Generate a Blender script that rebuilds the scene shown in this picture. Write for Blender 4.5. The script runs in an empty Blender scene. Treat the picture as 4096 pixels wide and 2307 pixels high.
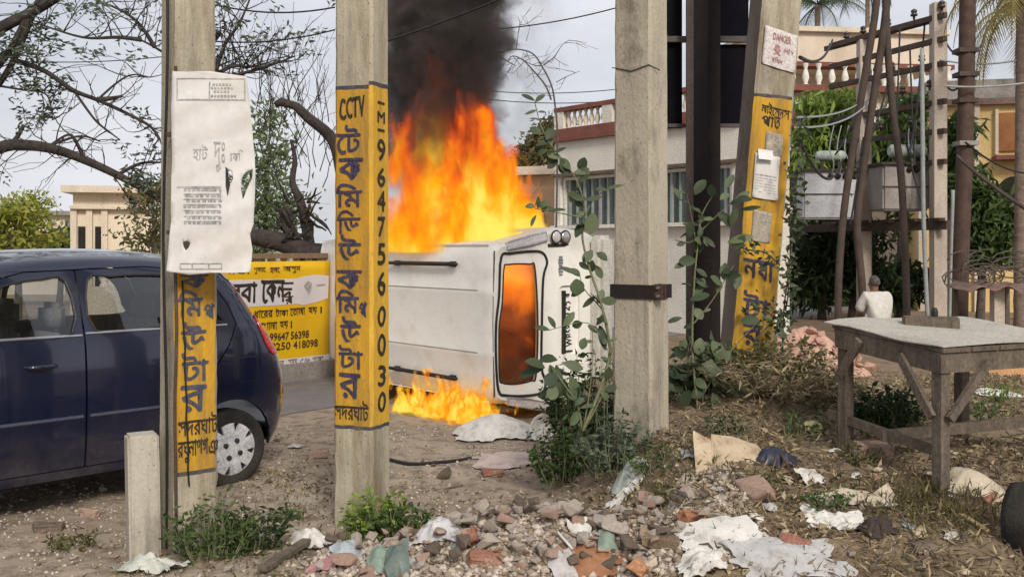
import bpy, bmesh, math, random
import numpy as np
from mathutils import Vector, Matrix, geometry
S = bpy.context.scene
COL = S.collection
R = math.radians
# ------------------------------------------------------------------ camera
F = 4000.0; CX = 2048.0; HY = 990.0; CH = 1.6      # focal length in photo pixels, horizon row, eye height
cam = bpy.data.cameras.new('camera'); camo = bpy.data.objects.new('camera', cam); COL.objects.link(camo)
cam.sensor_width = 36.0; cam.lens = 36.0 * F / 4096.0
cam.shift_y = -(1153.5 - HY) / 4096.0
cam.clip_start = 0.05; cam.clip_end = 2000
camo.location = (0, 0, CH); camo.rotation_euler = (R(90), 0, 0)
S.camera = camo
# ------------------------------------------------------------------ world, sun, exposure
SUN_EL, SUN_AZ = 36.0, 163.0                        # azimuth clockwise from +Y
W = bpy.data.worlds.new('World'); S.world = W; W.use_nodes = True
nt = W.node_tree; nt.nodes.clear()
out = nt.nodes.new('ShaderNodeOutputWorld'); bg = nt.nodes.new('ShaderNodeBackground')
sky = nt.nodes.new('ShaderNodeTexSky'); sky.sky_type = 'NISHITA'; sky.sun_disc = False
sky.sun_elevation = R(SUN_EL); sky.sun_rotation = R(SUN_AZ); sky.dust_density = 4.0; sky.air_density = 1.2
sc_ = nt.nodes.new('ShaderNodeVectorMath'); sc_.operation = 'SCALE'; sc_.inputs[3].default_value = 0.05
tc = nt.nodes.new('ShaderNodeTexCoord')
mp = nt.nodes.new('ShaderNodeMapping'); mp.inputs['Scale'].default_value = (1, 1, 2.6)
ns = nt.nodes.new('ShaderNodeTexNoise'); ns.inputs['Scale'].default_value = 2.6; ns.inputs['Detail'].default_value = 6; ns.inputs['Roughness'].default_value = 0.55
rp = nt.nodes.new('ShaderNodeValToRGB'); rp.color_ramp.elements[0].position = 0.36; rp.color_ramp.elements[1].position = 0.64
rp.color_ramp.elements[0].color = (0.55, 0.55, 0.55, 1); rp.color_ramp.elements[1].color = (0.97, 0.97, 0.97, 1)
mx = nt.nodes.new('ShaderNodeMix'); mx.data_type = 'RGBA'; mx.inputs[7].default_value = (0.455, 0.459, 0.492, 1)
nt.links.new(sky.outputs[0], sc_.inputs[0]); nt.links.new(tc.outputs['Generated'], mp.inputs[0]); nt.links.new(mp.outputs[0], ns.inputs[0])
nt.links.new(ns.outputs[0], rp.inputs[0]); nt.links.new(rp.outputs[0], mx.inputs[0]); nt.links.new(sc_.outputs[0], mx.inputs[6])
nt.links.new(mx.outputs[2], bg.inputs[0]); bg.inputs[1].default_value = 1.0
nt.links.new(bg.outputs[0], out.inputs[0])
sl = bpy.data.lights.new('sun', 'SUN'); sl.energy = 1.5; sl.angle = R(14); sl.color = (1.0, 0.93, 0.82)
so = bpy.data.objects.new('sun', sl); COL.objects.link(so)
az = R(SUN_AZ); el = R(SUN_EL)
so.rotation_euler = Vector((-math.sin(az) * math.cos(el), -math.cos(az) * math.cos(el), -math.sin(el))).to_track_quat('-Z', 'Y').to_euler()
V_ = S.view_settings; V_.view_transform = 'Standard'; V_.look = 'None'; V_.exposure = 0.9; V_.gamma = 1.0; V_.use_curve_mapping = False
S.cycles.max_bounces = 6; S.cycles.volume_bounces = 0; S.cycles.transparent_max_bounces = 24
S.cycles.volume_step_rate = 0.55; S.cycles.volume_max_steps = 512
S.cycles.use_denoising = True
S.cycles.sample_clamp_indirect = 6.0

def P(px, py, Y): return Vector(((px - CX) / F * Y, Y, CH - (py - HY) / F * Y))
def PX(px, Y): return (px - CX) / F * Y
def PZ(py, Y): return CH - (py - HY) / F * Y
def ss(a, b, x):
    t = np.clip((np.asarray(x, float) - a) / (b - a), 0, 1); return t * t * (3 - 2 * t)
def _h(ix, iy, seed):
    n = (ix * 374761393 + iy * 668265263 + seed * 2147483647 * 31) & 0xffffffff
    n = ((n ^ (n >> 13)) * 1274126177) & 0xffffffff
    return ((n ^ (n >> 16)) & 0xffff) / 65535.0
def vnoise(x, y, seed=0):
    x = np.asarray(x, float); y = np.asarray(y, float)
    ix = np.floor(x).astype(np.int64); iy = np.floor(y).astype(np.int64); fx = x - ix; fy = y - iy
    fx = fx * fx * (3 - 2 * fx); fy = fy * fy * (3 - 2 * fy)
    a = _h(ix, iy, seed); b = _h(ix + 1, iy, seed); c = _h(ix, iy + 1, seed); d = _h(ix + 1, iy + 1, seed)
    return (a * (1 - fx) + b * fx) * (1 - fy) + (c * (1 - fx) + d * fx) * fy
def fbm(x, y, seed=0, o=4):
    s = 0; a = 0.5
    for i in range(o):
        s = s + a * (vnoise(np.asarray(x) * 2 ** i, np.asarray(y) * 2 ** i, seed + i) - 0.5); a *= 0.5
    return s
RD = Vector((0.62, 0.785, 0)).normalized()           # direction of the road
RN = Vector((RD.y, -RD.x, 0))                         # across the road, towards the camera side
def gz(x, y):
    x = np.asarray(x, float); y = np.asarray(y, float)
    n = RN.x * x + RN.y * y
    m = 0.42 * ss(0.22, 1.05, x + 0.12 * np.sin(y * 2.1)) * ss(3.4, 5.9, y) * (1 - 0.4 * ss(8.5, 12, y))
    heap = 0.27 * np.exp(-((x - 0.10) / 0.72) ** 2 - ((y - 4.92) / 0.34) ** 2)
    heap = heap + 0.31 * np.exp(-((x - 1.85) / 0.62) ** 2 - ((y - 7.0) / 0.5) ** 2)
    rough = ss(-7.6, -6.6, n)
    z = m + heap + rough * (0.10 * fbm(x * 1.3, y * 1.3, 3) + 0.05 * fbm(x * 6, y * 6, 9, 3)) * (1 - 0.6 * ss(14, 30, y))
    return z
def G(x, y): return float(gz(x, y))
# ------------------------------------------------------------------ mesh helpers
class MB:
    def __init__(s): s.v = []; s.f = []
    def add(s, V, Fc, M=None):
        o = len(s.v)
        for p in V:
            p = Vector(p); s.v.append(tuple(M @ p) if M is not None else tuple(p))
        for f in Fc: s.f.append(tuple(i + o for i in f))
        return s
    def box(s, c, d, M=None, bev=0.0):
        x, y, z = d[0] / 2, d[1] / 2, d[2] / 2
        if bev <= 0:
            V = [(c[0] + a * x, c[1] + b * y, c[2] + e * z) for e in (-1, 1) for a, b in ((-1, -1), (1, -1), (1, 1), (-1, 1))]
            Fc = [(3, 2, 1, 0), (4, 5, 6, 7), (0, 1, 5, 4), (1, 2, 6, 5), (2, 3, 7, 6), (3, 0, 4, 7)]
            return s.add(V, Fc, M)
        bm = bmesh.new(); bmesh.ops.create_cube(bm, size=1)
        for v in bm.verts: v.co = Vector((v.co.x * d[0], v.co.y * d[1], v.co.z * d[2]))
        bmesh.ops.bevel(bm, geom=bm.edges[:], offset=bev, segments=2, affect='EDGES')
        for v in bm.verts: v.co += Vector(c)
        return s.addbm(bm, M)
    def addbm(s, bm, M=None):
        bm.verts.index_update()
        s.add([v.co for v in bm.verts], [[v.index for v in f.verts] for f in bm.faces], M); bm.free(); return s
    def bar(s, a, b, w, h, up=(0, 0, 1), M=None):
        a = Vector(a); b = Vector(b); d = (b - a); L = d.length; d.normalize(); u = Vector(up)
        if abs(d.dot(u)) > 0.97: u = Vector((0, 1, 0))
        sd = d.cross(u).normalized(); u = sd.cross(d)
        V = []
        for p in (a, b):
            for i, j in ((-1, -1), (1, -1), (1, 1), (-1, 1)): V.append(p + sd * (i * w / 2) + u * (j * h / 2))
        return s.add(V, [(3, 2, 1, 0), (4, 5, 6, 7), (0, 1, 5, 4), (1, 2, 6, 5), (2, 3, 7, 6), (3, 0, 4, 7)], M)
    def tube(s, pts, rad, k=8, cap=True, M=None, closed=False):
        pts = [Vector(p) for p in pts]; n = len(pts)
        if not hasattr(rad, '__len__'): rad = [rad] * n
        V = []; u = None
        for i, p in enumerate(pts):
            if closed: d = pts[(i + 1) % n] - pts[i - 1]
            else: d = pts[min(i + 1, n - 1)] - pts[max(i - 1, 0)]
            if d.length < 1e-9: d = Vector((0, 0, 1))
            d.normalize()
            if u is None:
                u = d.orthogonal().normalized()
            u = (u - d * u.dot(d))
            if u.length < 1e-6: u = d.orthogonal()
            u.normalize(); w = d.cross(u)
            for j in range(k):
                t = 2 * math.pi * j / k; V.append(p + (u * math.cos(t) + w * math.sin(t)) * rad[i])
        Fc = []
        for i in range(n if closed else n - 1):
            a = i * k; b = ((i + 1) % n) * k
            for j in range(k): Fc.append((a + j, a + (j + 1) % k, b + (j + 1) % k, b + j))
        if cap and not closed: Fc.append(tuple(range(k - 1, -1, -1))); Fc.append(tuple((n - 1) * k + j for j in range(k)))
        return s.add(V, Fc, M)
    def lathe(s, prof, k=24, M=None, ax='z'):
        V = []; n = len(prof)
        for r, h in prof:
            for j in range(k):
                t = 2 * math.pi * j / k; c, q = r * math.cos(t), r * math.sin(t)
                V.append((c, q, h) if ax == 'z' else (c, h, q))
        Fc = [(i * k + j, i * k + (j + 1) % k, (i + 1) * k + (j + 1) % k, (i + 1) * k + j) for i in range(n - 1) for j in range(k)]
        if ax != 'z': Fc = [f[::-1] for f in Fc]
        return s.add(V, Fc, M)
    def build(s, name, m, parent=None, smooth=False, angle=35):
        me = bpy.data.meshes.new(name); me.from_pydata(s.v, [], s.f); me.update()
        return link(name, me, m, parent, smooth, angle)
def link(name, me, m, parent=None, smooth=False, angle=35):
    if m is not None:
        for q in (m if isinstance(m, (list, tuple)) else [m]): me.materials.append(q)
    if smooth:
        me.polygons.foreach_set('use_smooth', [True] * len(me.polygons))
        if smooth != 'all':
            bm = bmesh.new(); bm.from_mesh(me)
            for e in bm.edges: e.smooth = not (len(e.link_faces) == 2 and e.calc_face_angle(0) > R(angle))
            bm.to_mesh(me); bm.free()
    o = bpy.data.objects.new(name, me); COL.objects.link(o)
    if parent is not None: o.parent = parent
    return o
def np_mesh(name, V, T, m, parent=None):
    me = bpy.data.meshes.new(name); V = np.asarray(V, np.float32); T = np.asarray(T, np.int32); k = T.shape[1]
    me.vertices.add(len(V)); me.vertices.foreach_set('co', V.ravel())
    me.loops.add(T.size); me.loops.foreach_set('vertex_index', T.ravel())
    me.polygons.add(len(T)); me.polygons.foreach_set('loop_start', np.arange(len(T), dtype=np.int32) * k)
    me.update(calc_edges=True); me.validate()
    return link(name, me, m, parent)
def tag(o, label=None, cat=None, group=None, kind=None):
    if label: o['label'] = label
    if cat: o['category'] = cat
    if group: o['group'] = group
    if kind: o['kind'] = kind
    return o
def thing(name, label, cat, loc=(0, 0, 0), rotz=0, group=None, M=None):
    o = bpy.data.objects.new(name, None); COL.objects.link(o); o.empty_display_size = 0.1
    if M is not None: o.matrix_world = M
    else: o.location = loc; o.rotation_euler = (0, 0, rotz)
    return tag(o, label, cat, group)
def inst(src, name, parent=None, M=None):
    c = bpy.data.objects.new(name, src.data); COL.objects.link(c)
    if parent is not None: c.parent = parent
    if M is not None: c.matrix_local = M
    return c
def flat(outer, holes=(), step=0.05):
    """2D outline with holes -> finely cut flat mesh (list of 2D points, faces)."""
    loops = [[Vector((p[0], p[1], 0)) for p in outer]] + [[Vector((p[0], p[1], 0)) for p in h] for h in holes]
    tri = geometry.tessellate_polygon(loops); pts = [p for l in loops for p in l]
    bm = bmesh.new(); vs = [bm.verts.new(p) for p in pts]
    for t in tri:
        try: bm.faces.new([vs[i] for i in t])
        except ValueError: pass
    xs = [p.x for p in pts]; ys = [p.y for p in pts]
    if step:
        for a, lo, hi in ((0, min(xs), max(xs)), (1, min(ys), max(ys))):
            n = int((hi - lo) / step)
            for i in range(1, n + 1):
                c = lo + (hi - lo) * i / (n + 1); no = [0, 0, 0]; no[a] = 1; co = [0, 0, 0]; co[a] = c
                bmesh.ops.bisect_plane(bm, geom=bm.verts[:] + bm.edges[:] + bm.faces[:], plane_co=co, plane_no=no, dist=1e-6)
    bmesh.ops.recalc_face_normals(bm, faces=bm.faces[:])
    if sum(f.normal.z for f in bm.faces) < 0: bmesh.ops.reverse_faces(bm, faces=bm.faces[:])
    return bm
def panel(mb, outer, holes, fn, step=0.05, thick=None):
    """map a cut flat outline through fn(u,v)->3D; thick: vector added for the back of the rim."""
    bm = flat(outer, holes, step)
    if thick is not None:
        be = [e for e in bm.edges if len(e.link_faces) == 1]; bm.verts.index_update()
    co = [fn(v.co.x, v.co.y) for v in bm.verts]
    bm.verts.index_update(); Fc = [[v.index for v in f.verts] for f in bm.faces]; V = list(co)
    if thick is not None:
        mp_ = {}
        for e in be:
            for v in e.verts:
                if v.index not in mp_: mp_[v.index] = len(V); V.append(Vector(co[v.index]) + Vector(thick))
            a, b = e.verts[0].index, e.verts[1].index
            f = e.link_faces[0]; vi = [v.index for v in f.verts]
            if vi[(vi.index(a) + 1) % len(vi)] == b: a, b = b, a
            Fc.append((a, b, mp_[b], mp_[a]))
    bm.free(); mb.add(V, Fc); return mb
def smooth_loop(pts, n=4):
    """Catmull-Rom through a closed loop of 2D points."""
    o = []; N = len(pts)
    for i in range(N):
        p0, p1, p2, p3 = [Vector(pts[(i + j) % N]) for j in (-1, 0, 1, 2)]
        for k in range(n):
            t = k / n
            o.append(tuple(0.5 * ((2 * p1) + (p2 - p0) * t + (2 * p0 - 5 * p1 + 4 * p2 - p3) * t * t + (3 * p1 - p0 - 3 * p2 + p3) * t ** 3)))
    return o
def curve(pts, n=6):
    o = []; pts = [Vector(p) for p in pts]; N = len(pts)
    for i in range(N - 1):
        p0, p1, p2, p3 = pts[max(i - 1, 0)], pts[i], pts[i + 1], pts[min(i + 2, N - 1)]
        for k in range(n):
            t = k / n; o.append(0.5 * ((2 * p1) + (p2 - p0) * t + (2 * p0 - 5 * p1 + 4 * p2 - p3) * t * t + (3 * p1 - p0 - 3 * p2 + p3) * t ** 3))
    o.append(pts[-1]); return o
# ------------------------------------------------------------------ materials
def mat(name, c1, c2=None, scale=6.0, rough=0.85, bump=0.0, bscale=40.0, stain=None, sscale=2.0, samt=0.5, metal=0.0, stretch=(1, 1, 1), spec=0.3, detail=6, coat=0.0, trans=0.0, lo=0.35, hi=0.68, fine=0.25, drip=None, bigbump=0.0):
    m = bpy.data.materials.new(name); m.use_nodes = True; n = m.node_tree.nodes; L = m.node_tree.links
    b = n['Principled BSDF']; b.inputs['Roughness'].default_value = rough; b.inputs['Metallic'].default_value = metal
    b.inputs['Specular IOR Level'].default_value = spec
    if coat: b.inputs['Coat Weight'].default_value = coat; b.inputs['Coat Roughness'].default_value = 0.06
    t = n.new('ShaderNodeTexCoord'); mp = n.new('ShaderNodeMapping'); mp.inputs['Scale'].default_value = stretch
    L.new(t.outputs['Object'], mp.inputs[0])
    c2 = c2 or tuple(x * 0.75 for x in c1)
    nz = n.new('ShaderNodeTexNoise'); nz.inputs['Scale'].default_value = scale; nz.inputs['Detail'].default_value = detail; nz.inputs['Roughness'].default_value = 0.6
    L.new(mp.outputs[0], nz.inputs[0])
    r = n.new('ShaderNodeMapRange'); r.inputs[1].default_value = lo; r.inputs[2].default_value = hi; L.new(nz.outputs[0], r.inputs[0])
    mx = n.new('ShaderNodeMix'); mx.data_type = 'RGBA'; mx.inputs[6].default_value = (*c1, 1); mx.inputs[7].default_value = (*c2, 1); L.new(r.outputs[0], mx.inputs[0])
    col = mx.outputs[2]
    if stain:
        n2 = n.new('ShaderNodeTexNoise'); n2.inputs['Scale'].default_value = sscale; n2.inputs['Detail'].default_value = 8; n2.inputs['Roughness'].default_value = 0.7
        L.new(mp.outputs[0], n2.inputs[0])
        r2 = n.new('ShaderNodeMapRange'); r2.inputs[1].default_value = 0.52; r2.inputs[2].default_value = 0.70; r2.inputs[4].default_value = samt; L.new(n2.outputs[0], r2.inputs[0])
        m2 = n.new('ShaderNodeMix'); m2.data_type = 'RGBA'; m2.inputs[7].default_value = (*stain, 1); L.new(r2.outputs[0], m2.inputs[0]); L.new(col, m2.inputs[6]); col = m2.outputs[2]
    if drip:
        dm = n.new('ShaderNodeMapping'); dm.inputs['Scale'].default_value = (1, 1, 0.07); L.new(t.outputs['Object'], dm.inputs[0]); dn = n.new('ShaderNodeTexNoise'); dn.inputs['Scale'].default_value = 11; dn.inputs['Detail'].default_value = 6; dn.inputs['Roughness'].default_value = 0.65; L.new(dm.outputs[0], dn.inputs[0])
        dr = n.new('ShaderNodeMapRange'); dr.inputs[1].default_value = 0.55; dr.inputs[2].default_value = 0.72; dr.inputs[4].default_value = 0.42; L.new(dn.outputs[0], dr.inputs[0]); dx = n.new('ShaderNodeMix'); dx.data_type = 'RGBA'; dx.inputs[7].default_value = (*drip, 1); L.new(dr.outputs[0], dx.inputs[0]); L.new(col, dx.inputs[6]); col = dx.outputs[2]
        pn = n.new('ShaderNodeTexVoronoi'); pn.inputs['Scale'].default_value = 23; pn.inputs['Randomness'].default_value = 1.0; L.new(t.outputs['Object'], pn.inputs[0]); pr_ = n.new('ShaderNodeMapRange'); pr_.inputs[1].default_value = 0.09; pr_.inputs[2].default_value = 0.15; pr_.inputs[3].default_value = 0.55; pr_.inputs[4].default_value = 0.0; L.new(pn.outputs[0], pr_.inputs[0]); px2 = n.new('ShaderNodeMix'); px2.data_type = 'RGBA'; px2.inputs[7].default_value = (*[c * 0.6 for c in drip], 1); L.new(pr_.outputs[0], px2.inputs[0]); L.new(col, px2.inputs[6]); col = px2.outputs[2]
    if fine:
        n3 = n.new('ShaderNodeTexNoise'); n3.inputs['Scale'].default_value = bscale * 1.7; n3.inputs['Detail'].default_value = 3; L.new(t.outputs['Object'], n3.inputs[0])
        r3 = n.new('ShaderNodeMapRange'); r3.inputs[1].default_value = 0.3; r3.inputs[2].default_value = 0.7; r3.inputs[3].default_value = 1 - fine; r3.inputs[4].default_value = 1 + fine; L.new(n3.outputs[0], r3.inputs[0])
        m3 = n.new('ShaderNodeVectorMath'); m3.operation = 'SCALE'; L.new(col, m3.inputs[0]); L.new(r3.outputs[0], m3.inputs[3]); col = m3.outputs[0]
    L.new(col, b.inputs['Base Color'])
    if bigbump:
        nB = n.new('ShaderNodeTexNoise'); nB.inputs['Scale'].default_value = 3.5; nB.inputs['Detail'].default_value = 4; L.new(t.outputs['Object'], nB.inputs[0]); bB_ = n.new('ShaderNodeBump'); bB_.inputs['Strength'].default_value = bigbump; bB_.inputs['Distance'].default_value = 0.08; L.new(nB.outputs[0], bB_.inputs['Height']); L.new(bB_.outputs[0], b.inputs['Normal'])
    if bump:
        nb = n.new('ShaderNodeTexNoise'); nb.inputs['Scale'].default_value = bscale; nb.inputs['Detail'].default_value = 5; L.new(mp.outputs[0], nb.inputs[0])
        bp = n.new('ShaderNodeBump'); bp.inputs['Strength'].default_value = bump; bp.inputs['Distance'].default_value = 0.02; L.new(nb.outputs[0], bp.inputs['Height']); L.new(bp.outputs[0], b.inputs['Normal'])
    return m
def worn(m, scale=26, lo=0.56, hi=0.66):
    """paint flaked away in spots"""
    n = m.node_tree.nodes; L = m.node_tree.links; b = n['Principled BSDF']; t = n.new('ShaderNodeTexCoord'); q = n.new('ShaderNodeTexNoise'); q.inputs['Scale'].default_value = scale; q.inputs['Detail'].default_value = 8; q.inputs['Roughness'].default_value = 0.75
    L.new(t.outputs['Object'], q.inputs[0]); r = n.new('ShaderNodeMapRange'); r.inputs[1].default_value = lo; r.inputs[2].default_value = hi; r.inputs[3].default_value = 1; r.inputs[4].default_value = 0.1; L.new(q.outputs[0], r.inputs[0]); L.new(r.outputs[0], b.inputs['Alpha']); return m
def leafmat(name, c1, c2, rough=0.55, trans=0.35, obj=False):
    """each leaf island gets its own green"""
    m = bpy.data.materials.new(name); m.use_nodes = True; n = m.node_tree.nodes; L = m.node_tree.links
    b = n['Principled BSDF']; b.inputs['Roughness'].default_value = rough; b.inputs['Specular IOR Level'].default_value = 0.3
    g = n.new('ShaderNodeNewGeometry'); mx = n.new('ShaderNodeMix'); mx.data_type = 'RGBA'
    mx.inputs[6].default_value = (*c1, 1); mx.inputs[7].default_value = (*c2, 1); L.new((n.new('ShaderNodeObjectInfo').outputs['Random'] if obj else g.outputs['Random Per Island']), mx.inputs[0])
    L.new(mx.outputs[2], b.inputs['Base Color'])
    tr = n.new('ShaderNodeBsdfTranslucent'); L.new(mx.outputs[2], tr.inputs[0]); ms = n.new('ShaderNodeMixShader'); ms.inputs[0].default_value = trans
    L.new(b.outputs[0], ms.inputs[1]); L.new(tr.outputs[0], ms.inputs[2]); L.new(ms.outputs[0], n['Material Output'].inputs[0])
    return m
def glassmat(name, tint=(0.5, 0.55, 0.55), rough=0.02, refl=1.6):
    m = bpy.data.materials.new(name); m.use_nodes = True; n = m.node_tree.nodes; L = m.node_tree.links; n.remove(n['Principled BSDF'])
    t = n.new('ShaderNodeBsdfTransparent'); t.inputs[0].default_value = (*tint, 1); g = n.new('ShaderNodeBsdfGlossy'); g.inputs['Roughness'].default_value = rough
    f = n.new('ShaderNodeFresnel'); f.inputs[0].default_value = 1.52
    ad = n.new('ShaderNodeMath'); ad.operation = 'MULTIPLY_ADD'; ad.inputs[1].default_value = refl; ad.inputs[2].default_value = 0.02 * refl; ad.use_clamp = True; L.new(f.outputs[0], ad.inputs[0])
    ms = n.new('ShaderNodeMixShader'); L.new(ad.outputs[0], ms.inputs[0]); L.new(t.outputs[0], ms.inputs[1]); L.new(g.outputs[0], ms.inputs[2]); L.new(ms.outputs[0], n['Material Output'].inputs[0])
    return m
# ------------------------------------------------------------------ lettering
_gl = {}
def glyphs(s, bold=0.0):
    if s not in _gl:
        c = bpy.data.curves.new('lettering', 'FONT'); c.body = s; c.resolution_u = 3
        o = bpy.data.objects.new('lettering', c); COL.objects.link(o)
        me = o.to_mesh(); V = [(v.co.x, v.co.y) for v in me.vertices]; Fc = [tuple(p.vertices) for p in me.polygons]
        o.to_mesh_clear(); bpy.data.objects.remove(o); bpy.data.curves.remove(c)
        _gl[s] = (V, Fc)
    return _gl[s]
def letters(mb, s, x0, x1, z0, z1, fn, bold=0.02, shear=0.0):
    """fit the string into the box [x0,x1]x[z0,z1] (box of its ink) and map through fn(u,v)."""
    V, Fc = glyphs(s, bold); a = np.array(V); lo = a.min(0); hi = a.max(0); d = np.maximum(hi - lo, 1e-4)
    # the brush is given width by a few copies a hair apart
    bu = bold * abs(z1 - z0) / d[1] * 0.55; cps = [(0, 0)] if bold <= 0 else [(0, 0), (1, 0), (-1, 0), (0, 1), (0, -1)]
    for k, (du, dv) in enumerate(cps):
        pts = []
        for p in V:
            u = x0 + (p[0] - lo[0]) / d[0] * (x1 - x0); v = z0 + (p[1] - lo[1]) / d[1] * (z1 - z0)
            v += shear * (u - x0); wu = bold * 0.5 * abs(z1 - z0) / d[1] * math.sin(p[1] * 9 + p[0] * 5 + x1 * 37); wv = bold * 0.5 * abs(z1 - z0) / d[1] * math.sin(p[0] * 8 + z1 * 23); a_, b_, c_ = fn(u + du * bu + wu, v + dv * bu + wv), fn(u + 0.01 * abs(x1 - x0), v), fn(u, v + 0.01 * (z1 - z0)); o_ = fn(u, v)
            n_ = (b_ - o_).cross(c_ - o_); n_.normalize(); a_ = a_ + n_ * (0.00035 * k); pts.append(a_)
        mb.add(pts, Fc)
    return mb
# ================================================================== materials used in several places
CONC = mat('concrete_pole', (0.44, 0.395, 0.31), (0.35, 0.315, 0.245), 5, 0.9, 0.25, 60, stain=(0.12, 0.105, 0.085), sscale=3.0, samt=0.75, stretch=(1, 1, 0.5), fine=0.10, drip=(0.10, 0.085, 0.065))
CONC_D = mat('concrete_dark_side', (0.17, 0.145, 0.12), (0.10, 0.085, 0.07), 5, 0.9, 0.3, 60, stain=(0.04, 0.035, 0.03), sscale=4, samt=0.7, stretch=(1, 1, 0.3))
CONC_P = mat('concrete_pale', (0.46, 0.42, 0.35), (0.36, 0.33, 0.27), 5, 0.9, 0.25, 50, stain=(0.13, 0.11, 0.085), sscale=5, samt=0.8, stretch=(1, 1, 0.3), fine=0.10, drip=(0.12, 0.10, 0.08))
INK_NAVY = worn(mat('paint_navy', (0.035, 0.03, 0.065), (0.07, 0.06, 0.10), 30, 0.8))
INK_SLATE = worn(mat('paint_slate', (0.05, 0.055, 0.09), (0.09, 0.09, 0.12), 30, 0.8))
INK_BLACK = worn(mat('paint_black', (0.022, 0.02, 0.018), (0.05, 0.042, 0.03), 30, 0.8), 30, 0.60, 0.70)
INK_GREY = mat('print_grey', (0.24, 0.24, 0.25), (0.46, 0.45, 0.45), 40, 0.8)
PAPER = mat('paper_white', (0.66, 0.65, 0.64), (0.58, 0.56, 0.54), 3, 0.9, 0.12, 14, stain=(0.52, 0.47, 0.38), sscale=2.2, samt=0.5, fine=0.05)
RUST = mat('rusty_iron', (0.055, 0.035, 0.028), (0.10, 0.06, 0.045), 9, 0.75, 0.2, 60, spec=0.3)
DARK = mat('dark_steel', (0.013, 0.009, 0.009), (0.024, 0.016, 0.014), 4, 0.8, 0.1, 40)
BLACKP = mat('black_plastic', (0.014, 0.014, 0.015), (0.028, 0.027, 0.027), 12, 0.5, 0.1, 60)
CABLE = mat('black_cable', (0.012, 0.012, 0.012), (0.02, 0.02, 0.02), 12, 0.6)
WOODG = mat('weathered_wood', (0.145, 0.118, 0.09), (0.08, 0.064, 0.05), 5, 0.85, 0.4, 30, stain=(0.22, 0.185, 0.14), sscale=4, samt=0.5, stretch=(2.5, 2.5, 0.5))
BARK = mat('dark_bark', (0.032, 0.026, 0.023), (0.065, 0.052, 0.044), 9, 0.9, 0.6, 30)
BARKP = mat('grey_bark', (0.075, 0.06, 0.05), (0.13, 0.105, 0.09), 9, 0.9, 0.6, 30)
BRICK = mat('brick_red', (0.24, 0.105, 0.07), (0.32, 0.17, 0.12), 9, 0.9, 0.5, 45, stain=(0.42, 0.34, 0.27), sscale=5, samt=0.6)
RUB = mat('rubble_grey', (0.42, 0.365, 0.31), (0.29, 0.245, 0.205), 7, 0.95, 0.5, 50, stain=(0.45, 0.40, 0.35), sscale=5, samt=0.6)
RUBP = mat('rubble_pinkish', (0.38, 0.26, 0.20), (0.29, 0.19, 0.145), 7, 0.95, 0.5, 50, stain=(0.42, 0.37, 0.32), sscale=5, samt=0.6)
RUBD = mat('rubble_dark', (0.115, 0.09, 0.07), (0.17, 0.13, 0.10), 7, 0.95, 0.5, 50)

# ================================================================== ground sheet
def ground_material():
    m = bpy.data.materials.new('dirt_ground'); m.use_nodes = True; n = m.node_tree.nodes; L = m.node_tree.links
    b = n['Principled BSDF']; b.inputs['Roughness'].default_value = 0.95; b.inputs['Specular IOR Level'].default_value = 0.15
    t = n.new('ShaderNodeTexCoord')
    def nz(sc, de=6, ro=0.6):
        q = n.new('ShaderNodeTexNoise'); q.inputs['Scale'].default_value = sc; q.inputs['Detail'].default_value = de; q.inputs['Roughness'].default_value = ro
        L.new(t.outputs['Object'], q.inputs[0]); return q.outputs[0]
    def mr(i, a, c, d=0.0, e=1.0):
        q = n.new('ShaderNodeMapRange'); q.inputs[1].default_value = a; q.inputs[2].default_value = c; q.inputs[3].default_value = d; q.inputs[4].default_value = e; L.new(i, q.inputs[0]); return q.outputs[0]
    def mix(f, a, c):
        q = n.new('ShaderNodeMix'); q.data_type = 'RGBA'; L.new(f, q.inputs[0])
        for k, v in ((6, a), (7, c)):
            if isinstance(v, tuple): q.inputs[k].default_value = (*v, 1)
            else: L.new(v, q.inputs[k])
        return q.outputs[2]
    sandy = mix(mr(nz(1.1), 0.36, 0.66), (0.40, 0.33, 0.255), (0.30, 0.24, 0.18))
    sandy = mix(mr(nz(7, 8, 0.7), 0.47, 0.64, 0, 0.85), sandy, (0.15, 0.115, 0.085))
    sandy = mix(mr(nz(19, 6, 0.7), 0.60, 0.72, 0, 0.7), sandy, (0.52, 0.46, 0.39))
    soil = mix(mr(nz(5, 8, 0.7), 0.36, 0.64), (0.17, 0.12, 0.08), (0.29, 0.215, 0.145))
    soil = mix(mr(nz(3.1), 0.52, 0.66, 0, 0.6), soil, (0.16, 0.145, 0.07))
    # the bank on the +x side is humus and leaf litter, the verge is sandy
    sx = n.new('ShaderNodeSeparateXYZ'); L.new(t.outputs['Object'], sx.inputs[0])
    ad = n.new('ShaderNodeMath'); ad.operation = 'MULTIPLY_ADD'; ad.inputs[1].default_value = 1.4; L.new(nz(1.7), ad.inputs[0]); L.new(sx.outputs[0], ad.inputs[2])
    col = mix(mr(ad.outputs[0], 0.95, 1.45), sandy, soil)
    L.new(col, b.inputs['Base Color'])
    bp = n.new('ShaderNodeBump'); bp.inputs['Strength'].default_value = 0.7; bp.inputs['Distance'].default_value = 0.03; L.new(nz(24, 8, 0.7), bp.inputs['Height']); L.new(bp.outputs[0], b.inputs['Normal'])
    return m
GROUND_M = ground_material()
def lines(segs):
    o = []
    for a, b, s in segs: o += list(np.arange(a, b, s))
    return np.array(o)
gx = lines([(-600, -100, 80), (-100, -20, 8), (-20, -7, 1), (-7, -4, 0.12), (-4, 4.2, 0.045), (4.2, 8, 0.12), (8, 20, 1), (20, 100, 8), (100, 601, 80)])
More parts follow.
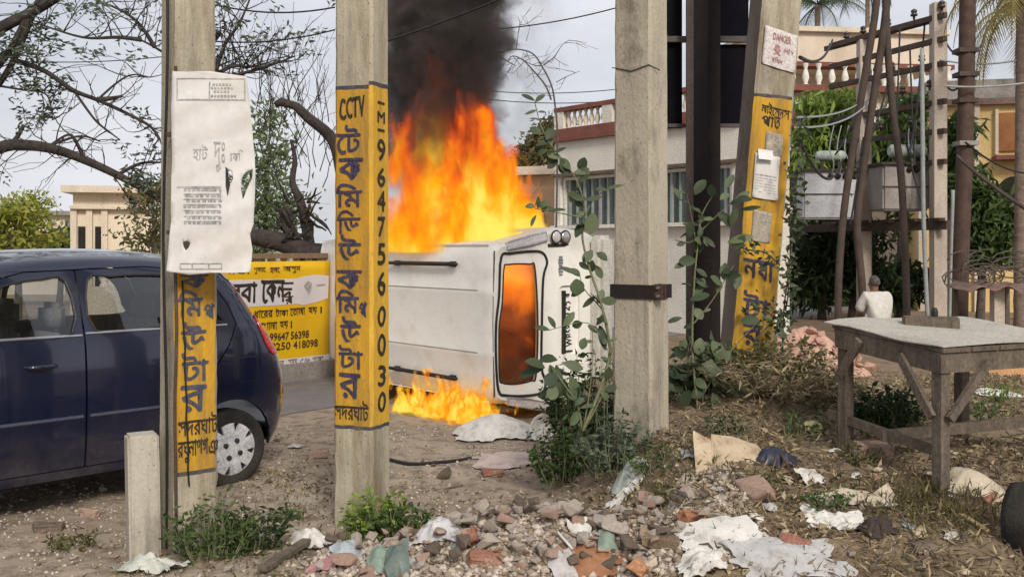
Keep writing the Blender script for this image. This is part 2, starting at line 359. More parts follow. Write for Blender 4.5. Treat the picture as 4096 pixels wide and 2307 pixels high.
gy = lines([(-40, 0, 5), (0, 3.6, 0.3), (3.6, 7.6, 0.045), (7.6, 13, 0.09), (13, 20, 0.5), (20, 60, 4), (60, 200, 20), (200, 1201, 100)])
XX, YY = np.meshgrid(gx, gy); ZZ = gz(XX, YY)
nx, ny = len(gx), len(gy); idx = np.arange(nx * ny).reshape(ny, nx)
Q = np.stack([idx[:-1, :-1], idx[:-1, 1:], idx[1:, 1:], idx[1:, :-1]], -1).reshape(-1, 4)
gnd = np_mesh('ground', np.stack([XX, YY, ZZ], -1).reshape(-1, 3), Q, GROUND_M); gnd.data.polygons.foreach_set('use_smooth', [True] * len(gnd.data.polygons)); tag(gnd, kind='structure')
# road: a strip along RD with ragged dusty edges
ROAD = mat('worn_asphalt', (0.20, 0.19, 0.19), (0.15, 0.14, 0.14), 2.5, 0.9, 0.3, 60, stain=(0.27, 0.22, 0.17), sscale=1.2, samt=0.85)
ts = np.arange(-14, 60, 0.35); us = np.linspace(0, 1, 9); V = []; 
for t in ts:
    e0 = -9.42; e1 = -7.55 + 0.22 * float(fbm(t * 0.8, 3.3, 5)) * 2
    for u in us:
        n_ = e0 + (e1 - e0) * u; p = RN * n_ + RD * t; V.append((p.x, p.y, G(p.x, p.y) + 0.005 + 0.02 * math.sin(u * math.pi)))
k = len(us); idx = np.arange(len(V)).reshape(-1, k)
Q = np.stack([idx[:-1, :-1], idx[:-1, 1:], idx[1:, 1:], idx[1:, :-1]], -1).reshape(-1, 4)[:, ::-1]
road = np_mesh('road', V, Q, ROAD); tag(road, kind='structure')

# ================================================================== utility poles
def pole_material(name, bands, colour=(0.55, 0.30, 0.025), dark=(0.42, 0.21, 0.02), lines_=True):
    m = mat(name, (0.43, 0.385, 0.295), (0.34, 0.305, 0.235), 5, 0.85, 0.25, 60, stain=(0.12, 0.105, 0.085), sscale=3.0, samt=0.75, stretch=(1, 1, 0.5), fine=0.10, drip=(0.10, 0.085, 0.065))
    n = m.node_tree.nodes; L = m.node_tree.links; b = n['Principled BSDF']; src = b.inputs['Base Color'].links[0].from_socket
    t = n.new('ShaderNodeTexCoord'); sx = n.new('ShaderNodeSeparateXYZ'); L.new(t.outputs['Object'], sx.inputs[0])
    w = n.new('ShaderNodeTexNoise'); w.inputs['Scale'].default_value = 9; w.inputs['Detail'].default_value = 4; L.new(t.outputs['Object'], w.inputs[0])
    zz = n.new('ShaderNodeMath'); zz.operation = 'MULTIPLY_ADD'; zz.inputs[1].default_value = 0.025; L.new(w.outputs[0], zz.inputs[0]); L.new(sx.outputs[2], zz.inputs[2])
    def band(lo, hi, col, src, wear):
        a = n.new('ShaderNodeMath'); a.operation = 'GREATER_THAN'; a.inputs[1].default_value = lo; L.new(zz.outputs[0], a.inputs[0])
        c = n.new('ShaderNodeMath'); c.operation = 'LESS_THAN'; c.inputs[1].default_value = hi; L.new(zz.outputs[0], c.inputs[0])
        f = n.new('ShaderNodeMath'); f.operation = 'MULTIPLY'; L.new(a.outputs[0], f.inputs[0]); L.new(c.outputs[0], f.inputs[1])
        wn = n.new('ShaderNodeTexNoise'); wn.inputs['Scale'].default_value = 14; wn.inputs['Detail'].default_value = 9; wn.inputs['Roughness'].default_value = 0.75; L.new(t.outputs['Object'], wn.inputs[0])
        wr = n.new('ShaderNodeMapRange'); wr.inputs[1].default_value = 0.60; wr.inputs[2].default_value = 0.74; wr.inputs[3].default_value = 1.0; wr.inputs[4].default_value = 1.0 - wear; L.new(wn.outputs[0], wr.inputs[0])
        g = n.new('ShaderNodeMath'); g.operation = 'MULTIPLY'; L.new(f.outputs[0], g.inputs[0]); L.new(wr.outputs[0], g.inputs[1])
        mx = n.new('ShaderNodeMix'); mx.data_type = 'RGBA'; L.new(g.outputs[0], mx.inputs[0]); L.new(src, mx.inputs[6])
        if isinstance(col[0], tuple):
            q = n.new('ShaderNodeTexNoise'); q.inputs['Scale'].default_value = 3.5; q.inputs['Detail'].default_value = 7; mpn = n.new('ShaderNodeMapping'); mpn.inputs['Scale'].default_value = (1, 1, 0.35); L.new(t.outputs['Object'], mpn.inputs[0]); L.new(mpn.outputs[0], q.inputs[0])
            m2 = n.new('ShaderNodeMix'); m2.data_type = 'RGBA'; m2.inputs[6].default_value = (*col[0], 1); m2.inputs[7].default_value = (*col[1], 1)
            q2 = n.new('ShaderNodeMapRange'); q2.inputs[1].default_value = 0.35; q2.inputs[2].default_value = 0.7; L.new(q.outputs[0], q2.inputs[0]); L.new(q2.outputs[0], m2.inputs[0]); L.new(m2.outputs[2], mx.inputs[7])
        else: mx.inputs[7].default_value = (*col, 1)
        return mx.outputs[2]
    for lo, hi in bands:
        if lines_:
            src = band(lo - 0.022, hi + 0.024, (0.05, 0.055, 0.075), src, 0.5)
        src = band(lo, hi, (colour, dark), src, 0.75)
    sn = n.new('ShaderNodeTexNoise'); sn.inputs['Scale'].default_value = 7; sn.inputs['Detail'].default_value = 7; sn.inputs['Roughness'].default_value = 0.7; smp = n.new('ShaderNodeMapping'); smp.inputs['Scale'].default_value = (1.6, 1.6, 0.22); L.new(t.outputs['Object'], smp.inputs[0]); L.new(smp.outputs[0], sn.inputs[0])
    sr = n.new('ShaderNodeMapRange'); sr.inputs[1].default_value = 0.45; sr.inputs[2].default_value = 0.70; sr.inputs[4].default_value = 0.75; L.new(sn.outputs[0], sr.inputs[0])
    sm_ = n.new('ShaderNodeMix'); sm_.data_type = 'RGBA'; sm_.inputs[7].default_value = (0.16, 0.115, 0.055, 1); L.new(sr.outputs[0], sm_.inputs[0]); L.new(src, sm_.inputs[6]); src = sm_.outputs[2]
    L.new(src, b.inputs['Base Color'])
    return m
class Pole:
    """tapered rectangular concrete pole: local -y is the front face"""
    def __init__(s, name, label, X, Y, z0, z1, w, d, yaw, taper, m_front, m_side, m_right=None, lean=(0, 0), ch=0.018):
        s.w, s.d, s.t, s.z1 = w, d, taper, z1
        s.base = Vector((X, Y, z0)); s.M = Matrix.Translation(s.base) @ Matrix.Rotation(lean[0], 4, 'Y') @ Matrix.Rotation(lean[1], 4, 'X') @ Matrix.Rotation(yaw, 4, 'Z')
        s.root = thing(name, label, 'utility pole', M=s.M)
        mb = MB(); H = z1 - z0; N = 90; k = 12; mi = []; rnd = random.Random(name)
        for i in range(N + 1):
            z = H * i / N - (0.35 if i == 0 else 0); f = 1 - taper * max(z, 0) / H; a, b = w / 2 * f, d / 2 * f; c = ch
            pts = [(-a, -b + c), (-a + c, -b), (0, -b), (a - c, -b), (a, -b + c), (a, 0), (a, b - c), (a - c, b), (0, b), (-a + c, b), (-a, b - c), (-a, 0)]
            cj = 0.0035 if rnd.random() < .85 else 0.010
            for q_, p in enumerate(pts): j_ = cj if q_ in (0, 1, 3, 4) else 0.0014; mb.v.append((p[0] + rnd.uniform(-1, .3) * j_ * (1 if p[0] > 0 else -1), p[1] + rnd.uniform(-1, .3) * j_ * (1 if p[1] > 0 else -1), z))
        for i in range(N):
            for j in range(k):
                mb.f.append((i * k + j, i * k + (j + 1) % k, (i + 1) * k + (j + 1) % k, (i + 1) * k + j))
                mi.append(0 if j in (0, 1, 2) else (2 if j in (3, 4, 5) else 1))
        mb.f.append(tuple(N * k + j for j in range(k))); mi.append(1)
        s.shaft = mb.build('shaft', [m_front, m_side, m_right or m_side], s.root, smooth=True, angle=25)
        s.shaft.data.polygons.foreach_set('material_index', mi)
        s.H = H
    def front(s, u, z, off=0.003):
        f = 1 - s.t * z / s.H; return Vector((u, -s.d / 2 * f - off, z))
    def right(s, u, z, off=0.003):
        f = 1 - s.t * z / s.H; return Vector((s.w / 2 * f + off, u, z))
YEL = ((0.56, 0.31, 0.025), (0.40, 0.205, 0.03))
class MB2(MB):
    """one painted letter or word, built as its own part"""
    def __init__(s, root, m, nm='painted_letter'): MB.__init__(s); s.root = root; s.m = m; s.nm = nm
    def done(s): return s.build(s.nm, s.m, s.root)
# ---- pole A (left, with the big poster)
YA = 5.3; zA = lambda py: PZ(py, YA) - G(PX(735, YA), YA)
gA = G(PX(735, YA), YA)
mA = pole_material('pole_paint_poster', [(zA(1868), zA(1080))], *YEL)
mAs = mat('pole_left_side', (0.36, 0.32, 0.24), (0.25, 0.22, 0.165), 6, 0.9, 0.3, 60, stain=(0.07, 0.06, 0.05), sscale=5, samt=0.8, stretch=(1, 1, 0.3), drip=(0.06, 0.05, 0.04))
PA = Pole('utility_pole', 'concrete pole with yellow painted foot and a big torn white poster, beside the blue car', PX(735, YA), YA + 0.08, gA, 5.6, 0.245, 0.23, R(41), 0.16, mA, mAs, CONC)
def fA(u, z): return PA.front(u, z)
def rowA(m_, s, py0, py1, fx0=-0.8, fx1=0.55, bold=0.03, shear=0.0, hw=0.1225):
    letters(MB2(PA.root, m_), s, fx0 * hw, fx1 * hw, zA(py1), zA(py0), fA, bold, shear).done()
rowA(INK_SLATE, 'ক', 1100, 1148, -0.75, 0.5); rowA(INK_SLATE, 'িম', 1160, 1262, -0.85, 0.25); rowA(INK_SLATE, 'প', 1215, 1275, 0.28, 0.78)
rowA(INK_SLATE, 'উ', 1285, 1400, -0.72, 0.4); rowA(INK_SLATE, 'টা', 1408, 1520, -0.7, 0.5); rowA(INK_SLATE, 'র', 1540, 1640, -0.75, 0.4)
rowA(INK_BLACK, 'সদরঘাট', 1652, 1735, -0.86, 0.92, 0.02); rowA(INK_BLACK, 'রঘুনাথগ', 1752, 1842, -0.88, 0.48, 0.02); rowA(INK_BLACK, 'ঞ', 1765, 1822, 0.50, 0.92, 0.02)
# cable and iron conduit on its left face
mb = MB(); pts = [Vector((-0.133 - 0.01 * math.sin(i * 0.7), -0.02 + 0.012 * math.sin(i * 1.3), 5.5 - gA - i * 0.35)) for i in range(16)]
pts[-1].z = 0.02; mb.tube(pts, 0.0075, 6); mb.build('hanging_cable', CABLE, PA.root)
mb = MB(); pts = [Vector((-0.122 + 0.004 * math.sin(i), -0.122 - 0.004 * math.sin(i * 1.7), 2.55 - i * 0.17)) for i in range(16)]
mb.tube(pts, 0.009, 8); mb.build('iron_conduit', RUST, PA.root)
mb = MB(); pts = [PA.front(-0.085 + 0.003 * i + 0.004 * math.sin(i * 2.1), zA(1120) - i * 0.09, 0.008) for i in range(13)]
mb.tube(pts, 0.0048, 6); mb.build('thin_black_wire', CABLE, PA.root)
for z in (zA(545), zA(930)): mb = MB(); mb.box((-0.125, -0.10, z), (0.05, 0.06, 0.022)); mb.tube([(-0.13, -0.11, z), (0.03, -0.125, z - 0.004)], [0.013, 0.003], 6); mb.build('wire_clamp', RUST, PA.root)
# ---- pole B (middle, CCTV lettering)
YB = 5.7; gB = G(PX(1435, YB), YB); zB = lambda py: PZ(py, YB) - gB
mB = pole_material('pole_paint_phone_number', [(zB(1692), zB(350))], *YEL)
mBr = pole_material('pole_paint_phone_number_lit_side', [(zB(1692), zB(335))], (0.66, 0.40, 0.05), (0.56, 0.31, 0.03))  # same band paint in a lighter yellow: light on the right face painted in
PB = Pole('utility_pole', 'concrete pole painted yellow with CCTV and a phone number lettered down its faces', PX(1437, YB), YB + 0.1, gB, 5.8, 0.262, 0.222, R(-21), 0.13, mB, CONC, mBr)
hb = 0.131; fB = PB.front
def rowB(m_, s, py0, py1, fx0, fx1, bold=0.03, shear=0.0): letters(MB2(PB.root, m_), s, fx0 * hb * 0.95, fx1 * hb * 0.95, zB(py1), zB(py0), fB, bold, shear).done()
for s, a, b, x0, x1 in (('েট', 500, 612, -0.85, 0.42), ('ক', 632, 718, -0.72, 0.55), ('িম', 735, 828, -0.88, 0.5), ('িড', 842, 932, -0.8, 0.42), ('উ', 940, 1045, -0.72, 0.45),
                         ('ক', 1083, 1152, -0.82, 0.5), ('িম', 1160, 1250, -0.82, 0.35), ('প', 1205, 1268, 0.36, 0.76), ('উ', 1266, 1372, -0.62, 0.45), ('টা', 1380, 1472, -0.7, 0.55), ('র', 1495, 1590, -0.68, 0.42)):
    rowB(INK_NAVY, s, a, b, x0, x1)
rowB(INK_BLACK, 'CCTV', 395, 478, -0.66, 0.62, 0.03, 0.10); rowB(INK_BLACK, 'সদরঘাট', 1600, 1678, -0.92, 0.85, 0.02)
fr = PB.right
def rowBr(s, py0, py1, fx0=-0.42, fx1=0.42, bold=0.035): letters(MB2(PB.root, INK_BLACK, 'painted_digit'), s, fx0 * 0.105, fx1 * 0.105, zB(py1), zB(py0), fr, bold).done()
for s, a, b in (('M', 442, 486), ('9', 555, 640), ('6', 668, 742), ('4', 762, 842), ('7', 868, 942), ('5', 975, 1060), ('6', 1086, 1180), ('0', 1226, 1306), ('0', 1340, 1427), ('3', 1464, 1545), ('0', 1574, 1652)): rowBr(s, a, b)
rowBr('-', 402, 412, -0.4, 0.4, 0.0); rowBr('-', 512, 522, -0.4, 0.4, 0.0)
mb = MB()
for q in range(3): mb.tube([(-0.15 - 0.02 * q, -0.02 + 0.03 * q, 5.2 - gB - i * 0.3 + 0.0) for i in range(9)], 0.006, 5)
mb.build('hanging_cable', CABLE, PB.root)
# ---- pole C (plain, iron strap)
YC = 6.3; XC = PX(2572, YC); gC = G(XC, YC); zC = lambda py: PZ(py, YC) - gC
mC = mat('pole_plain_front', (0.41, 0.37, 0.29), (0.32, 0.285, 0.22), 4, 0.9, 0.3, 50, stain=(0.09, 0.078, 0.062), sscale=3.6, samt=0.9, stretch=(1, 1, 0.55), fine=0.10, drip=(0.10, 0.085, 0.065))
PC = Pole('utility_pole', 'plain grey concrete pole with a dark iron strap, standing on the bank among weeds', XC, YC + 0.1, gC, 6.4, 0.285, 0.25, R(-36), 0.14, mC, CONC, CONC)
zc = zC(1166); f = 1 - PC.t * zc / PC.H; a, b = PC.w / 2 * f + 0.006, PC.d / 2 * f + 0.006
mb = MB()
for (x, y, sx, sy) in ((0, -b, 2 * a + 0.012, 0.008), (0, b, 2 * a + 0.012, 0.008), (-a, 0, 0.008, 2 * b), (a, 0, 0.008, 2 * b)): mb.box((x, y, zc), (sx, sy, 0.088))
mb.build('iron_strap', DARK, PC.root)
mb = MB(); mb.box((a + 0.03, -b + 0.035, zc), (0.055, 0.014, 0.10)); mb.box((a + 0.03, -b + 0.075, zc), (0.055, 0.014, 0.10)); mb.build('strap_lug', RUST, PC.root)
mb = MB()
for dz in (-0.025, 0.028): mb.tube([(a + 0.035, -b + 0.01, zc + dz), (a + 0.035, -b + 0.10, zc + dz)], 0.010, 6)
mb.build('bolt', mat('bolt_zinc', (0.30, 0.27, 0.24), (0.2, 0.17, 0.15), 20, 0.5, metal=0.6), PC.root)
mb = MB(); mb.tube([PC.front(-0.14, zC(262), 0.004), PC.front(0.0, zC(285), 0.006), PC.front(0.12, zC(268), 0.006), Vector((0.16, -0.05, zC(285)))], 0.0035, 5); mb.build('wire_wrap', CABLE, PC.root)
# ---- pole D (leaning, yellow, DANGER plate)
YD = 7.4; XD = PX(3010, YD) ; gD = G(XD, YD); zD = lambda py: (PZ(py, YD) - gD)
mD = pole_material('pole_paint_licence', [(zD(1650), zD(382))], (0.60, 0.34, 0.03), (0.47, 0.25, 0.03))
LEAN = math.atan(106 / 1250)
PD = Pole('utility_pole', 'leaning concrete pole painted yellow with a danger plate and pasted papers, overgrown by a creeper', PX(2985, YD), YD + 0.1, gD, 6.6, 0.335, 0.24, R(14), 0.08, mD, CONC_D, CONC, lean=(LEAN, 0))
def rowD(m_, s, py0, py1, fx0, fx1, bold=0.022, shear=-0.12): letters(MB2(PD.root, m_), s, fx0 * 0.165, fx1 * 0.165, zD(py1), zD(py0), PD.front, bold, shear).done()
rowD(INK_BLACK, 'লাইেসন', 405, 455, -0.62, 0.5, 0.015); rowD(INK_BLACK, 'স', 430, 466, 0.5, 0.78, 0.015); rowD(INK_BLACK, 'পা', 458, 500, -0.55, 0.05, 0.015); rowD(INK_BLACK, 'ত', 462, 506, 0.05, 0.35, 0.015)
rowD(INK_NAVY, 'ন', 1035, 1105, -0.85, -0.2, 0.03); rowD(INK_NAVY, 'যা', 1030, 1115, -0.15, 0.62, 0.03); rowD(INK_NAVY, 'টা', 1158, 1262, -0.72, 0.6, 0.03); rowD(INK_NAVY, 'র', 1290, 1372, -0.62, 0.35, 0.03); rowD(INK_NAVY, 'ন', 1400, 1480, -0.62, 0.45, 0.03)
def sheet_on(name, label, cat, pole, u0, u1, z0, z1, m, off=0.012, skew=0.0, curl=0.02, seed=1, group=None):
    """a paper or plate fixed on a pole's front face, its own thing"""
    mb = MB(); rr = random.Random(seed)
    outl = [(u0, z0), ((u0 + u1) / 2, z0 - 0.004), (u1, z0 + 0.003), (u1 + 0.002, (z0 + z1) / 2), (u1, z1), (u0, z1 + 0.003)]
    def fn(u, z):
        q = pole.front(u, z + skew * (u - u0), off); e = ss(u1 - 0.05, u1, u) * ss(z0 + 0.1, z0, z)
        q.y -= curl * float(e) + 0.003 * math.sin(u * 40 + z * 17); return pole.M @ q
    panel(mb, outl, [], fn, 0.03, thick=(0.001, 0.002, 0)); o = mb.build(name, m, None, smooth='all'); tag(o, label, cat, group)
    return o, fn
plate, fpl = sheet_on('danger_plate', 'pinkish white DANGER plate with a skull, wired to the leaning yellow pole', 'warning sign', PD, -0.135, 0.135, zD(258), zD(108), mat('plate_white', (0.62, 0.58, 0.57), (0.52, 0.47, 0.46), 6, 0.7, stain=(0.36, 0.28, 0.24), samt=0.5), skew=-0.16, curl=0.0, seed=3)
REDINK = mat('faded_red_ink', (0.32, 0.14, 0.13), (0.45, 0.27, 0.26), 20, 0.8)
mb = MB(); fo = lambda u, z: fpl(u, z) + Vector((0, -0.004, 0))
letters(mb, 'DANGER', -0.06, 0.085, zD(152), zD(125), fo, 0.02); letters(mb, '440 V', 0.03, 0.115, zD(190), zD(172), fo, 0.01)
letters(mb, 'বিপদ', -0.06, 0.03, zD(240), zD(218), fo, 0.01)
for ang in (0.6, -0.6): mb.bar(fo(-0.02 - 0.035 * math.cos(ang), zD(198) - 0.035 * math.sin(ang)), fo(-0.02 + 0.035 * math.cos(ang), zD(198) + 0.035 * math.sin(ang)), 0.002, 0.008)
panel(mb, [(-0.02 + 0.022 * math.cos(t), zD(180) + 0.026 * math.sin(t)) for t in np.linspace(0, 6.28, 14)[:-1]], [[(-0.03, zD(180)), (-0.03, zD(180) + 0.007), (-0.024, zD(180) + 0.007), (-0.024, zD(180))], [(-0.016, zD(180)), (-0.016, zD(180) + 0.007), (-0.010, zD(180) + 0.007), (-0.010, zD(180))]], fo, None)
mb.build('danger_print', REDINK, plate)
notice, fno = sheet_on('pasted_notice', 'white printed notice peeling at its top on the leaning yellow pole', 'notice', PD, -0.125, 0.075, zD(790), zD(615), PAPER, skew=-0.06, curl=0.02, seed=4)
mb = MB(); fo = lambda u, z: fno(u, z) + Vector((0, -0.003, 0))
for i in range(7):
    for q in range(5): 
        if i == 0 or random.Random(i * 9 + q).random() < 0.85: panel(mb, [(-0.112 + q * 0.036, zD(700 + i * 11)), (-0.112 + q * 0.036 + 0.03, zD(700 + i * 11)), (-0.112 + q * 0.036 + 0.03, zD(700 + i * 11) + (0.008 if i == 0 else 0.003)), (-0.112 + q * 0.036, zD(700 + i * 11) + (0.008 if i == 0 else 0.003))], [], fo, None)
mb.build('notice_print', INK_GREY, notice)
flap = MB(); panel(flap, [(-0.118, zD(640)), (0.0, zD(640)), (0.01, zD(600)), (-0.11, zD(598))], [], lambda u, z: PD.M @ (PD.front(u, z, 0.02 + 0.035 * float(ss(zD(600), zD(645), z)))), 0.03); flap.build('peeled_flap', PAPER, notice)
for (py0, py1, u0, u1, lab, sd) in ((615, 525, -0.05, 0.09, 'grey torn paper scrap above the printed notice on the leaning pole', 7), (960, 840, -0.10, 0.05, 'faded grey picture patch pasted low on the leaning yellow pole', 8)):
    o, _ = sheet_on('paper_scrap', lab, 'paper', PD, u0, u1, zD(py0), zD(py1), mat('scrap_paper', (0.42, 0.36, 0.28), (0.26, 0.24, 0.21), 14, 0.9, stain=(0.5, 0.44, 0.36), sscale=9, samt=0.8), off=0.006, skew=-0.1, curl=0.0, seed=sd, group='paper scraps on the leaning pole')
# the big poster on pole A: hangs in front of the pole, corner flying free
YP = 5.12
def fposter(u, v):      # u,v in photo pixels of the sheet
    w = 0.005 * math.sin(u * 0.031 + v * 0.016) + 0.006 * math.sin(v * 0.013) + 0.004 * math.sin(v * 0.05 + u * .02) + 0.03 * ((u - 850) / 160) ** 2 * (1 if u > 850 else 0.2)
    w += 0.012 * math.sin((u - 690) * 0.008) * math.cos(v * 0.005); q = P(u, v, YP); q.y += w * 0.8 - 0.02; return q
outl = [(690, 1097), (682, 1000), (672, 1085)]
outl = [(668, 1085), (678, 990), (690, 880), (688, 740), (692, 560), (690, 555), (690, 425), (694, 288), (760, 291), (850, 289), (990, 308), (1000, 420), (1012, 560), (1022, 690), (1018, 820), (1012, 900), (1000, 935), (1008, 1000), (1000, 1088), (930, 1092), (850, 1090), (760, 1099)]
outl = outl[::-1]
holes = [[(905, 668), (930, 690), (937, 715), (925, 745), (915, 790), (908, 745)], [(1012, 676), (985, 690), (970, 715), (968, 760), (975, 800), (990, 755), (1010, 715)], [(735, 968), (752, 962), (764, 972), (757, 990), (745, 1002), (736, 985)]]
mb = MB(); panel(mb, outl, holes, fposter, 22, thick=(0, 0.0015, 0)); poster = mb.build('torn_poster', PAPER, None, smooth='all'); tag(poster, 'large white weathered poster with torn holes, hanging on the pole beside the blue car', 'poster')
mb = MB(); fo = lambda u, v: fposter(u, v) + Vector((0, -0.003, 0))
def strip(x0, y0, x1, y1): panel(mb, [(x0, y1), (x1, y1), (x1, y0), (x0, y0)], [], fo, 25)
strip(712, 316, 985, 320); strip(712, 400, 985, 405); strip(712, 316, 716, 405); strip(980, 316, 985, 405); strip(842, 330, 847, 400)
for yy, x0, x1 in ((338, 856, 930), (352, 850, 938), (366, 862, 925), (384, 850, 945)):
    x = x0
    while x < x1: strip(x, yy, x + 9, yy + 8); x += 13
mb.build('header_print', INK_GREY, poster); mb = MB()
for i, yy in enumerate((757, 780, 800, 822, 845, 868, 888)):
    x = 742 + (i % 3) * 6; strip(742, yy - 4, 890, yy - 1)
    while x < 885: strip(x, yy, x + 10 + (x * 7 % 9), yy + 9); x += 17 + (x * 5 % 7)
strip(712, 746, 890, 751); strip(886, 750, 890, 800); mb.build('text_block', INK_GREY, poster); mb = MB()
for x0, y0, x1, y1 in ((722, 1052, 890, 1056), (722, 1073, 890, 1077), (722, 1052, 726, 1077), (886, 1052, 890, 1077), (770, 1056, 775, 1073), (836, 1056, 841, 1073)): strip(x0, y0, x1, y1)
mb.build('footer_print', INK_GREY, poster)
for s, x0, x1, y0, y1 in (('হাট', 776, 838, 645, 578), ('দুঃ', 862, 905, 690, 570), ('ঃকি', 925, 975, 645, 600)): letters(MB2(poster, INK_GREY, 'scrawled_letters'), s, x0, x1, y0, y1, fo, 0.0).done()
# concrete stub beside pole A
mb = MB(); xs0 = PX(555, 5.15); gs = G(xs0, 5.15); hs = PZ(1742, 5.15) - gs
mb.box((0, 0, hs / 2 - 0.15), (0.155, 0.15, hs + 0.3), bev=0.012); st = mb.build('concrete_stub_post', CONC_P, None, smooth=True); st.location = (xs0, 5.22, gs); st.rotation_euler = (0, R(-1), R(28)); tag(st, 'short pale concrete post stub standing against the pole with the poster', 'post')
# ================================================================== blue hatchback
CARP = mat('car_paint_navy', (0.0030, 0.0058, 0.024), (0.0042, 0.0072, 0.028), 3, 0.22, spec=0.5, coat=1.0, stain=(0.012, 0.015, 0.026), sscale=2.5, samt=0.3, fine=0.06)
CARTRIM = mat('car_trim', (0.02, 0.02, 0.022), (0.03, 0.03, 0.032), 8, 0.55)
CHROME = mat('chrome', (0.62, 0.63, 0.66), (0.5, 0.5, 0.53), 9, 0.22, metal=0.9, fine=0.05)
RUBBER = mat('tyre_rubber', (0.018, 0.017, 0.016), (0.05, 0.042, 0.034), 6, 0.9, 0.3, 60)
HUB = mat('hubcap_silver', (0.72, 0.72, 0.74), (0.58, 0.58, 0.60), 6, 0.38, metal=0.2, stain=(0.22, 0.18, 0.14), sscale=5, samt=0.5)
REDL = mat('tail_lamp_red', (0.50, 0.025, 0.03), (0.36, 0.015, 0.02), 6, 0.15, spec=0.6, coat=0.6)
WLAMP = mat('lamp_clear', (0.55, 0.52, 0.52), (0.42, 0.4, 0.42), 6, 0.15, spec=0.7, coat=0.6)
CGLASS = glassmat('car_window_glass', (0.72, 0.76, 0.76))
SEAT = mat('seat_fabric', (0.20, 0.19, 0.18), (0.13, 0.125, 0.12), 12, 0.95)
INTER = mat('car_interior', (0.05, 0.048, 0.046), (0.03, 0.03, 0.03), 8, 0.9)
fw = Vector((-0.68, -0.733, 0)).normalized()
def dusty(m, z0, z1, amt):
    n = m.node_tree.nodes; L = m.node_tree.links; b = n['Principled BSDF']; src = b.inputs['Base Color'].links[0].from_socket; t = n.new('ShaderNodeTexCoord'); x = n.new('ShaderNodeSeparateXYZ'); L.new(t.outputs['Object'], x.inputs[0])
    q = n.new('ShaderNodeTexNoise'); q.inputs['Scale'].default_value = 7; q.inputs['Detail'].default_value = 9; q.inputs['Roughness'].default_value = 0.75; L.new(t.outputs['Object'], q.inputs[0])
    a = n.new('ShaderNodeMapRange'); a.inputs[1].default_value = z1; a.inputs[2].default_value = z0; L.new(x.outputs[2], a.inputs[0]); c = n.new('ShaderNodeMath'); c.operation = 'MULTIPLY'; r = n.new('ShaderNodeMapRange'); r.inputs[1].default_value = 0.3; r.inputs[2].default_value = 0.7; r.inputs[4].default_value = amt; L.new(q.outputs[0], r.inputs[0]); L.new(a.outputs[0], c.inputs[0]); L.new(r.outputs[0], c.inputs[1])
    k = n.new('ShaderNodeMix'); k.data_type = 'RGBA'; k.inputs[7].default_value = (0.20, 0.16, 0.12, 1); L.new(c.outputs[0], k.inputs[0]); L.new(src, k.inputs[6]); L.new(k.outputs[2], b.inputs['Base Color'])
dusty(CARP, 0.2, 0.65, 0.30)
car = thing('parked_car', 'dark blue hatchback parked behind the poster pole, rear wheel towards the fire', 'car', M=Matrix.Translation((0, 0, 0)))
carM = Matrix(((fw.x, -fw.y, 0, 0), (fw.y, fw.x, 0, 0), (0, 0, 1, 0), (0, 0, 0, 1)))
# near (left) rear wheel centre lies at photo pixel (930,1795)
lf = Vector((-fw.y, fw.x, 0)); wc = P(930, 1795, 6.78)
org = wc - lf * 0.735; org.z = wc.z - 0.268
car.matrix_world = Matrix.Translation(org) @ carM
UP = [(-.40, .25), (-.47, .36), (-.51, .52), (-.51, .66), (-.48, .80), (-.415, .93), (-.26, 1.15), (-.15, 1.34), (-.06, 1.455), (.05, 1.52), (.35, 1.562), (.8, 1.582), (1.3, 1.565), (1.62, 1.505), (1.95, 1.33), (2.33, 1.07), (2.6, .99), (2.84, .87), (2.96, .68), (2.985, .48), (2.9, .25)]
UPs = []
for i in range(len(UP) - 1):
    p0, p1, p2, p3 = [Vector(UP[min(max(i + j, 0), len(UP) - 1)]) for j in (-1, 0, 1, 2)]
    for k in range(4):
        t = k / 4; UPs.append(tuple(0.5 * ((2 * p1) + (p2 - p0) * t + (2 * p0 - 5 * p1 + 4 * p2 - p3) * t * t + (3 * p1 - p0 - 3 * p2 + p3) * t ** 3)))
UPs.append(UP[-1]); UPa = np.array(UPs)
def dist_up(x, z):
    a = UPa[:-1]; b = UPa[1:]; ab = b - a; p = np.array([x, z]); t = np.clip(((p - a) * ab).sum(1) / (ab * ab).sum(1), 0, 1)
    return float(np.min(np.linalg.norm(a + ab * t[:, None] - p, axis=1)))
ZP = [0.2, .3, .45, .6, .75, .9, 1.05, 1.1, 1.35, 1.5, 1.62]; WP = [.69, .715, .735, .742, .744, .74, .725, .712, .625, .565, .52]
def hw0(x, z):
    w = float(np.interp(z, ZP, WP))
    if x < -0.05: w -= 0.15 * ((-0.05 - x) / 0.55) ** 2
    if x > 2.3: w -= 0.16 * ((x - 2.3) / 0.68) ** 2
    return w
def hw(x, z, r=0.10):
    d = dist_up(x, z); w = hw0(x, z)
    if d < r: w -= r - math.sqrt(max(r * r - (r - d) ** 2, 0))
    return w
def arch(cx, r=0.335, a0=8, a1=172, n=18): return [(cx + r * math.cos(R(a)), 0.268 + r * math.sin(R(a))) for a in np.linspace(a0, a1, n)]
bottom = [(2.72, .25)] + arch(2.36, .335, -3, 183) + [(1.98, .25), (.36, .25)] + arch(0.0, .335, -3, 183)
side_outline = list(UPs) + bottom
side_outline = side_outline[::-1]
door_r = [(.994, .31), (.994, 1.492), (.55, 1.506), (.24, 1.478), (.09, 1.39), (.0, 1.25), (-.04, 1.12), (.03, .97), (.16, .80), (.30, .69), (.38, .52), (.40, .31)]
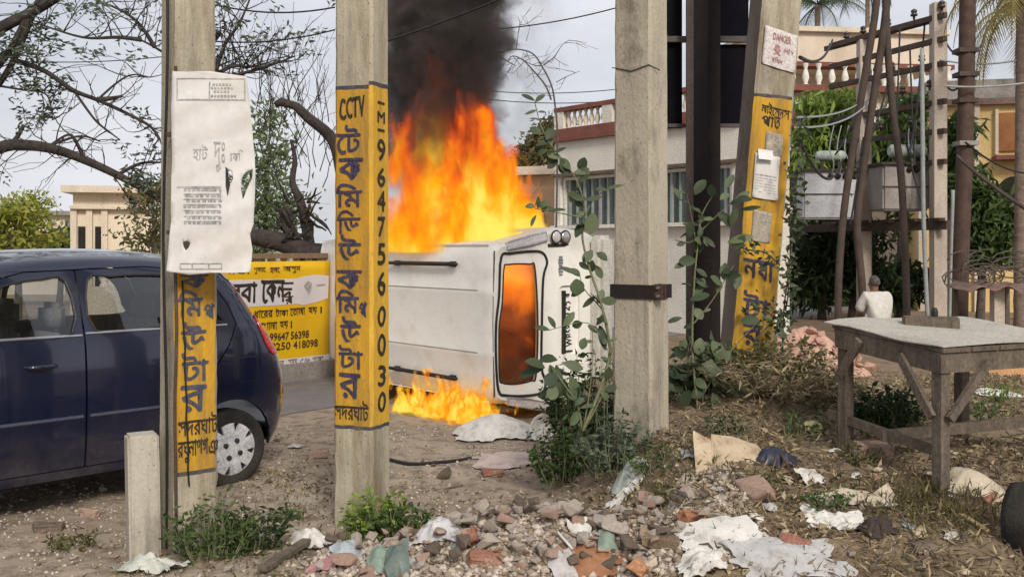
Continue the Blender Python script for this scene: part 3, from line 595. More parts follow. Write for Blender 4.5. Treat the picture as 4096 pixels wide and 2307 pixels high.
door_f = [(1.006, .31), (1.006, 1.492), (1.3, 1.482), (1.6, 1.41), (1.85, 1.262), (2.13, 1.075), (2.09, .9), (2.01, .6), (1.98, .31)]
win_r = smooth_loop([(.925, 1.125), (.93, 1.43), (.78, 1.452), (.50, 1.455), (.28, 1.425), (.155, 1.33), (.09, 1.20), (.075, 1.125), (.5, 1.122)], 3)
win_f = smooth_loop([(1.07, 1.115), (1.065, 1.428), (1.2, 1.44), (1.4, 1.415), (1.62, 1.335), (1.85, 1.19), (1.97, 1.10), (1.5, 1.105)], 3)
grow = lambda poly, d: [(p[0] + d * (1 if p[0] > c[0] else -1), p[1] + d * (1 if p[1] > c[1] else -1)) for c in [(sum(q[0] for q in poly) / len(poly), sum(q[1] for q in poly) / len(poly))] for p in poly]
hole = [(.40, .304)] + [(.372, .52), (.29, .684), (.152, .795), (.022, .967), (-.048, 1.12), (-.007, 1.253), (.084, 1.395), (.237, 1.485), (.55, 1.513), (1.0, 1.499), (1.3, 1.489), (1.604, 1.416), (1.854, 1.268), (2.138, 1.077), (2.097, .9), (2.017, .6), (1.986, .304)]
body = MB()
for sgn in (1, -1):
    panel(body, side_outline, [hole], lambda x, z, sgn=sgn: Vector((x, sgn * hw(x, z), z)), 0.045, thick=(0, -0.03 * sgn, 0))
# skin running over the car from rear bumper to front bumper, glass stations left open
def skin(mb, i0, i1, off=0.0, inset=0.0):
    cols = 14; V = []; 
    for i in range(i0, i1 + 1):
        x, z = UPs[i]; w = hw(x, z) - inset
        a = Vector(UPs[max(i - 1, 0)]); b = Vector(UPs[min(i + 1, len(UPs) - 1)]); t = (b - a).normalized(); nrm = Vector((-t.y, t.x))
        for j in range(cols + 1):
            u = -1 + 2 * j / cols; bul = 0.045 * (1 - u * u) + off
            V.append((x + nrm.x * bul, u * w, z + nrm.y * bul))
    n = i1 - i0 + 1
    mb.add(V, [(i * (cols + 1) + j, (i + 1) * (cols + 1) + j, (i + 1) * (cols + 1) + j + 1, i * (cols + 1) + j + 1) for i in range(n - 1) for j in range(cols)])
HG0, HG1, WS0, WS1 = 22, 32, 54, 60
skin(body, 0, HG0); skin(body, HG1, WS0); skin(body, WS1, len(UPs) - 1)
body.build('body', CARP, car, smooth=True, angle=40)
for nm, a, b in (('rear_screen', HG0, HG1), ('windscreen', WS0, WS1)):
    mb = MB(); skin(mb, a, b, -0.004); mb.build(nm, CGLASS, car, smooth='all')
for sgn in (1, -1):
    for nm, dr, wn, hx in (('rear_door', door_r, win_r, 0.20), ('front_door', door_f, win_f, 1.18)):
        mb = MB(); panel(mb, dr, [wn], lambda x, z: Vector((x, sgn * hw(x, z), z)), 0.04, thick=(0, -0.035 * sgn, 0)); d = mb.build(nm, CARP, car, smooth=True, angle=40)
        mb = MB(); panel(mb, wn, [], lambda x, z: Vector((x, sgn * (hw(x, z) - 0.014), z)), 0.08); mb.build('window_pane', CGLASS, d, smooth='all')
        mb = MB(); lp = [Vector((p[0], sgn * (hw(p[0], p[1]) - 0.002), p[1])) for p in wn]; mb.tube(lp, 0.008, 5, closed=True); mb.build('window_seal', CARTRIM, d)
        xs = [p[0] for p in wn]; x0, x1 = min(xs) - 0.015, max(xs) + 0.03; zb = 1.112 if dr is door_r else 1.102
        mb = MB(); mb.tube([(x, sgn * (hw(x, zb) + 0.004), zb) for x in np.linspace(x0, x1, 8)], 0.0085, 6); mb.build('belt_strip', CHROME, d)
        mb = MB(); zz = 0.935; px_ = np.linspace(hx, hx + 0.17, 6); mb.tube([(x, sgn * (hw(x, zz) + 0.012 + 0.018 * math.sin(math.pi * (x - hx) / 0.17)), zz) for x in px_], [0.011, 0.014, 0.015, 0.015, 0.014, 0.011], 8); mb.build('door_handle', CARP, d, smooth='all')
        xm = [p[0] for p in dr if p[1] < 0.62]; m0, m1 = min(xm) + 0.015, max(xm) - 0.015
        mb = MB(); mb.tube([(x, sgn * (hw(x, .615) - 0.004), .615) for x in np.linspace(m0, m1, 8)], 0.014, 6); mb.build('side_moulding', mat('moulding_blue_grey', (0.045, 0.05, 0.085), (0.06, 0.062, 0.09), 6, 0.5), d)
    # fuel flap, lamps, mirror
    if sgn == 1:
        mb = MB(); c = (-0.115, .80); fp = smooth_loop([(c[0] - .075, c[1] - .078), (c[0] - .075, c[1] + .078), (c[0] + .075, c[1] + .078), (c[0] + .075, c[1] - .078)], 1)
        fp = [(c[0] + .08 * (abs(math.cos(t)) ** .35) * (1 if math.cos(t) > 0 else -1), c[1] + .082 * (abs(math.sin(t)) ** .35) * (1 if math.sin(t) > 0 else -1)) for t in np.linspace(0, 2 * math.pi, 33)[:-1]]
        panel(mb, fp, [], lambda x, z: Vector((x, hw(x, z) + 0.004, z)), 0.04, thick=(0, -0.008, 0)); ff = mb.build('fuel_flap', CARP, car, smooth=True)
        mb = MB(); mb.tube([(p[0], hw(p[0], p[1]) + 0.001, p[1]) for p in fp], 0.0035, 5, closed=True); mb.build('flap_gap', CARTRIM, ff)
    tl = smooth_loop([(-.225, 1.175), (-.315, 1.07), (-.385, .965), (-.415, .90), (-.35, .88), (-.285, .94), (-.235, 1.06)], 3)
    mb = MB(); panel(mb, tl, [], lambda x, z: Vector((x - 0.004, sgn * (hw(x, z) + 0.006), z)), 0.03, thick=(0, -0.012 * sgn, 0)); mb.build('tail_lamp', REDL, car, smooth='all')
    hl = smooth_loop([(2.62, .90), (2.80, .86), (2.90, .74), (2.85, .68), (2.70, .74)], 3)
    mb = MB(); panel(mb, hl, [], lambda x, z: Vector((x + 0.004, sgn * (hw(x, z) + 0.006), z)), 0.03, thick=(0, -0.012 * sgn, 0)); mb.build('headlight', WLAMP, car, smooth='all')
    mb = MB(); mb.box((1.93, sgn * 0.80, 1.12), (0.09, 0.17, 0.12), bev=0.03); mb.build('door_mirror', CARP, car, smooth='all')
# wheels
def wheel(sgn, x, y):
    w = bpy.data.objects.new('wheel', None); COL.objects.link(w); w.parent = car; w.location = (x, y, 0.268)
    mb = MB(); prof = [(.175, -.075), (.20, -.083), (.235, -.085), (.256, -.074), (.266, -.05), (.268, 0), (.266, .05), (.256, .074), (.235, .085), (.20, .083), (.175, .075)]
    mb.lathe(prof, 40, ax='y'); mb.build('tyre', RUBBER, w, smooth='all')
    mb = MB(); out_ = [(.203 * math.cos(t), .203 * math.sin(t)) for t in np.linspace(0, 2 * math.pi, 41)[:-1]]; hs = []
    for k_ in range(8):
        a = 2 * math.pi * k_ / 8 + 0.2; hs.append([(r * math.cos(a + q), r * math.sin(a + q)) for r, q in ((.122, -.045), (.150, -.10), (.172, -.13), (.178, 0), (.172, .13), (.150, .10), (.122, .045), (.116, 0))])
    def fh(u, v):
        r = math.hypot(u, v); return Vector((u, sgn * (0.072 + 0.016 * math.cos(min(r / .192, 1) * 1.5) - 0.008 * math.exp(-((r - .07) / .02) ** 2)), v))
    panel(mb, out_, hs, fh, 0.03, thick=(0, -0.02 * sgn, 0)); hc = mb.build('hubcap', HUB, w, smooth=True)
    mb = MB(); mb.lathe([(0.0, sgn * .055), (.19, sgn * .055)], 24, ax='y'); mb.build('rim', CARTRIM, w)
    for k_ in range(4):
        a = math.pi / 2 * k_ + 0.5; mb = MB(); mb.lathe([(.017, .0), (.017, .014), (.008, .02), (0.001, .02)], 8, M=Matrix.Translation((.062 * math.cos(a), sgn * 0.082, .062 * math.sin(a))) @ Matrix.Rotation(R(90) * -sgn, 4, 'X')); mb.build('lug_nut', CARTRIM, hc)
for sgn in (1, -1):
    for x in (0, 2.36): wheel(sgn, x, sgn * 0.655)
mb = MB()
mb.box((1.2, 0, .24), (2.9, 1.2, .05)); mb.box((-.25, 0, .30), (.25, 1.0, .12)); mb.tube([(0, -.6, .26), (0, .6, .26)], .03, 8); mb.tube([(-.2, .2, .24), (.9, .25, .21)], .03, 8); mb.box((.45, .15, .21), (.35, .2, .09)); mb.build('underbody', CARTRIM, car)
for x, y in ((1.15, .36), (1.15, -.36), (.20, 0)):
    mb = MB(); wy = .46 if y else 1.15
    mb.box((x + .22, y, .50), (.5, wy, .16), bev=.04); mb.box((x - .06, y, .82), (.12, wy, .58), M=None, bev=.045); 
    for hy in ((y,) if y else (-.33, .33)): mb.box((x - .10, hy, 1.20), (.09, .26, .18), bev=.035)
    mb.build('seat', SEAT, car, smooth='all')
mb = MB(); mb.box((1.95, 0, .90), (.35, 1.25, .3), bev=.06); mb.box((1.2, 0, .3), (2.2, 1.3, .03)); mb.build('dashboard', INTER, car)
mb = MB(); mb.tube([(1.66 + .07 * math.sin(t), .36 + .18 * math.cos(t), .97 + .17 * math.sin(t)) for t in np.linspace(0, 2 * math.pi, 21)[:-1]], .014, 6, closed=True); mb.build('steering_wheel', INTER, car)

# ================================================================== white van lying on its side
VANP = mat('van_paint_white', (0.83, 0.815, 0.765), (0.79, 0.77, 0.715), 2.5, 0.42, spec=0.4, stain=(0.50, 0.44, 0.36), sscale=2.0, samt=0.4, coat=0.1, fine=0.04, bigbump=0.12)
VBLK = mat('van_black', (0.016, 0.014, 0.013), (0.03, 0.026, 0.024), 9, 0.55)
VCHR = mat('van_chrome', (0.60, 0.58, 0.58), (0.46, 0.43, 0.42), 9, 0.25, metal=0.75)
def scorch(m):
    # soot and blistered paint along the side the flames leave by, with ragged edge
    n = m.node_tree.nodes; L = m.node_tree.links; b = n['Principled BSDF']; src = b.inputs['Base Color'].links[0].from_socket; t = n.new('ShaderNodeTexCoord'); x = n.new('ShaderNodeSeparateXYZ'); L.new(t.outputs['Object'], x.inputs[0])
    q = n.new('ShaderNodeTexNoise'); q.inputs['Scale'].default_value = 4; q.inputs['Detail'].default_value = 8; q.inputs['Roughness'].default_value = 0.7; L.new(t.outputs['Object'], q.inputs[0])
    a = n.new('ShaderNodeMath'); a.operation = 'MULTIPLY_ADD'; a.inputs[1].default_value = 0.7; L.new(q.outputs[0], a.inputs[0]); L.new(x.outputs[1], a.inputs[2])
    r = n.new('ShaderNodeMapRange'); r.inputs[1].default_value = -0.24; r.inputs[2].default_value = -0.52; r.inputs[4].default_value = 0.45; L.new(a.outputs[0], r.inputs[0])
    k = n.new('ShaderNodeMix'); k.data_type = 'RGBA'; k.inputs[7].default_value = (0.10, 0.075, 0.055, 1); L.new(r.outputs[0], k.inputs[0]); L.new(src, k.inputs[6])
    q2 = n.new('ShaderNodeTexNoise'); q2.inputs['Scale'].default_value = 9; q2.inputs['Detail'].default_value = 9; q2.inputs['Roughness'].default_value = 0.8; L.new(t.outputs['Object'], q2.inputs[0])
    r2 = n.new('ShaderNodeMapRange'); r2.inputs[1].default_value = 0.60; r2.inputs[2].default_value = 0.72; r2.inputs[4].default_value = 0.25; L.new(q2.outputs[0], r2.inputs[0])
    k2 = n.new('ShaderNodeMix'); k2.data_type = 'RGBA'; k2.inputs[7].default_value = (0.30, 0.24, 0.18, 1); L.new(r2.outputs[0], k2.inputs[0]); L.new(k.outputs[2], k2.inputs[6]); L.new(k2.outputs[2], b.inputs['Base Color'])
scorch(VANP)
UNDER = mat('underbody_soot', (0.03, 0.026, 0.023), (0.06, 0.045, 0.035), 6, 0.9)
van_up = Vector((-.766, -.643, 0)); van_fw = Vector((-.643, .766, 0)); ZW = 0.91
ROOFZ = 1.78
corner = Vector((PX(1962, 9.0), 9.0, ZW))
vorg = corner - van_up * ROOFZ
vanM = Matrix(((van_fw.x, 0, van_up.x, vorg.x), (van_fw.y, 0, van_up.y, vorg.y), (0, -1, 0, ZW), (0, 0, 0, 1)))
van = thing('overturned_van', 'white van lying on its side and burning, roof and rear door facing us', 'van', M=vanM)
# profile in (y,z): half section from floor centre to roof centre
half = [(.0, .36), (.70, .36), (.80, .42), (.85, .55), (.875, .75), (.885, .95), (.87, 1.06), (.84, 1.12), (.80, 1.30), (.755, 1.50), (.742, 1.62), (.728, 1.69), (.69, 1.74), (.60, 1.765), (.46, 1.772), (.31, 1.779), (.285, 1.786), (.26, 1.780), (.0, 1.785)]
ring = half + [(-y, z) for y, z in half[::-1][1:-1]]
def vw(y, z, x):
    # pinch ring close to the tail so the corners are rounded
    t = max(0.0, (0.10 - x) / 0.10); f = 1 - 0.055 * t * t; zc_ = 1.05
    if x > 2.7 and z > 1.1: z = 1.1 + (z - 1.1) * max(0.04, 1 - (x - 2.7) / 0.75); 
    if x > 2.7: y = y * (1 - 0.10 * (x - 2.7) / 1.5)
    return Vector((x - 0.015 * abs(y) * t, y * f, zc_ + (z - zc_) * (1 - 0.035 * t * t)))
xs = [0.0, .01, .03, .06, .10, .3, .7, 1.2, 1.7, 2.2, 2.6, 2.75, 2.95, 3.2, 3.45, 3.8, 4.15, 4.25]
shell = MB(); n = len(ring)
for x in xs:
    for y, z in ring: shell.v.append(tuple(vw(y, z, x)))
for i in range(len(xs) - 1):
    for j in range(n):
        yj = ring[j]; 
        if xs[i] >= 2.75 and xs[i] < 3.4 and ring[j][1] > 1.2 and ring[(j + 1) % n][1] > 1.2: continue
        a, b = ring[j], ring[(j + 1) % n]
        zl = min(a[1], b[1]); zh = max(a[1], b[1])
        if zl >= 1.11 and zh <= 1.51 and xs[i] in (.3, .7, 1.2, 1.7, 2.2): continue      # side window openings, glass burnt out
        shell.f.append((i * n + j, i * n + (j + 1) % n, (i + 1) * n + (j + 1) % n, (i + 1) * n + j)[::-1])
shell.f.append(tuple((len(xs) - 1) * n + j for j in range(n)))
shell.build('body', VANP, van, smooth=True, angle=40)
# inner liner, sooty
mb = MB()
for x in (.02, 3.6):
    for y, z in ring: q = vw(y * .955, .05 + z * .945, x); mb.v.append(tuple(q))
for j in range(n):
    a, b = ring[j], ring[(j + 1) % n]
    if min(a[1], b[1]) >= 1.11 and max(a[1], b[1]) <= 1.51: continue
    mb.f.append((j, (j + 1) % n, n + (j + 1) % n, n + j))
mb.f.append(tuple(n + j for j in range(n))); mb.build('scorched_liner', UNDER, van)
# rear face
rear_out = [(p[1], p[2]) for p in [vw(y, z, 0) for y, z in ring]]
def xr(y, z): return -0.02 * (1 - min(abs(y) / .9, 1) ** 2) - 0.035 * math.exp(-((z - 0.75) / 0.35) ** 2) * (1 - (abs(y) / .9) ** 4)
glass = smooth_loop([(-.50, 1.635), (-.535, 1.58), (-.535, 1.33), (-.50, 1.265), (0, 1.235), (.50, 1.25), (.545, 1.31), (.56, 1.50), (.535, 1.655), (.48, 1.69), (.20, 1.70), (0, 1.695), (-.2, 1.66)], 4)
rear_gap = smooth_loop([(-.60, 1.67), (-.635, 1.56), (-.655, 1.30), (-.64, 1.17), (-.55, 1.12), (-.40, 1.17), (0, 1.19), (.42, 1.19), (.56, 1.14), (.66, 1.17), (.68, 1.34), (.655, 1.60), (.60, 1.70), (.30, 1.735), (.0, 1.735), (-.25, 1.70)], 4)
plate_rec = [(0.33 * (abs(math.cos(t)) ** .4) * (1 if math.cos(t) > 0 else -1), .86 + .14 * (abs(math.sin(t)) ** .4) * (1 if math.sin(t) > 0 else -1)) for t in np.linspace(0, 2 * math.pi, 41)[:-1]]
mb = MB(); panel(mb, rear_out, [glass, plate_rec], lambda y, z: Vector((xr(y, z), y, z)), 0.05, thick=(0.03, 0, 0)); mb.build('tailgate', VANP, van, smooth=True)
tg = van.children[-1] if False else [c for c in bpy.data.objects if c.parent == van and c.name.startswith('tailgate')][0]
mb = MB(); panel(mb, plate_rec, [], lambda y, z: Vector((xr(y, z) + 0.028, y, z)), 0.05); mb.build('plate_recess', VANP, tg)
mb = MB(); mb.tube([(xr(y, z) - 0.006, y, z) for y, z in rear_gap], 0.0125, 6, closed=True); mb.build('door_seal', VBLK, tg)
mb = MB(); mb.tube([(xr(y, z) - 0.001, y, z) for y, z in glass], 0.008, 6, closed=True); mb.build('glass_seal', VBLK, tg)
mb = MB(); panel(mb, glass, [], lambda y, z: Vector((xr(y, z) + 0.012, y, z)), 0.1); mb.build('rear_glass', glassmat('sooty_glass', (0.92, 0.74, 0.52), 0.08, 0.25), tg, smooth='all')
mb = MB(); mb.box((-0.012, .03, .835), (.012, .50, .115), bev=.003); npl = mb.build('number_plate', mat('plate_white_paint', (0.55, 0.55, 0.53), (0.46, 0.45, 0.43), 8, 0.5), tg)
mb = MB()
for tx, ua, ub in (('WB58', -0.20, 0.01), ('2162', 0.045, 0.24)): letters(MB2(npl, INK_BLACK, 'plate_number'), tx, ua, ub, .795, .877, lambda u, z: Vector((-0.024, -u + .06, z)), 0.05).done()
mb = MB(); mb.box((-0.035, .02, .915), (.04, .60, .024)); mb.box((-.03, -.24, .885), (.03, .02, .08)); mb.box((-.03, .30, .86), (.02, .015, .12)); mb.build('plate_bar', VBLK, tg)
mb = MB()
for i in range(7): mb.box((xr(-.5, .96) - 0.004, -.60 + i * .028, .955), (.006, .020, .055 if i % 3 else .04))
mb.build('badge', mat('badge_grey', (0.16, 0.16, 0.17), (0.3, 0.3, 0.3), 12, 0.4, metal=0.4), tg)
mb = MB(); mb.box((-.10, 0, .47), (.17, 1.62, .20), bev=.04); bump_ = mb.build('bumper', mat('bumper_cream', (0.62, 0.60, 0.54), (0.5, 0.48, 0.43), 5, 0.6), van, smooth=True)
for sgn in (1, -1):
    mb = MB()
    a = [(.735, 1.60), (.80, 1.33), (.835, 1.14), (.765, 1.12), (.715, 1.35), (.675, 1.60)]
    panel(mb, [(sgn * y, z) for y, z in a], [], lambda y, z: Vector((xr(y, z) - 0.030, y, z)), 0.04, thick=(0.05, 0, 0)); lamp = mb.build('pillar_lamp', WLAMP, van, smooth=True)
    mb = MB(); mb.tube([(xr(y, z) - 0.026, sgn * y, z) for y, z in a], .011, 6, closed=True); mb.build('lamp_rim', VCHR, lamp)
    for z0 in (1.02, .90):
        mb = MB(); mb.lathe([(.058, 0), (.058, .03), (.048, .042), (.030, .046), (.0, .048)], 20, M=Matrix.Translation((-.015, sgn * .79, z0)) @ Matrix.Rotation(R(-90), 4, 'Y')); rl = mb.build('round_lamp', WLAMP if z0 > 1 else VCHR, van, smooth='all')
        mb = MB(); mb.tube([(-.045, sgn * .79 + .058 * math.cos(t), z0 + .058 * math.sin(t)) for t in np.linspace(0, 6.283, 21)[:-1]], .009, 6, closed=True); mb.build('lamp_bezel', VBLK, rl)
    mb = MB(); mb.bar((-.012, sgn * .71, 1.10), (-.012, sgn * .71, .84), .03, .03); mb.build('lamp_base', VBLK, van)
    # roof rails
    yr = sgn * .535; mb = MB(); mb.tube([(x, yr, 1.815) for x in (.46, .6, 1.4, 1.62)], [.014, .021, .021, .016], 8); rail = mb.build('roof_rail', VBLK, van, smooth='all')
    for xf in (.56, 1.5):
        mb = MB(); mb.box((xf, yr, 1.785), (.09, .05, .055), bev=.012); mb.build('rail_foot', VBLK, rail)
    # wheels
    for xw in (.85, 3.35):
        w = bpy.data.objects.new('wheel', None); COL.objects.link(w); w.parent = van; w.location = (xw, sgn * .74, .36)
        mb = MB(); mb.lathe([(.2, -.09), (.25, -.1), (.32, -.1), (.345, -.07), (.35, 0), (.345, .07), (.32, .1), (.25, .1), (.2, .09)], 32, ax='y'); mb.build('tyre', RUBBER, w, smooth='all')
        mb = MB(); mb.lathe([(0, sgn * .05), (.1, sgn * .06), (.2, sgn * .085)], 24, ax='y'); mb.build('rim', HUB, w, smooth='all')
for yg in (-.30, .27):
    mb = MB(); mb.tube([(x, yg, 1.784) for x in (.18, .5, 1.2, 2.0, 2.45)], .0055, 5); mb.build('roof_crease', mat('crease_grey', (0.40, 0.37, 0.33)), van)
for sgn in (1, -1):
    mb = MB(); mb.tube([(x, sgn * .715, 1.735) for x in (.08, .5, 1.2, 2.0, 2.6)], .009, 6); mb.build('rain_gutter', VANP, van)
mb = MB(); mb.tube([(-.008, y, 1.755 - .02 * abs(y)) for y in np.linspace(-.66, .66, 9)], .007, 5); mb.build('tail_seam', VBLK, van)
mb = MB(); mb.bar((.1, .35, .33), (4, .35, .33), .1, .1); mb.bar((.1, -.35, .33), (4, -.35, .33), .1, .1); mb.tube([(.85, -.7, .33), (.85, .7, .33)], .06, 8); mb.tube([(3.35, -.7, .33), (3.35, .7, .33)], .05, 8); mb.build('chassis', UNDER, van)
mb = MB()
for x, w_ in ((.75, 1.2), (1.6, 1.2), (2.4, .5)): mb.box((x, 0, .75), (.45, w_, .14), bev=.04); mb.box((x - .25, 0, 1.05), (.1, w_, .55), bev=.03)
mb.build('burnt_seats', UNDER, van)
# ================================================================== fire and smoke (volumes of hot gas and soot)
class NG:
    def __init__(s, m):
        m.use_nodes = True; s.n = m.node_tree.nodes; s.L = m.node_tree.links; s.n.clear(); s.out = s.n.new('ShaderNodeOutputMaterial')
    def plug(s, v, sock):
        if isinstance(v, (int, float)): sock.default_value = v
        elif isinstance(v, tuple): sock.default_value = v
        else: s.L.new(v, sock)
    def m(s, op, a, b=0.0, c=0.0, clamp=False):
        q = s.n.new('ShaderNodeMath'); q.operation = op; q.use_clamp = clamp
        for i, v in enumerate((a, b, c)): s.plug(v, q.inputs[i])
        return q.outputs[0]
    def vm(s, op, a, b=(0, 0, 0), sc=None):
        q = s.n.new('ShaderNodeVectorMath'); q.operation = op; s.plug(a, q.inputs[0])
        if sc is not None: s.plug(sc, q.inputs[3])
        else: s.plug(b, q.inputs[1])
        return q.outputs[0]
    def xyz(s, v):
        q = s.n.new('ShaderNodeSeparateXYZ'); s.L.new(v, q.inputs[0]); return q.outputs
    def noise(s, v, scale, det=3, ro=0.5, dist=0.0, col=False):
        q = s.n.new('ShaderNodeTexNoise'); q.inputs['Scale'].default_value = scale; q.inputs['Detail'].default_value = det; q.inputs['Roughness'].default_value = ro; q.inputs['Distortion'].default_value = dist
        s.L.new(v, q.inputs[0]); return q.outputs[1] if col else q.outputs[0]
    def mr(s, v, a, b, c=0.0, d=1.0, smooth=True):
        q = s.n.new('ShaderNodeMapRange'); q.interpolation_type = 'SMOOTHSTEP' if smooth else 'LINEAR'
        for i, x in enumerate((v, a, b, c, d)): s.plug(x, q.inputs[i])
        return q.outputs[0]
    def ramp(s, v, stops):
        q = s.n.new('ShaderNodeValToRGB'); e = q.color_ramp.elements
        while len(e) < len(stops): e.new(0.5)
        for i, (p, c) in enumerate(stops): e[i].position = p; e[i].color = (*c, 1)
        s.L.new(v, q.inputs[0]); return q.outputs[0]
    def obj(s): return s.n.new('ShaderNodeTexCoord').outputs['Object']
FLAME = [(0.0, (0.10, 0.018, 0.006)), (0.16, (0.55, 0.055, 0.012)), (0.36, (0.92, 0.14, 0.012)), (0.56, (0.95, 0.27, 0.008)), (0.76, (0.98, 0.47, 0.008)), (1.0, (1.0, 0.80, 0.13))]
def fire_volume(name, label, Mx, size, rx, ry, zt, shift, D, E, sc, heat, tfall):
    """flames in a box of the given size standing on its local origin"""
    mm = bpy.data.materials.new(name); g = NG(mm); p = g.obj()
    st = g.vm('MULTIPLY', p, (1, 1, 0.55))
    wv = g.vm('SUBTRACT', g.noise(st, sc, 3, 0.55, 0.3, True), (0.5, 0.5, 0.5))
    zr = g.m('DIVIDE', g.xyz(p)[2], zt)
    q = g.vm('ADD', p, g.vm('SCALE', wv, sc=g.m('MULTIPLY_ADD', zr, 0.75 * rx, 0.55 * rx)))
    x, y, z = g.xyz(q)
    x = g.m('SUBTRACT', x, g.m('MULTIPLY', z, shift))
    zq = g.m('DIVIDE', z, zt)
    taper = g.m('SUBTRACT', 1.0, g.m('MULTIPLY', g.m('POWER', g.m('MAXIMUM', zq, 0.0), 1.6), 0.72))
    r = g.m('SQRT', g.m('ADD', g.m('POWER', g.m('DIVIDE', x, g.m('MULTIPLY', taper, rx)), 2.0), g.m('POWER', g.m('DIVIDE', y, g.m('MULTIPLY', taper, ry)), 2.0)))
    ero = g.noise(g.vm('ADD', g.vm('MULTIPLY', p, (1, 1, 0.42)), g.vm('SCALE', wv, sc=0.3 * rx)), sc * 2.6, 5, 0.6, 0.8)
    solid = g.m('SUBTRACT', g.m('SUBTRACT', 1.0, r), g.m('MULTIPLY', g.m('SUBTRACT', 0.62, ero), g.m('MULTIPLY_ADD', g.m('MAXIMUM', zq, 0.0), 2.1, 0.22)))
    solid = g.m('MINIMUM', solid, g.m('SUBTRACT', g.m('MULTIPLY', g.m('SUBTRACT', 1.12, zq), 1.2), 0.0))
    mask = g.mr(solid, 0.0, 0.16)
    zraw = g.xyz(p)[2]
    fade = g.m('MULTIPLY', g.mr(zraw, 0.0, 0.04), g.m('MULTIPLY', g.mr(g.m('ABSOLUTE', g.xyz(p)[0]), size[0] / 2, size[0] / 2 * 0.9), g.mr(g.m('ABSOLUTE', g.xyz(p)[1]), size[1] / 2, size[1] / 2 * 0.88)))
    mask = g.m('MULTIPLY', mask, fade)
    fine = g.noise(g.vm('ADD', st, g.vm('SCALE', wv, sc=0.25 * rx)), sc * 2.3, 5, 0.62, 0.5)
    T = g.m('ADD', g.m('SUBTRACT', heat, g.m('MULTIPLY', zq, tfall)), g.m('MULTIPLY', g.m('SUBTRACT', fine, 0.5), 1.9))
    T = g.m('SUBTRACT', T, g.m('MULTIPLY', g.mr(solid, 0.55, 0.0), 0.34), clamp=True)
    hot = g.m('MULTIPLY', g.mr(g.m('ABSOLUTE', g.m('SUBTRACT', g.xyz(p)[0], 0.35 * rx)), 0.55 * rx, 0.05 * rx), g.mr(zq, 0.75, 0.1))
    T = g.m('ADD', T, g.m('MULTIPLY', hot, 0.26), clamp=True)
    col = g.ramp(T, FLAME)
    ab = g.n.new('ShaderNodeVolumeAbsorption'); ab.inputs[0].default_value = (0, 0, 0, 1); g.L.new(g.m('MULTIPLY', mask, D), ab.inputs[1])
    em = g.n.new('ShaderNodeEmission'); g.L.new(col, em.inputs[0]); g.L.new(g.m('MULTIPLY', mask, D * E), em.inputs[1])
    ad = g.n.new('ShaderNodeAddShader'); g.L.new(ab.outputs[0], ad.inputs[0]); g.L.new(em.outputs[0], ad.inputs[1]); g.L.new(ad.outputs[0], g.out.inputs[1])
    mb = MB(); mb.box((0, 0, size[2] / 2), size); o = mb.build(name, mm); o.matrix_world = Mx; tag(o, label, kind='stuff'); return o
EF = 0.60
fire = fire_volume('fire', 'tall orange and yellow flames rising from the van', Matrix.Translation((-0.40, 10.3, 1.54)), (2.8, 1.9, 2.4), 1.02, 0.74, 1.80, -0.17, 14.0, EF, 1.9, 1.02, 0.66)
# flames licking out along the ground under the roof edge
rot = Matrix(((van_fw.x, -van_up.x, 0, 0), (van_fw.y, -van_up.y, 0, 0), (0, 0, 1, 0), (0, 0, 0, 1)))
gp = corner + van_fw * 0.62 + van_up * 0.02
gp.z = 0.005
ground_fire = fire_volume('ground_fire', 'low yellow flames on the road under the van roof edge', Matrix.Translation(gp) @ rot, (1.9, 0.7, 0.42), 0.90, 0.30, 0.235, 0.0, 40.0, EF, 6.0, 0.98, 0.30)
# glow inside the cabin
mm = bpy.data.materials.new('cabin_fire'); g = NG(mm); p = g.obj(); x, y, z = g.xyz(p)
nf = g.noise(p, 3.2, 4, 0.6, 0.4)
T = g.m('ADD', g.m('MULTIPLY', y, -0.75), g.m('ADD', 0.24, g.m('MULTIPLY', g.m('SUBTRACT', nf, 0.5), 1.3)), clamp=True)
col = g.ramp(T, [(0, (0.045, 0.012, 0.005)), (0.22, (0.17, 0.035, 0.008)), (0.40, (0.62, 0.145, 0.006)), (0.56, (0.95, 0.26, 0.006)), (1, (1.0, 0.45, 0.02))])
ab = g.n.new('ShaderNodeVolumeAbsorption'); ab.inputs[0].default_value = (0, 0, 0, 1); ab.inputs[1].default_value = 5.0
em = g.n.new('ShaderNodeEmission'); g.L.new(col, em.inputs[0]); em.inputs[1].default_value = 5.0 * 1.25
ad = g.n.new('ShaderNodeAddShader'); g.L.new(ab.outputs[0], ad.inputs[0]); g.L.new(em.outputs[0], ad.inputs[1]); g.L.new(ad.outputs[0], g.out.inputs[1])
mb = MB(); mb.box((1.35, 0, 1.36), (2.3, 1.34, 0.62)); cf = mb.build('cabin_fire', mm); cf.matrix_world = vanM; tag(cf, 'orange glow of the fire inside the van cabin', kind='stuff')
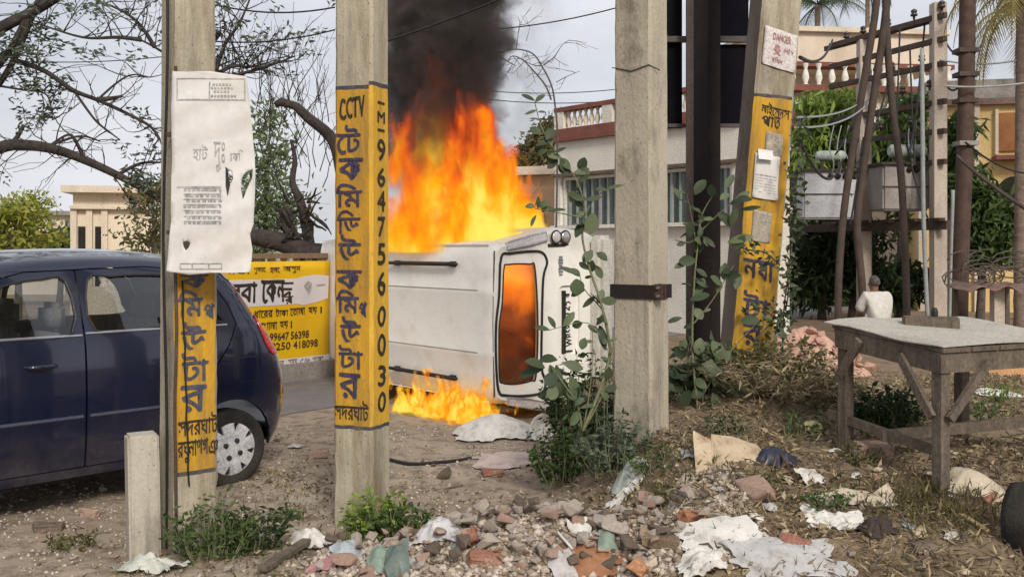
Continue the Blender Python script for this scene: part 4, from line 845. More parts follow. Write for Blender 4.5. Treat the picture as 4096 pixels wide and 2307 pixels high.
# smoke column
mm = bpy.data.materials.new('smoke'); g = NG(mm); p = g.obj(); st = g.vm('MULTIPLY', p, (1, 1, 0.7))
wv = g.vm('SUBTRACT', g.noise(st, 1.5, 4, 0.6, 0.2, True), (0.5, 0.5, 0.5))
px_, py_, pz_ = g.xyz(p)
q = g.vm('ADD', p, g.vm('SCALE', wv, sc=0.85)); x, y, z = g.xyz(q)
x = g.m('SUBTRACT', x, g.m('MULTIPLY', g.m('SUBTRACT', z, 1.2), 0.10))
rad = g.m('MULTIPLY_ADD', z, 0.06, 0.60)
r = g.m('DIVIDE', g.m('SQRT', g.m('ADD', g.m('POWER', x, 2.0), g.m('POWER', g.m('MULTIPLY', y, 1.15), 2.0))), rad)
bil = g.noise(q, 3.4, 5, 0.6, 0.4)
r = g.m('ADD', r, g.m('MULTIPLY', g.m('SUBTRACT', bil, 0.5), 1.1))
core = g.mr(r, 1.02, 0.80)
veil = g.m('MULTIPLY', g.mr(r, 2.0, 0.85), g.m('MULTIPLY', g.mr(g.noise(q, 2.0, 5, 0.65), 0.44, 0.68), 0.20))
veil = g.m('MULTIPLY', veil, g.mr(x, -0.5, 0.6, 0.25, 1.0))
den = g.m('ADD', g.m('MULTIPLY', core, g.mr(g.noise(q, 3.0, 4, 0.6), 0.30, 0.6, 0.45, 1.0)), veil)
den = g.m('MULTIPLY', den, g.m('MULTIPLY', g.mr(pz_, 0.05, 0.75), g.mr(pz_, 3.75, 3.2)))
den = g.m('MULTIPLY', den, g.m('MULTIPLY', g.mr(g.m('ABSOLUTE', px_), 1.55, 1.3), g.mr(g.m('ABSOLUTE', py_), 1.2, 1.0)))
pv = g.n.new('ShaderNodeVolumePrincipled'); pv.inputs['Color'].default_value = (0.27, 0.22, 0.20, 1); pv.inputs['Anisotropy'].default_value = 0.2
g.L.new(g.m('MULTIPLY', den, 9.0), pv.inputs['Density']); g.L.new(pv.outputs[0], g.out.inputs[1])
mb = MB(); mb.box((0, 0, 1.9), (3.2, 2.5, 3.8)); sm = mb.build('smoke', mm); sm.location = (-0.78, 10.45, 2.05); tag(sm, 'thick dark brown smoke column above the burning van', kind='stuff')
# ================================================================== leaves, twigs, trees
rng = np.random.default_rng(7)
def leaf_mesh(C, D, L, Wd, N=None, fold=0.25):
    """C centres/bases (n,3), D directions (n,3), L length (n), Wd width (n) -> folded 6-vertex leaves"""
    n = len(C); D = D / (np.linalg.norm(D, axis=1, keepdims=True) + 1e-9)
    if N is None: N = rng.normal(size=(n, 3))
    S_ = np.cross(D, N); S_ /= (np.linalg.norm(S_, axis=1, keepdims=True) + 1e-9); U = np.cross(S_, D)
    L = np.asarray(L).reshape(-1, 1) * np.ones((n, 1)); Wd = np.asarray(Wd).reshape(-1, 1) * np.ones((n, 1))
    b = C; t = C + D * L - U * L * 0.08; l1 = C + D * L * 0.42 - S_ * Wd / 2 + U * Wd * fold; r1 = C + D * L * 0.42 + S_ * Wd / 2 + U * Wd * fold
    V = np.stack([b, r1, t, l1], 1).reshape(-1, 3); i = np.arange(n) * 4
    T = np.concatenate([np.stack([i, i + 1, i + 2], 1), np.stack([i, i + 2, i + 3], 1)])
    return V, T
def oval_leaf(mb, base, d, nrm, L, Wd, cup=0.15, droop=0.2):
    """broad oval leaf with midrib fold, 14 faces"""
    d = Vector(d).normalized(); nrm = Vector(nrm); s_ = d.cross(nrm)
    if s_.length < 1e-4: s_ = d.orthogonal()
    s_.normalize(); u = s_.cross(d); base = Vector(base); prof = [(0, .06), (.12, .42), (.32, .86), (.55, 1.0), (.76, .84), (.92, .42), (1, .03)]; V = []
    for t, w in prof:
        c = base + d * (L * t) - u * (droop * L * t * t)
        for k_ in (-1, 0, 1): V.append(c + s_ * (k_ * w * Wd / 2) + u * (abs(k_) * cup * Wd * w))
    mb.add(V, [(i * 3 + j, i * 3 + j + 1, i * 3 + j + 4, i * 3 + j + 3) for i in range(6) for j in range(2)])
G_DK = leafmat('leaf_dark', (0.022, 0.045, 0.016), (0.055, 0.085, 0.03))
G_MD = leafmat('leaf_mid', (0.045, 0.085, 0.022), (0.10, 0.15, 0.045))
G_BR = leafmat('leaf_bright', (0.12, 0.20, 0.03), (0.27, 0.36, 0.08))
G_GY = leafmat('leaf_grey_green', (0.055, 0.085, 0.055), (0.17, 0.21, 0.14))
G_OL = leafmat('leaf_olive', (0.09, 0.085, 0.03), (0.17, 0.15, 0.06))
G_CAL = leafmat('leaf_broad', (0.03, 0.05, 0.024), (0.12, 0.15, 0.08), trans=0.2)
G_CALO = leafmat('leaf_broad_single', (0.022, 0.04, 0.018), (0.13, 0.165, 0.085), trans=0.2, obj=True)
G_DRY = leafmat('leaf_dry', (0.10, 0.068, 0.042), (0.44, 0.36, 0.22), rough=0.8, trans=0.15)
STEM = mat('green_stem', (0.13, 0.15, 0.075), (0.18, 0.17, 0.10), 20, 0.7)
def ell(n, c, r):
    u = rng.normal(size=(n, 3)); u /= np.linalg.norm(u, axis=1, keepdims=True); return np.array(c) + u * np.array(r) * (rng.random((n, 1)) ** 0.45)
def crown(name, m, parent, blobs, n, clump, L, Wd, droop=0.0, per=26):
    """blobs: (centre, radii); clumps of leaves spread through them"""
    vol = np.array([b[1][0] * b[1][1] * b[1][2] for b in blobs]); vol = vol / vol.sum(); Cs = []
    for (c, r), f in zip(blobs, vol): Cs.append(ell(max(3, int(n * f / per)), c, r))
    Cs = np.concatenate(Cs); C = np.repeat(Cs, per, 0); C = C + rng.normal(size=C.shape) * clump * np.array([1, 1, 0.7])
    D = rng.normal(size=C.shape) + np.array([0, 0, -droop]); Ls = L * rng.uniform(0.6, 1.3, len(C)); V, T = leaf_mesh(C, D, Ls, Wd * Ls / L)
    return np_mesh(name, V, T, m, parent)
def grow_twigs(mb, p, d, L, r, depth, rr, tips, up=0.15, spread=0.7, kids=3):
    pts = [Vector(p)]; d = Vector(d).normalized(); n = 5; rads = [r]
    for i in range(n):
        d = (d + Vector((rr.gauss(0, .16), rr.gauss(0, .16), rr.gauss(0, .16) + up * 0.12))).normalized(); pts.append(pts[-1] + d * (L / n)); rads.append(max(r * (1 - 0.62 * (i + 1) / n), 0.0028))
    mb.tube(pts, rads, 5 if r > 0.012 else 4, cap=False)
    if depth == 0: tips.append((pts[-1], d)); tips.append((pts[-3], d)); return
    for k_ in range(kids):
        i = rr.choice((2, 3, 4, 5)); dd = (d + Vector((rr.gauss(0, spread), rr.gauss(0, spread * 0.6), rr.gauss(0, spread) + up))).normalized()
        grow_twigs(mb, pts[i], dd, L * rr.uniform(.5, .75), rads[i] * 0.72, depth - 1, rr, tips, up, spread, kids)
def tree(name, label, X, Y, h, blobs, m_leaf, n, clump, L, Wd, trunk=0.12, droop=0.0, bark=BARKP, group=None, z0=None):
    z0 = G(X, Y) if z0 is None else z0; t = thing(name, label, 'tree', (X, Y, z0), group=group); mb = MB(); rr = random.Random(name + str(X))
    top = Vector((rr.uniform(-.2, .2), rr.uniform(-.2, .2), h)); mb.tube(curve([(0, 0, -0.1), (rr.uniform(-.1, .1), 0, h * .35), (top.x * .6, top.y * .5, h * .7), top], 4), [trunk * (1 - .8 * i / 12) for i in range(13)], 9)
    for c, r_ in blobs:
        a = Vector((top.x * .5, top.y * .4, h * .45)); b_ = Vector(c); mb.tube(curve([a, (a + b_) / 2 + Vector((0, 0, .15)), b_], 4), [trunk * .5 * (1 - .75 * i / 8) for i in range(9)], 6)
        for k_ in range(3): grow_twigs(mb, b_, Vector((rr.gauss(0, 1), rr.gauss(0, 1), .3)), max(r_) * .9, trunk * .14, 1, rr, [])
    mb.build('trunk', bark, t, smooth='all'); crown('crown', m_leaf, t, blobs, n, clump, L, Wd, droop); return t

# ================================================================== buildings
CREAM = mat('wall_cream', (0.66, 0.57, 0.46), (0.58, 0.49, 0.38), 1.6, 0.9, 0.15, 30, stain=(0.36, 0.29, 0.22), sscale=1.1, samt=0.45, stretch=(1, 1, 0.45))
WHITEW = mat('wall_white', (0.72, 0.69, 0.62), (0.62, 0.58, 0.51), 1.6, 0.9, 0.1, 30, stain=(0.45, 0.40, 0.33), sscale=1.1, samt=0.4, stretch=(1, 1, 0.45))
OCHRE = mat('wall_ochre', (0.68, 0.50, 0.24), (0.60, 0.42, 0.18), 1.6, 0.9, 0.15, 30, stain=(0.30, 0.22, 0.13), sscale=1.3, samt=0.5, stretch=(1, 1, 0.45))
REDB = mat('band_red_brown', (0.22, 0.085, 0.06), (0.16, 0.06, 0.045), 3, 0.85, 0.1, 30)
PEACH = mat('wall_peach', (0.60, 0.40, 0.25), (0.50, 0.33, 0.2), 1.6, 0.9, 0.1, 30, stain=(0.33, 0.26, 0.2), samt=0.5)
GREYW = mat('wall_grey', (0.28, 0.26, 0.24), (0.2, 0.185, 0.17), 2, 0.9, 0.2, 30, stain=(0.10, 0.09, 0.08), samt=0.6)
TEALG = mat('window_teal', (0.075, 0.115, 0.11), (0.13, 0.17, 0.165), 2.5, 0.25, spec=0.6)
GRILL = mat('grille_grey', (0.32, 0.34, 0.33), (0.25, 0.27, 0.26), 8, 0.6)
DKOPEN = mat('dark_opening', (0.015, 0.014, 0.013), (0.025, 0.022, 0.02), 5, 0.9)
BROWNS = mat('shutter_brown', (0.30, 0.13, 0.045), (0.22, 0.09, 0.03), 4, 0.7)
def balusters(root, x0, x1, z0, z1, y, m, step=0.17, r=0.045, nm='baluster'):
    h = z1 - z0; mb = MB(); mb.lathe([(r * .8, 0), (r * .8, h * .08), (r * .45, h * .14), (r, h * .38), (r * .8, h * .55), (r * .42, h * .78), (r * .75, h * .92), (r * .75, h)], 8); me = None
    n = int((x1 - x0) / step)
    for i in range(n + 1):
        x = x0 + (x1 - x0) * i / max(n, 1)
        if me is None: me = mb.build(nm, m, root, smooth='all'); me.location = (x, y, z0)
        else: inst(me, nm, root, Matrix.Translation((x, y, z0)))
def part(nm, root, m, boxes, smooth=False):
    mb = MB()
    for c, d in boxes: mb.box(c, d)
    return mb.build(nm, m, root, smooth)
# --- white building with red band, behind the van
A0 = P(2218, 990, 18.0); A0.z = 0
bB = thing('white_building', 'white building with red-brown band, roof balustrade and grilled windows behind the van', 'building', (A0.x, A0.y, 0), R(-51))
LB = 4.15
part('wall', bB, WHITEW, [((LB / 2, .6, 0.99), (LB, 1.2, 1.98)), ((LB / 2, .6, 3.17), (LB, 1.2, 0.62)), ((LB / 2, .8, 2.42), (LB - .2, .7, 0.88))] + [((x, .35, 2.42), (.16, .7, .88)) for x in (0.08, 2.12, LB - .08)])
part('red_band', bB, REDB, [((LB / 2, .58, 3.59), (LB + .16, 1.34, .22))])
part('parapet_rail', bB, REDB, [((LB / 2, .08, 4.06), (LB, .20, .075))])
for x in (0.12, 1.35, 2.7, 4.03): part('parapet_post', bB, WHITEW, [((x, .08, 3.86), (.24, .18, .32))])
for a_, b_ in ((.3, 1.18), (1.55, 2.52), (2.88, 3.85)): balusters(bB, a_, b_, 3.70, 4.02, .08, CREAM, .135, .05)
for x0, x1 in ((.18, 2.02), (2.22, 3.97)):
    mb = MB(); mb.box(((x0 + x1) / 2, .16, 2.42), (x1 - x0 - .02, .02, .86)); wdw = mb.build('window', TEALG, bB)
    part('window_frame', wdw, WHITEW, [((x0 + .03, .1, 2.42), (.06, .1, .86)), ((x1 - .03, .1, 2.42), (.06, .1, .86)), (((x0 + x1) / 2, .1, 2.82), (x1 - x0 - .12, .1, .05))])
    for i in range(9): part('window_bar', wdw, GRILL, [((x0 + .15 + (x1 - x0 - .3) * i / 8, .08, 2.40), (.03 if i % 2 else .05, .03, .8))])
part('window_sill', bB, WHITEW, [((LB / 2, -.04, 1.96), (LB, .14, .06))])
part('window_lintel', bB, mat('lintel_brown', (0.16, 0.115, 0.085)), [((LB / 2, -.03, 2.885), (LB, .12, .045))])
an = P(2150, 990, 19.5)
bN = thing('annex_building', 'low peach annex with a flat roof left of the white building', 'building', (an.x, an.y, 0), R(-20))
part('wall', bN, PEACH, [((-.05, 1.2, 1.5), (1.5, 2.4, 3.0))]); part('roof_slab', bN, CREAM, [((-.05, 1.15, 3.09), (1.75, 2.7, .16))]); part('window', bN, TEALG, [((-.1, -.012, 1.9), (.5, .03, .7))])
# --- cream building far right top
c0 = P(3480, 990, 26)
bC = thing('cream_building', 'tall cream building with two balustraded floors behind the transformers', 'building', (c0.x, c0.y, 0), R(7))
part('wall', bC, CREAM, [((0, 2.5, 2.85), (5.6, 4.4, 5.7)), ((0, 2.8, 6.9), (5.2, 3.6, .95)), ((0, 3.5, 6.1), (4.6, 2.6, .7))])
part('ledge', bC, REDB, [((0, .35, 5.72), (5.9, .8, .16)), ((0, 1.0, 6.48), (5.6, .5, .12))])
part('roof_slab', bC, CREAM, [((0, 2.8, 7.44), (5.5, 3.9, .13))])
balusters(bC, -2.7, 2.7, 5.80, 6.40, .3, WHITEW, .34, .10)
balusters(bC, -2.7, 2.7, 4.85, 5.45, .12, WHITEW, .34, .10)
part('ledge', bC, REDB, [((0, .1, 4.75), (5.8, .6, .14))])
for x in (-1.6, 0, 1.6): part('window', bC, DKOPEN, [((x, .28, 3.4), (.9, .05, 1.3))])
# --- ochre house at right
d0 = P(3930, 990, 21)
bD = thing('ochre_house', 'ochre house with brown shutter, ledge and dark arched doorway at the edge', 'building', (d0.x, d0.y, 0), R(-14))
part('wall', bD, OCHRE, [((.6, 1.8, 2.3), (3.6, 3.4, 4.6))]); part('roof_slab', bD, mat('roof_slab_dull', (0.20, 0.13, 0.115), (0.14, 0.095, 0.085)), [((.6, 1.75, 4.66), (3.75, 3.6, .13))])
part('roof_wall', bD, GREYW, [((.6, 2.4, 5.05), (3.0, 2.0, .58))])
sh = part('shutter', bD, BROWNS, [((.62, .07, 4.02), (.60, .05, .80))])
for x in (.28, .96): part('shutter_frame', sh, CREAM, [((x, .05, 4.02), (.06, .1, .95))])
part('ledge', bD, REDB, [((.8, -.10, 3.46), (1.2, .45, .09))])
mb = MB(); arch_ = [(-.32, 1.8), (.32, 1.8)] + [(.32 * math.cos(t), 2.75 + .34 * math.sin(t)) for t in np.linspace(0, math.pi, 10)]
panel(mb, arch_, [], lambda u, z: Vector((u + .62, .08, z)), None); mb.build('arched_doorway', DKOPEN, bD)
part('corner_pilaster', bD, CREAM, [((-1.18, .04, 2.3), (.16, .2, 4.6)), ((-.1, .06, 2.3), (.1, .1, 4.6))])
# --- left building
e0 = P(470, 990, 24)
bE = thing('beige_building', 'beige flat-roofed building with pilasters behind the blue car', 'building', (e0.x, e0.y, 0), R(12))
part('wall', bE, mat('wall_sand', (0.72, 0.63, 0.49), (0.64, 0.54, 0.41), 1.4, 0.9, 0.1, 30, stain=(0.38, 0.30, 0.22), samt=0.5, stretch=(1, 1, .4)), [((.6, 2, 1.45), (3.2, 4, 2.9))]); part('cornice', bE, CREAM, [((.6, 1.9, 2.98), (3.6, 4.5, .16)), ((.6, 1.9, 2.55), (3.3, 4.15, .07))])
for x in (-.97, -.62, -.28, .9, 2.1): part('pilaster', bE, CREAM, [((x, -.04, 1.26), (.14, .12, 2.5))])
for x in (-.8, -.42): part('window', bE, DKOPEN, [((x, -.012, 1.15), (.16, .04, 1.9))])
part('vent', bE, DKOPEN, [((.35, -.012, 2.72), (.16, .04, .16))])
for k_, (px, pt, Y, w_, lab) in enumerate(((60, 860, 34, 3.2, 'small beige house half hidden by the yellow-green tree'),)):
    h0 = P(px, 990, Y); hh = PZ(pt, Y); bh = thing('small_house', lab, 'building', (h0.x, h0.y, 0), R(9)); part('wall', bh, CREAM, [((0, 1.5, hh / 2), (w_, 3, hh))]); part('roof_slab', bh, GREYW, [((0, 1.5, hh + .07), (w_ + .5, 3.5, .14))])
# --- boundary wall with painted shop banner
WB0 = Vector((-2.3, 12.5, 0)); wall_rot = math.atan2(RD.y, RD.x)
bw = thing('boundary_wall', 'low beige boundary wall with balusters along the far side of the road', 'wall', (WB0.x, WB0.y, 0), wall_rot)
part('wall', bw, CREAM, [((-.4, .12, .60), (5.6, .16, 1.2))]); part('plinth', bw, GREYW, [((-.4, .04, .10), (5.8, .34, .22))]); part('rail', bw, mat('rail_brown', (0.23, 0.16, 0.10)), [((-.4, .12, 1.50), (5.6, .2, .06))])
balusters(bw, -3.1, 2.3, 1.2, 1.47, .12, CREAM, .19, .06)
def su(px):
    k_ = (px - CX) / F; return (k_ * WB0.y - WB0.x) / (RD.x - k_ * RD.y)
banner = thing('shop_banner', 'yellow and white service centre banner with black Bengali lettering fixed on the boundary wall', 'banner', (WB0.x, WB0.y, 0), wall_rot)
BYEL = mat('banner_yellow', (0.74, 0.47, 0.012), (0.66, 0.40, 0.012), 2, 0.55, fine=0.04); BWH = mat('banner_white', (0.66, 0.65, 0.68), (0.58, 0.56, 0.60), 2, 0.55, fine=0.04)
u0 = -2.6; u1 = su(1311)
def fb(u, z, o=0.0): return Vector((u, -0.035 - o + 0.010 * math.sin(u * 5 + z * 3), z))
mb = MB(); panel(mb, [(u0, .15), (u1, .15), (u1, 1.435), (u0, 1.435)], [], fb, .12, thick=(0, .01, 0)); mb.build('sheet', BYEL, banner, smooth='all')
mb = MB(); panel(mb, [(u0, .15), (u1, .155), (u1, .275), (u0, .275)], [], lambda u, z: fb(u, z, .004), .12); wa = su(1175)
panel(mb, [(u0, .91), (wa, .92), (su(1210), .90), (su(1260), .93), (u1 - .03, .97), (u1 - .02, 1.25), (su(1250), 1.27), (su(1190), 1.24), (wa, 1.225), (u0, 1.245)], [], lambda u, z: fb(u, z, .004), .12); mb.build('white_panel', BWH, banner, smooth='all')
fbt = lambda u, z: fb(u, z, .008)
def brow(s, p0, p1, z0, z1, bold=.02): letters(MB2(banner, INK_BLACK, 'lettering_word'), s, su(p0), su(p1), z0, z1, fbt, bold).done()
brow('খুলতে', 1005, 1052, 1.295, 1.375); brow('হলে', 1070, 1110, 1.30, 1.365); brow('আসুন', 1125, 1195, 1.295, 1.38)
brow('খাতা', 880, 990, 1.30, 1.36)
brow('েসবা', 880, 1018, .97, 1.205, .035); brow('েকন', 1036, 1128, .96, 1.215, .035); brow('দ', 1110, 1160, .955, 1.115, .035); brow('র', 1128, 1164, .93, 1.02, .02); brow('-', 1120, 1166, 1.165, 1.185, .01)
brow('ধােরর', 1008, 1080, .785, .875); brow('টাকা', 1091, 1142, .79, .885); brow('েতালা', 1150, 1212, .785, .88); brow('হয়', 1226, 1262, .79, .87); brow('।', 1275, 1280, .79, .87)
brow('েখালা', 1034, 1098, .635, .73); brow('হয়', 1108, 1142, .64, .725); brow('।', 1152, 1157, .64, .72)
brow('৺', 1042, 1056, .50, .58, .01); brow('99647', 1070, 1144, .505, .592, .03); brow('56398', 1152, 1226, .505, .592, .03); brow('8250', 1074, 1150, .388, .475, .03); brow('418098', 1162, 1262, .388, .475, .03)
brow('খোলা', 1088, 1126, .19, .262, .0); brow('সময়', 1142, 1178, .19, .262, 0); brow('৫/৬', 1190, 1230, .19, .262, .02); brow('থেকে', 1240, 1285, .19, .262, 0)
mb = MB(); panel(mb, smooth_loop([(su(1208), 1.13), (su(1225), 1.19), (su(1240), 1.16), (su(1238), 1.09), (su(1228), 1.02), (su(1220), 1.08)], 2), [], lambda u, z: fb(u, z, .008), None); panel(mb, [(su(1258), 1.125), (su(1292), 1.13), (su(1292), 1.15), (su(1258), 1.145)], [], fbt, None); mb.build('banner_emblem', INK_GREY, banner)
# ================================================================== iron hoarding support between the plain and the leaning pole
YH = 8.6; xh = PX(2812, YH); gh = G(xh, YH)
hoard = thing('hoarding_frame', 'dark iron column carrying the back of a black hoarding, between two concrete poles', 'hoarding', (xh, YH, gh))
zH = lambda py: PZ(py, YH) - gh; xH = lambda px: PX(px, YH) - xh
part('column', hoard, DARK, [((xH(2788), 0, 2.9), (xH(2828) - xH(2748), .12, 6.2)), ((xH(2855), .06, 2.9), (xH(2886) - xH(2830), .10, 6.2))])
part('flange', hoard, mat('iron_flange', (0.085, 0.065, 0.058), (0.06, 0.045, 0.04), 5, 0.7), [((xH(2752), -.08, 2.9), (xH(2766) - xH(2738), .035, 6.2))])
BLK = mat('hoarding_black', (0.005, 0.005, 0.009), (0.009, 0.008, 0.011), 3, 0.95, spec=0.08)
for a_, b_, t_, m_ in ((2560, 2740, 150, 505), (2560, 2740, -900, 145), (2888, 3010, 165, 490), (2888, 3010, -900, 130)):
    part('panel', hoard, BLK, [(((xH(a_) + xH(b_)) / 2, .16, (zH(t_) + zH(m_)) / 2), (xH(b_) - xH(a_), .03, abs(zH(t_) - zH(m_))))])
for py_, h_ in ((148, .05), (497, .03)): part('cross_rail', hoard, mat('rail_iron_grey', (0.11, 0.095, 0.09), (0.08, 0.07, 0.065)), [(((xH(2560) + xH(3015)) / 2, .11, zH(py_)), (xH(3015) - xH(2560), .05, h_))])
mb = MB(); mb.tube(curve([(xH(2955), -.2, zH(20)), (xH(2940), -.22, zH(45)), (xH(2950), -.2, zH(75))], 3), [.05, .035, .006, .03, .045, .02, .01], 6); rag = mb.build('white_rag', PAPER); rag.location = (xh, YH - .9, gh); tag(rag, 'small white rag caught high on the leaning yellow pole', 'rag')

# ================================================================== transformer station
YT = 16.0
def TP(px, py, Y=YT): return P(px, py, Y)
RP = P(3752, 990, 16.0); LP_ = P(3455, 990, 17.4); RP.z = LP_.z = 0
st = thing('transformer_platform', 'twin-pole transformer station of pale concrete posts and iron cross-arms', 'transformer station', (0, 0, 0))
STC = mat('station_concrete', (0.50, 0.43, 0.36), (0.40, 0.34, 0.28), 3, 0.9, 0.2, 40, stain=(0.22, 0.18, 0.15), samt=0.5, stretch=(1, 1, .3))
for b_, h_, w_ in ((RP, 5.5, .20), (LP_, 5.2, .19)):
    mb = MB(); mb.box((b_.x, b_.y, h_ / 2), (w_, .2, h_)); pl_ = mb.build('post', STC, st)
    mb = MB(); mb.box((b_.x + w_ * .62, b_.y + .06, h_ / 2 - .2), (.06, .1, h_ - .6)); mb.build('post_rib', mat('post_rib_grey', (0.33, 0.28, 0.23), (0.25, 0.21, 0.17)), pl_)
IRON = mat('station_iron', (0.085, 0.06, 0.048), (0.05, 0.036, 0.03), 6, 0.75)
dv = (LP_ - RP)
for py in (72, 165, 262, 412, 530, 650):
    za = PZ(py, 16.0); ext = 0.55
    for off in ((-.14, .14) if py in (72, 412) else (-.14,)):
        mb = MB(); a_ = RP - dv * .05; b_ = LP_ + dv * ext
        mb.bar((a_.x, a_.y + off, za), (b_.x, b_.y + off, za + random.Random(py).uniform(-.05, .05)), .07, .085); mb.build('cross_arm', IRON, st)
INS = mat('insulator_brown', (0.05, 0.03, 0.026), (0.035, 0.022, 0.02), 8, 0.3, spec=0.5)
for i, (f_, py) in enumerate(((.0, 40), (.35, 45), (.7, 55), (1.05, 60), (1.3, 65), (.15, 345), (.5, 350), (.9, 352), (.25, 235), (.65, 240), (1.0, 240), (.4, 480), (.8, 485))):
    q = RP + dv * f_; za = PZ(py + 15, 16.0); mb = MB(); mb.lathe([(.02, 0), (.02, .05), (.055, .06), (.06, .09), (.03, .10), (.05, .12), (.05, .15), (.025, .17), (.0, .18)], 10, M=Matrix.Translation((q.x, q.y - .14, za))); mb.build('insulator', INS, st, smooth='all')
zb = PZ(905, 16.6)
mb = MB(); a_ = RP - dv * .05; b_ = LP_ + dv * 1.0
for off in (-.22, .22): mb.bar((a_.x, a_.y + off, zb), (b_.x, b_.y + off, zb), .08, .14)
mb.build('platform_beam', IRON, st)
for f_ in (.1, .4, .75, 1.1, 1.5): q = RP + dv * f_; part('platform_joist', st, IRON, [((q.x, q.y, zb + .09), (.1, .9, .05))])
TRG = mat('transformer_grey', (0.56, 0.57, 0.60), (0.47, 0.48, 0.51), 3, 0.6, stain=(0.2, 0.15, 0.12), samt=0.4, spec=0.4); TRD = mat('transformer_dull', (0.34, 0.31, 0.29), (0.25, 0.225, 0.21), 3, 0.7, stain=(0.12, 0.08, 0.06), samt=0.5)
CONS = mat('conservator_green', (0.42, 0.48, 0.42), (0.34, 0.40, 0.35), 4, 0.55)
def transformer(label, px0, px1, pt, pb, Y, m, cx0, cx1, cpt, cpb, rot=0.0):
    x0, x1 = PX(px0, Y), PX(px1, Y); z1, z0 = PZ(pt, Y), PZ(pb, Y); w_ = x1 - x0; h_ = z1 - z0; c = (x0 + x1) / 2
    t = thing('transformer', label, 'transformer', (c, Y, z0), rot, group='pole transformers')
    mb = MB(); mb.box((0, 0, h_ * .5), (w_, .55, h_), bev=.03); tk = mb.build('tank', m, t, smooth=True)
    part('tank_lid', t, IRON, [((0, 0, h_ + .02), (w_ + .1, .65, .04))]); part('tank_seam', tk, IRON, [((0, -.28, h_ * .52), (w_ + .02, .02, .02))])
    for i in range(6): part('cooling_fin', t, m, [((w_ / 2 + .05, -.22 + i * .09, h_ * .45), (.1, .02, h_ * .75))])
    ccx = (PX(cx0, Y) + PX(cx1, Y)) / 2 - c; cl = PX(cx1, Y) - PX(cx0, Y); cr = (PZ(cpt, Y) - PZ(cpb, Y)) / 2; czz = (PZ(cpt, Y) + PZ(cpb, Y)) / 2 - z0
    mb = MB(); mb.lathe([(0, -cl / 2), (cr * .7, -cl / 2), (cr, -cl / 2 + .04), (cr, cl / 2 - .04), (cr * .7, cl / 2), (0, cl / 2)], 16, M=Matrix.Translation((ccx, 0, czz)) @ Matrix.Rotation(R(90), 4, 'Y')); cv = mb.build('conservator_tank', CONS, t, smooth=True)
    for sx in (-.3, .3): part('conservator_bracket', cv, IRON, [((ccx + cl * sx, 0, (czz + h_) / 2), (.05, .05, max(czz - h_, .05)))])
    for i in range(3):
        xx = w_ * (.05 + .15 * i); mb = MB(); mb.lathe([(.03, 0), (.05, .03), (.03, .05), (.05, .08), (.03, .1), (.045, .13), (.015, .16), (.0, .17)], 10, M=Matrix.Translation((xx, -.2, h_ * .83)) @ Matrix.Rotation(R(60), 4, 'X')); bs = mb.build('bushing', INS, t, smooth='all')
        mb = MB(); mb.tube(curve([(xx, -.33, h_ * .9), (xx + .02, -.42, h_ * 1.15), (xx - .02, -.3, czz + .1), (xx + .1, -.1, czz + .5)], 5), .009, 5); mb.build('lead_wire', GRILL, bs)
    return t
transformer('light grey transformer with pale green conservator on the iron platform beside the leaning pole', 3200, 3392, 690, 878, 17.0, TRG, 3265, 3378, 603, 645, R(-4))
transformer('dull brown-grey transformer under a pale drum, behind the tall bent poles', 3498, 3690, 665, 845, 16.6, TRD, 3555, 3705, 578, 632, R(6))
# slender bent poles (dark) meeting above
BENT = mat('dark_bent_pole', (0.085, 0.062, 0.05), (0.05, 0.038, 0.032), 5, 0.85, 0.2, 40)
for lab, pts, r_ in (('slender dark pole curving down from top, first of three beside the white-shirted person', [(3515, -120), (3500, 60), (3455, 330), (3405, 640), (3372, 880), (3355, 1120), (3352, 1330)], .055),
                     ('slender dark pole sweeping down in front of the white-shirted person', [(3560, -120), (3535, 120), (3490, 420), (3450, 700), (3428, 900), (3445, 1100), (3462, 1330)], .058),
                     ('slender dark pole curving right of the white-shirted person to the table', [(3540, -120), (3548, 150), (3570, 430), (3602, 680), (3618, 950), (3625, 1150), (3628, 1330)], .055)):
    mb = MB(); mb.tube(curve([P(x, y, 14.6) for x, y in pts], 5), r_, 8); o = mb.build('bent_pole', BENT, None, smooth='all'); tag(o, lab, 'pole', 'slender dark poles at the station')
for lab, pts, Y, r_ in (('tall brown iron pole right of the twin concrete posts', [(3872, -150), (3866, 300), (3856, 700), (3845, 1000), (3838, 1330)], 13.5, .105),
                        ('thin pale conduit pipe standing before the right concrete post', [(3688, 195), (3690, 500), (3695, 900), (3712, 1310)], 15.4, .032),
                        ('thin pale stay rod right of the right concrete post', [(3812, 760), (3806, 1000), (3798, 1310)], 15.4, .026)):
    mb = MB(); mb.tube(curve([P(x, y, Y) for x, y in pts], 4), r_, 10); o = mb.build('iron_pole' if r_ > .05 else 'conduit_pipe', RUST if r_ > .05 else GRILL, None, smooth='all'); tag(o, lab, 'pole')
    if r_ > .05:
        for py in (205, 300, 405, 575): q = P(3862, py, Y); part('pole_clamp', o, GREYW if py == 575 else IRON, [((q.x, q.y, q.z), (.26, .24, .06))])
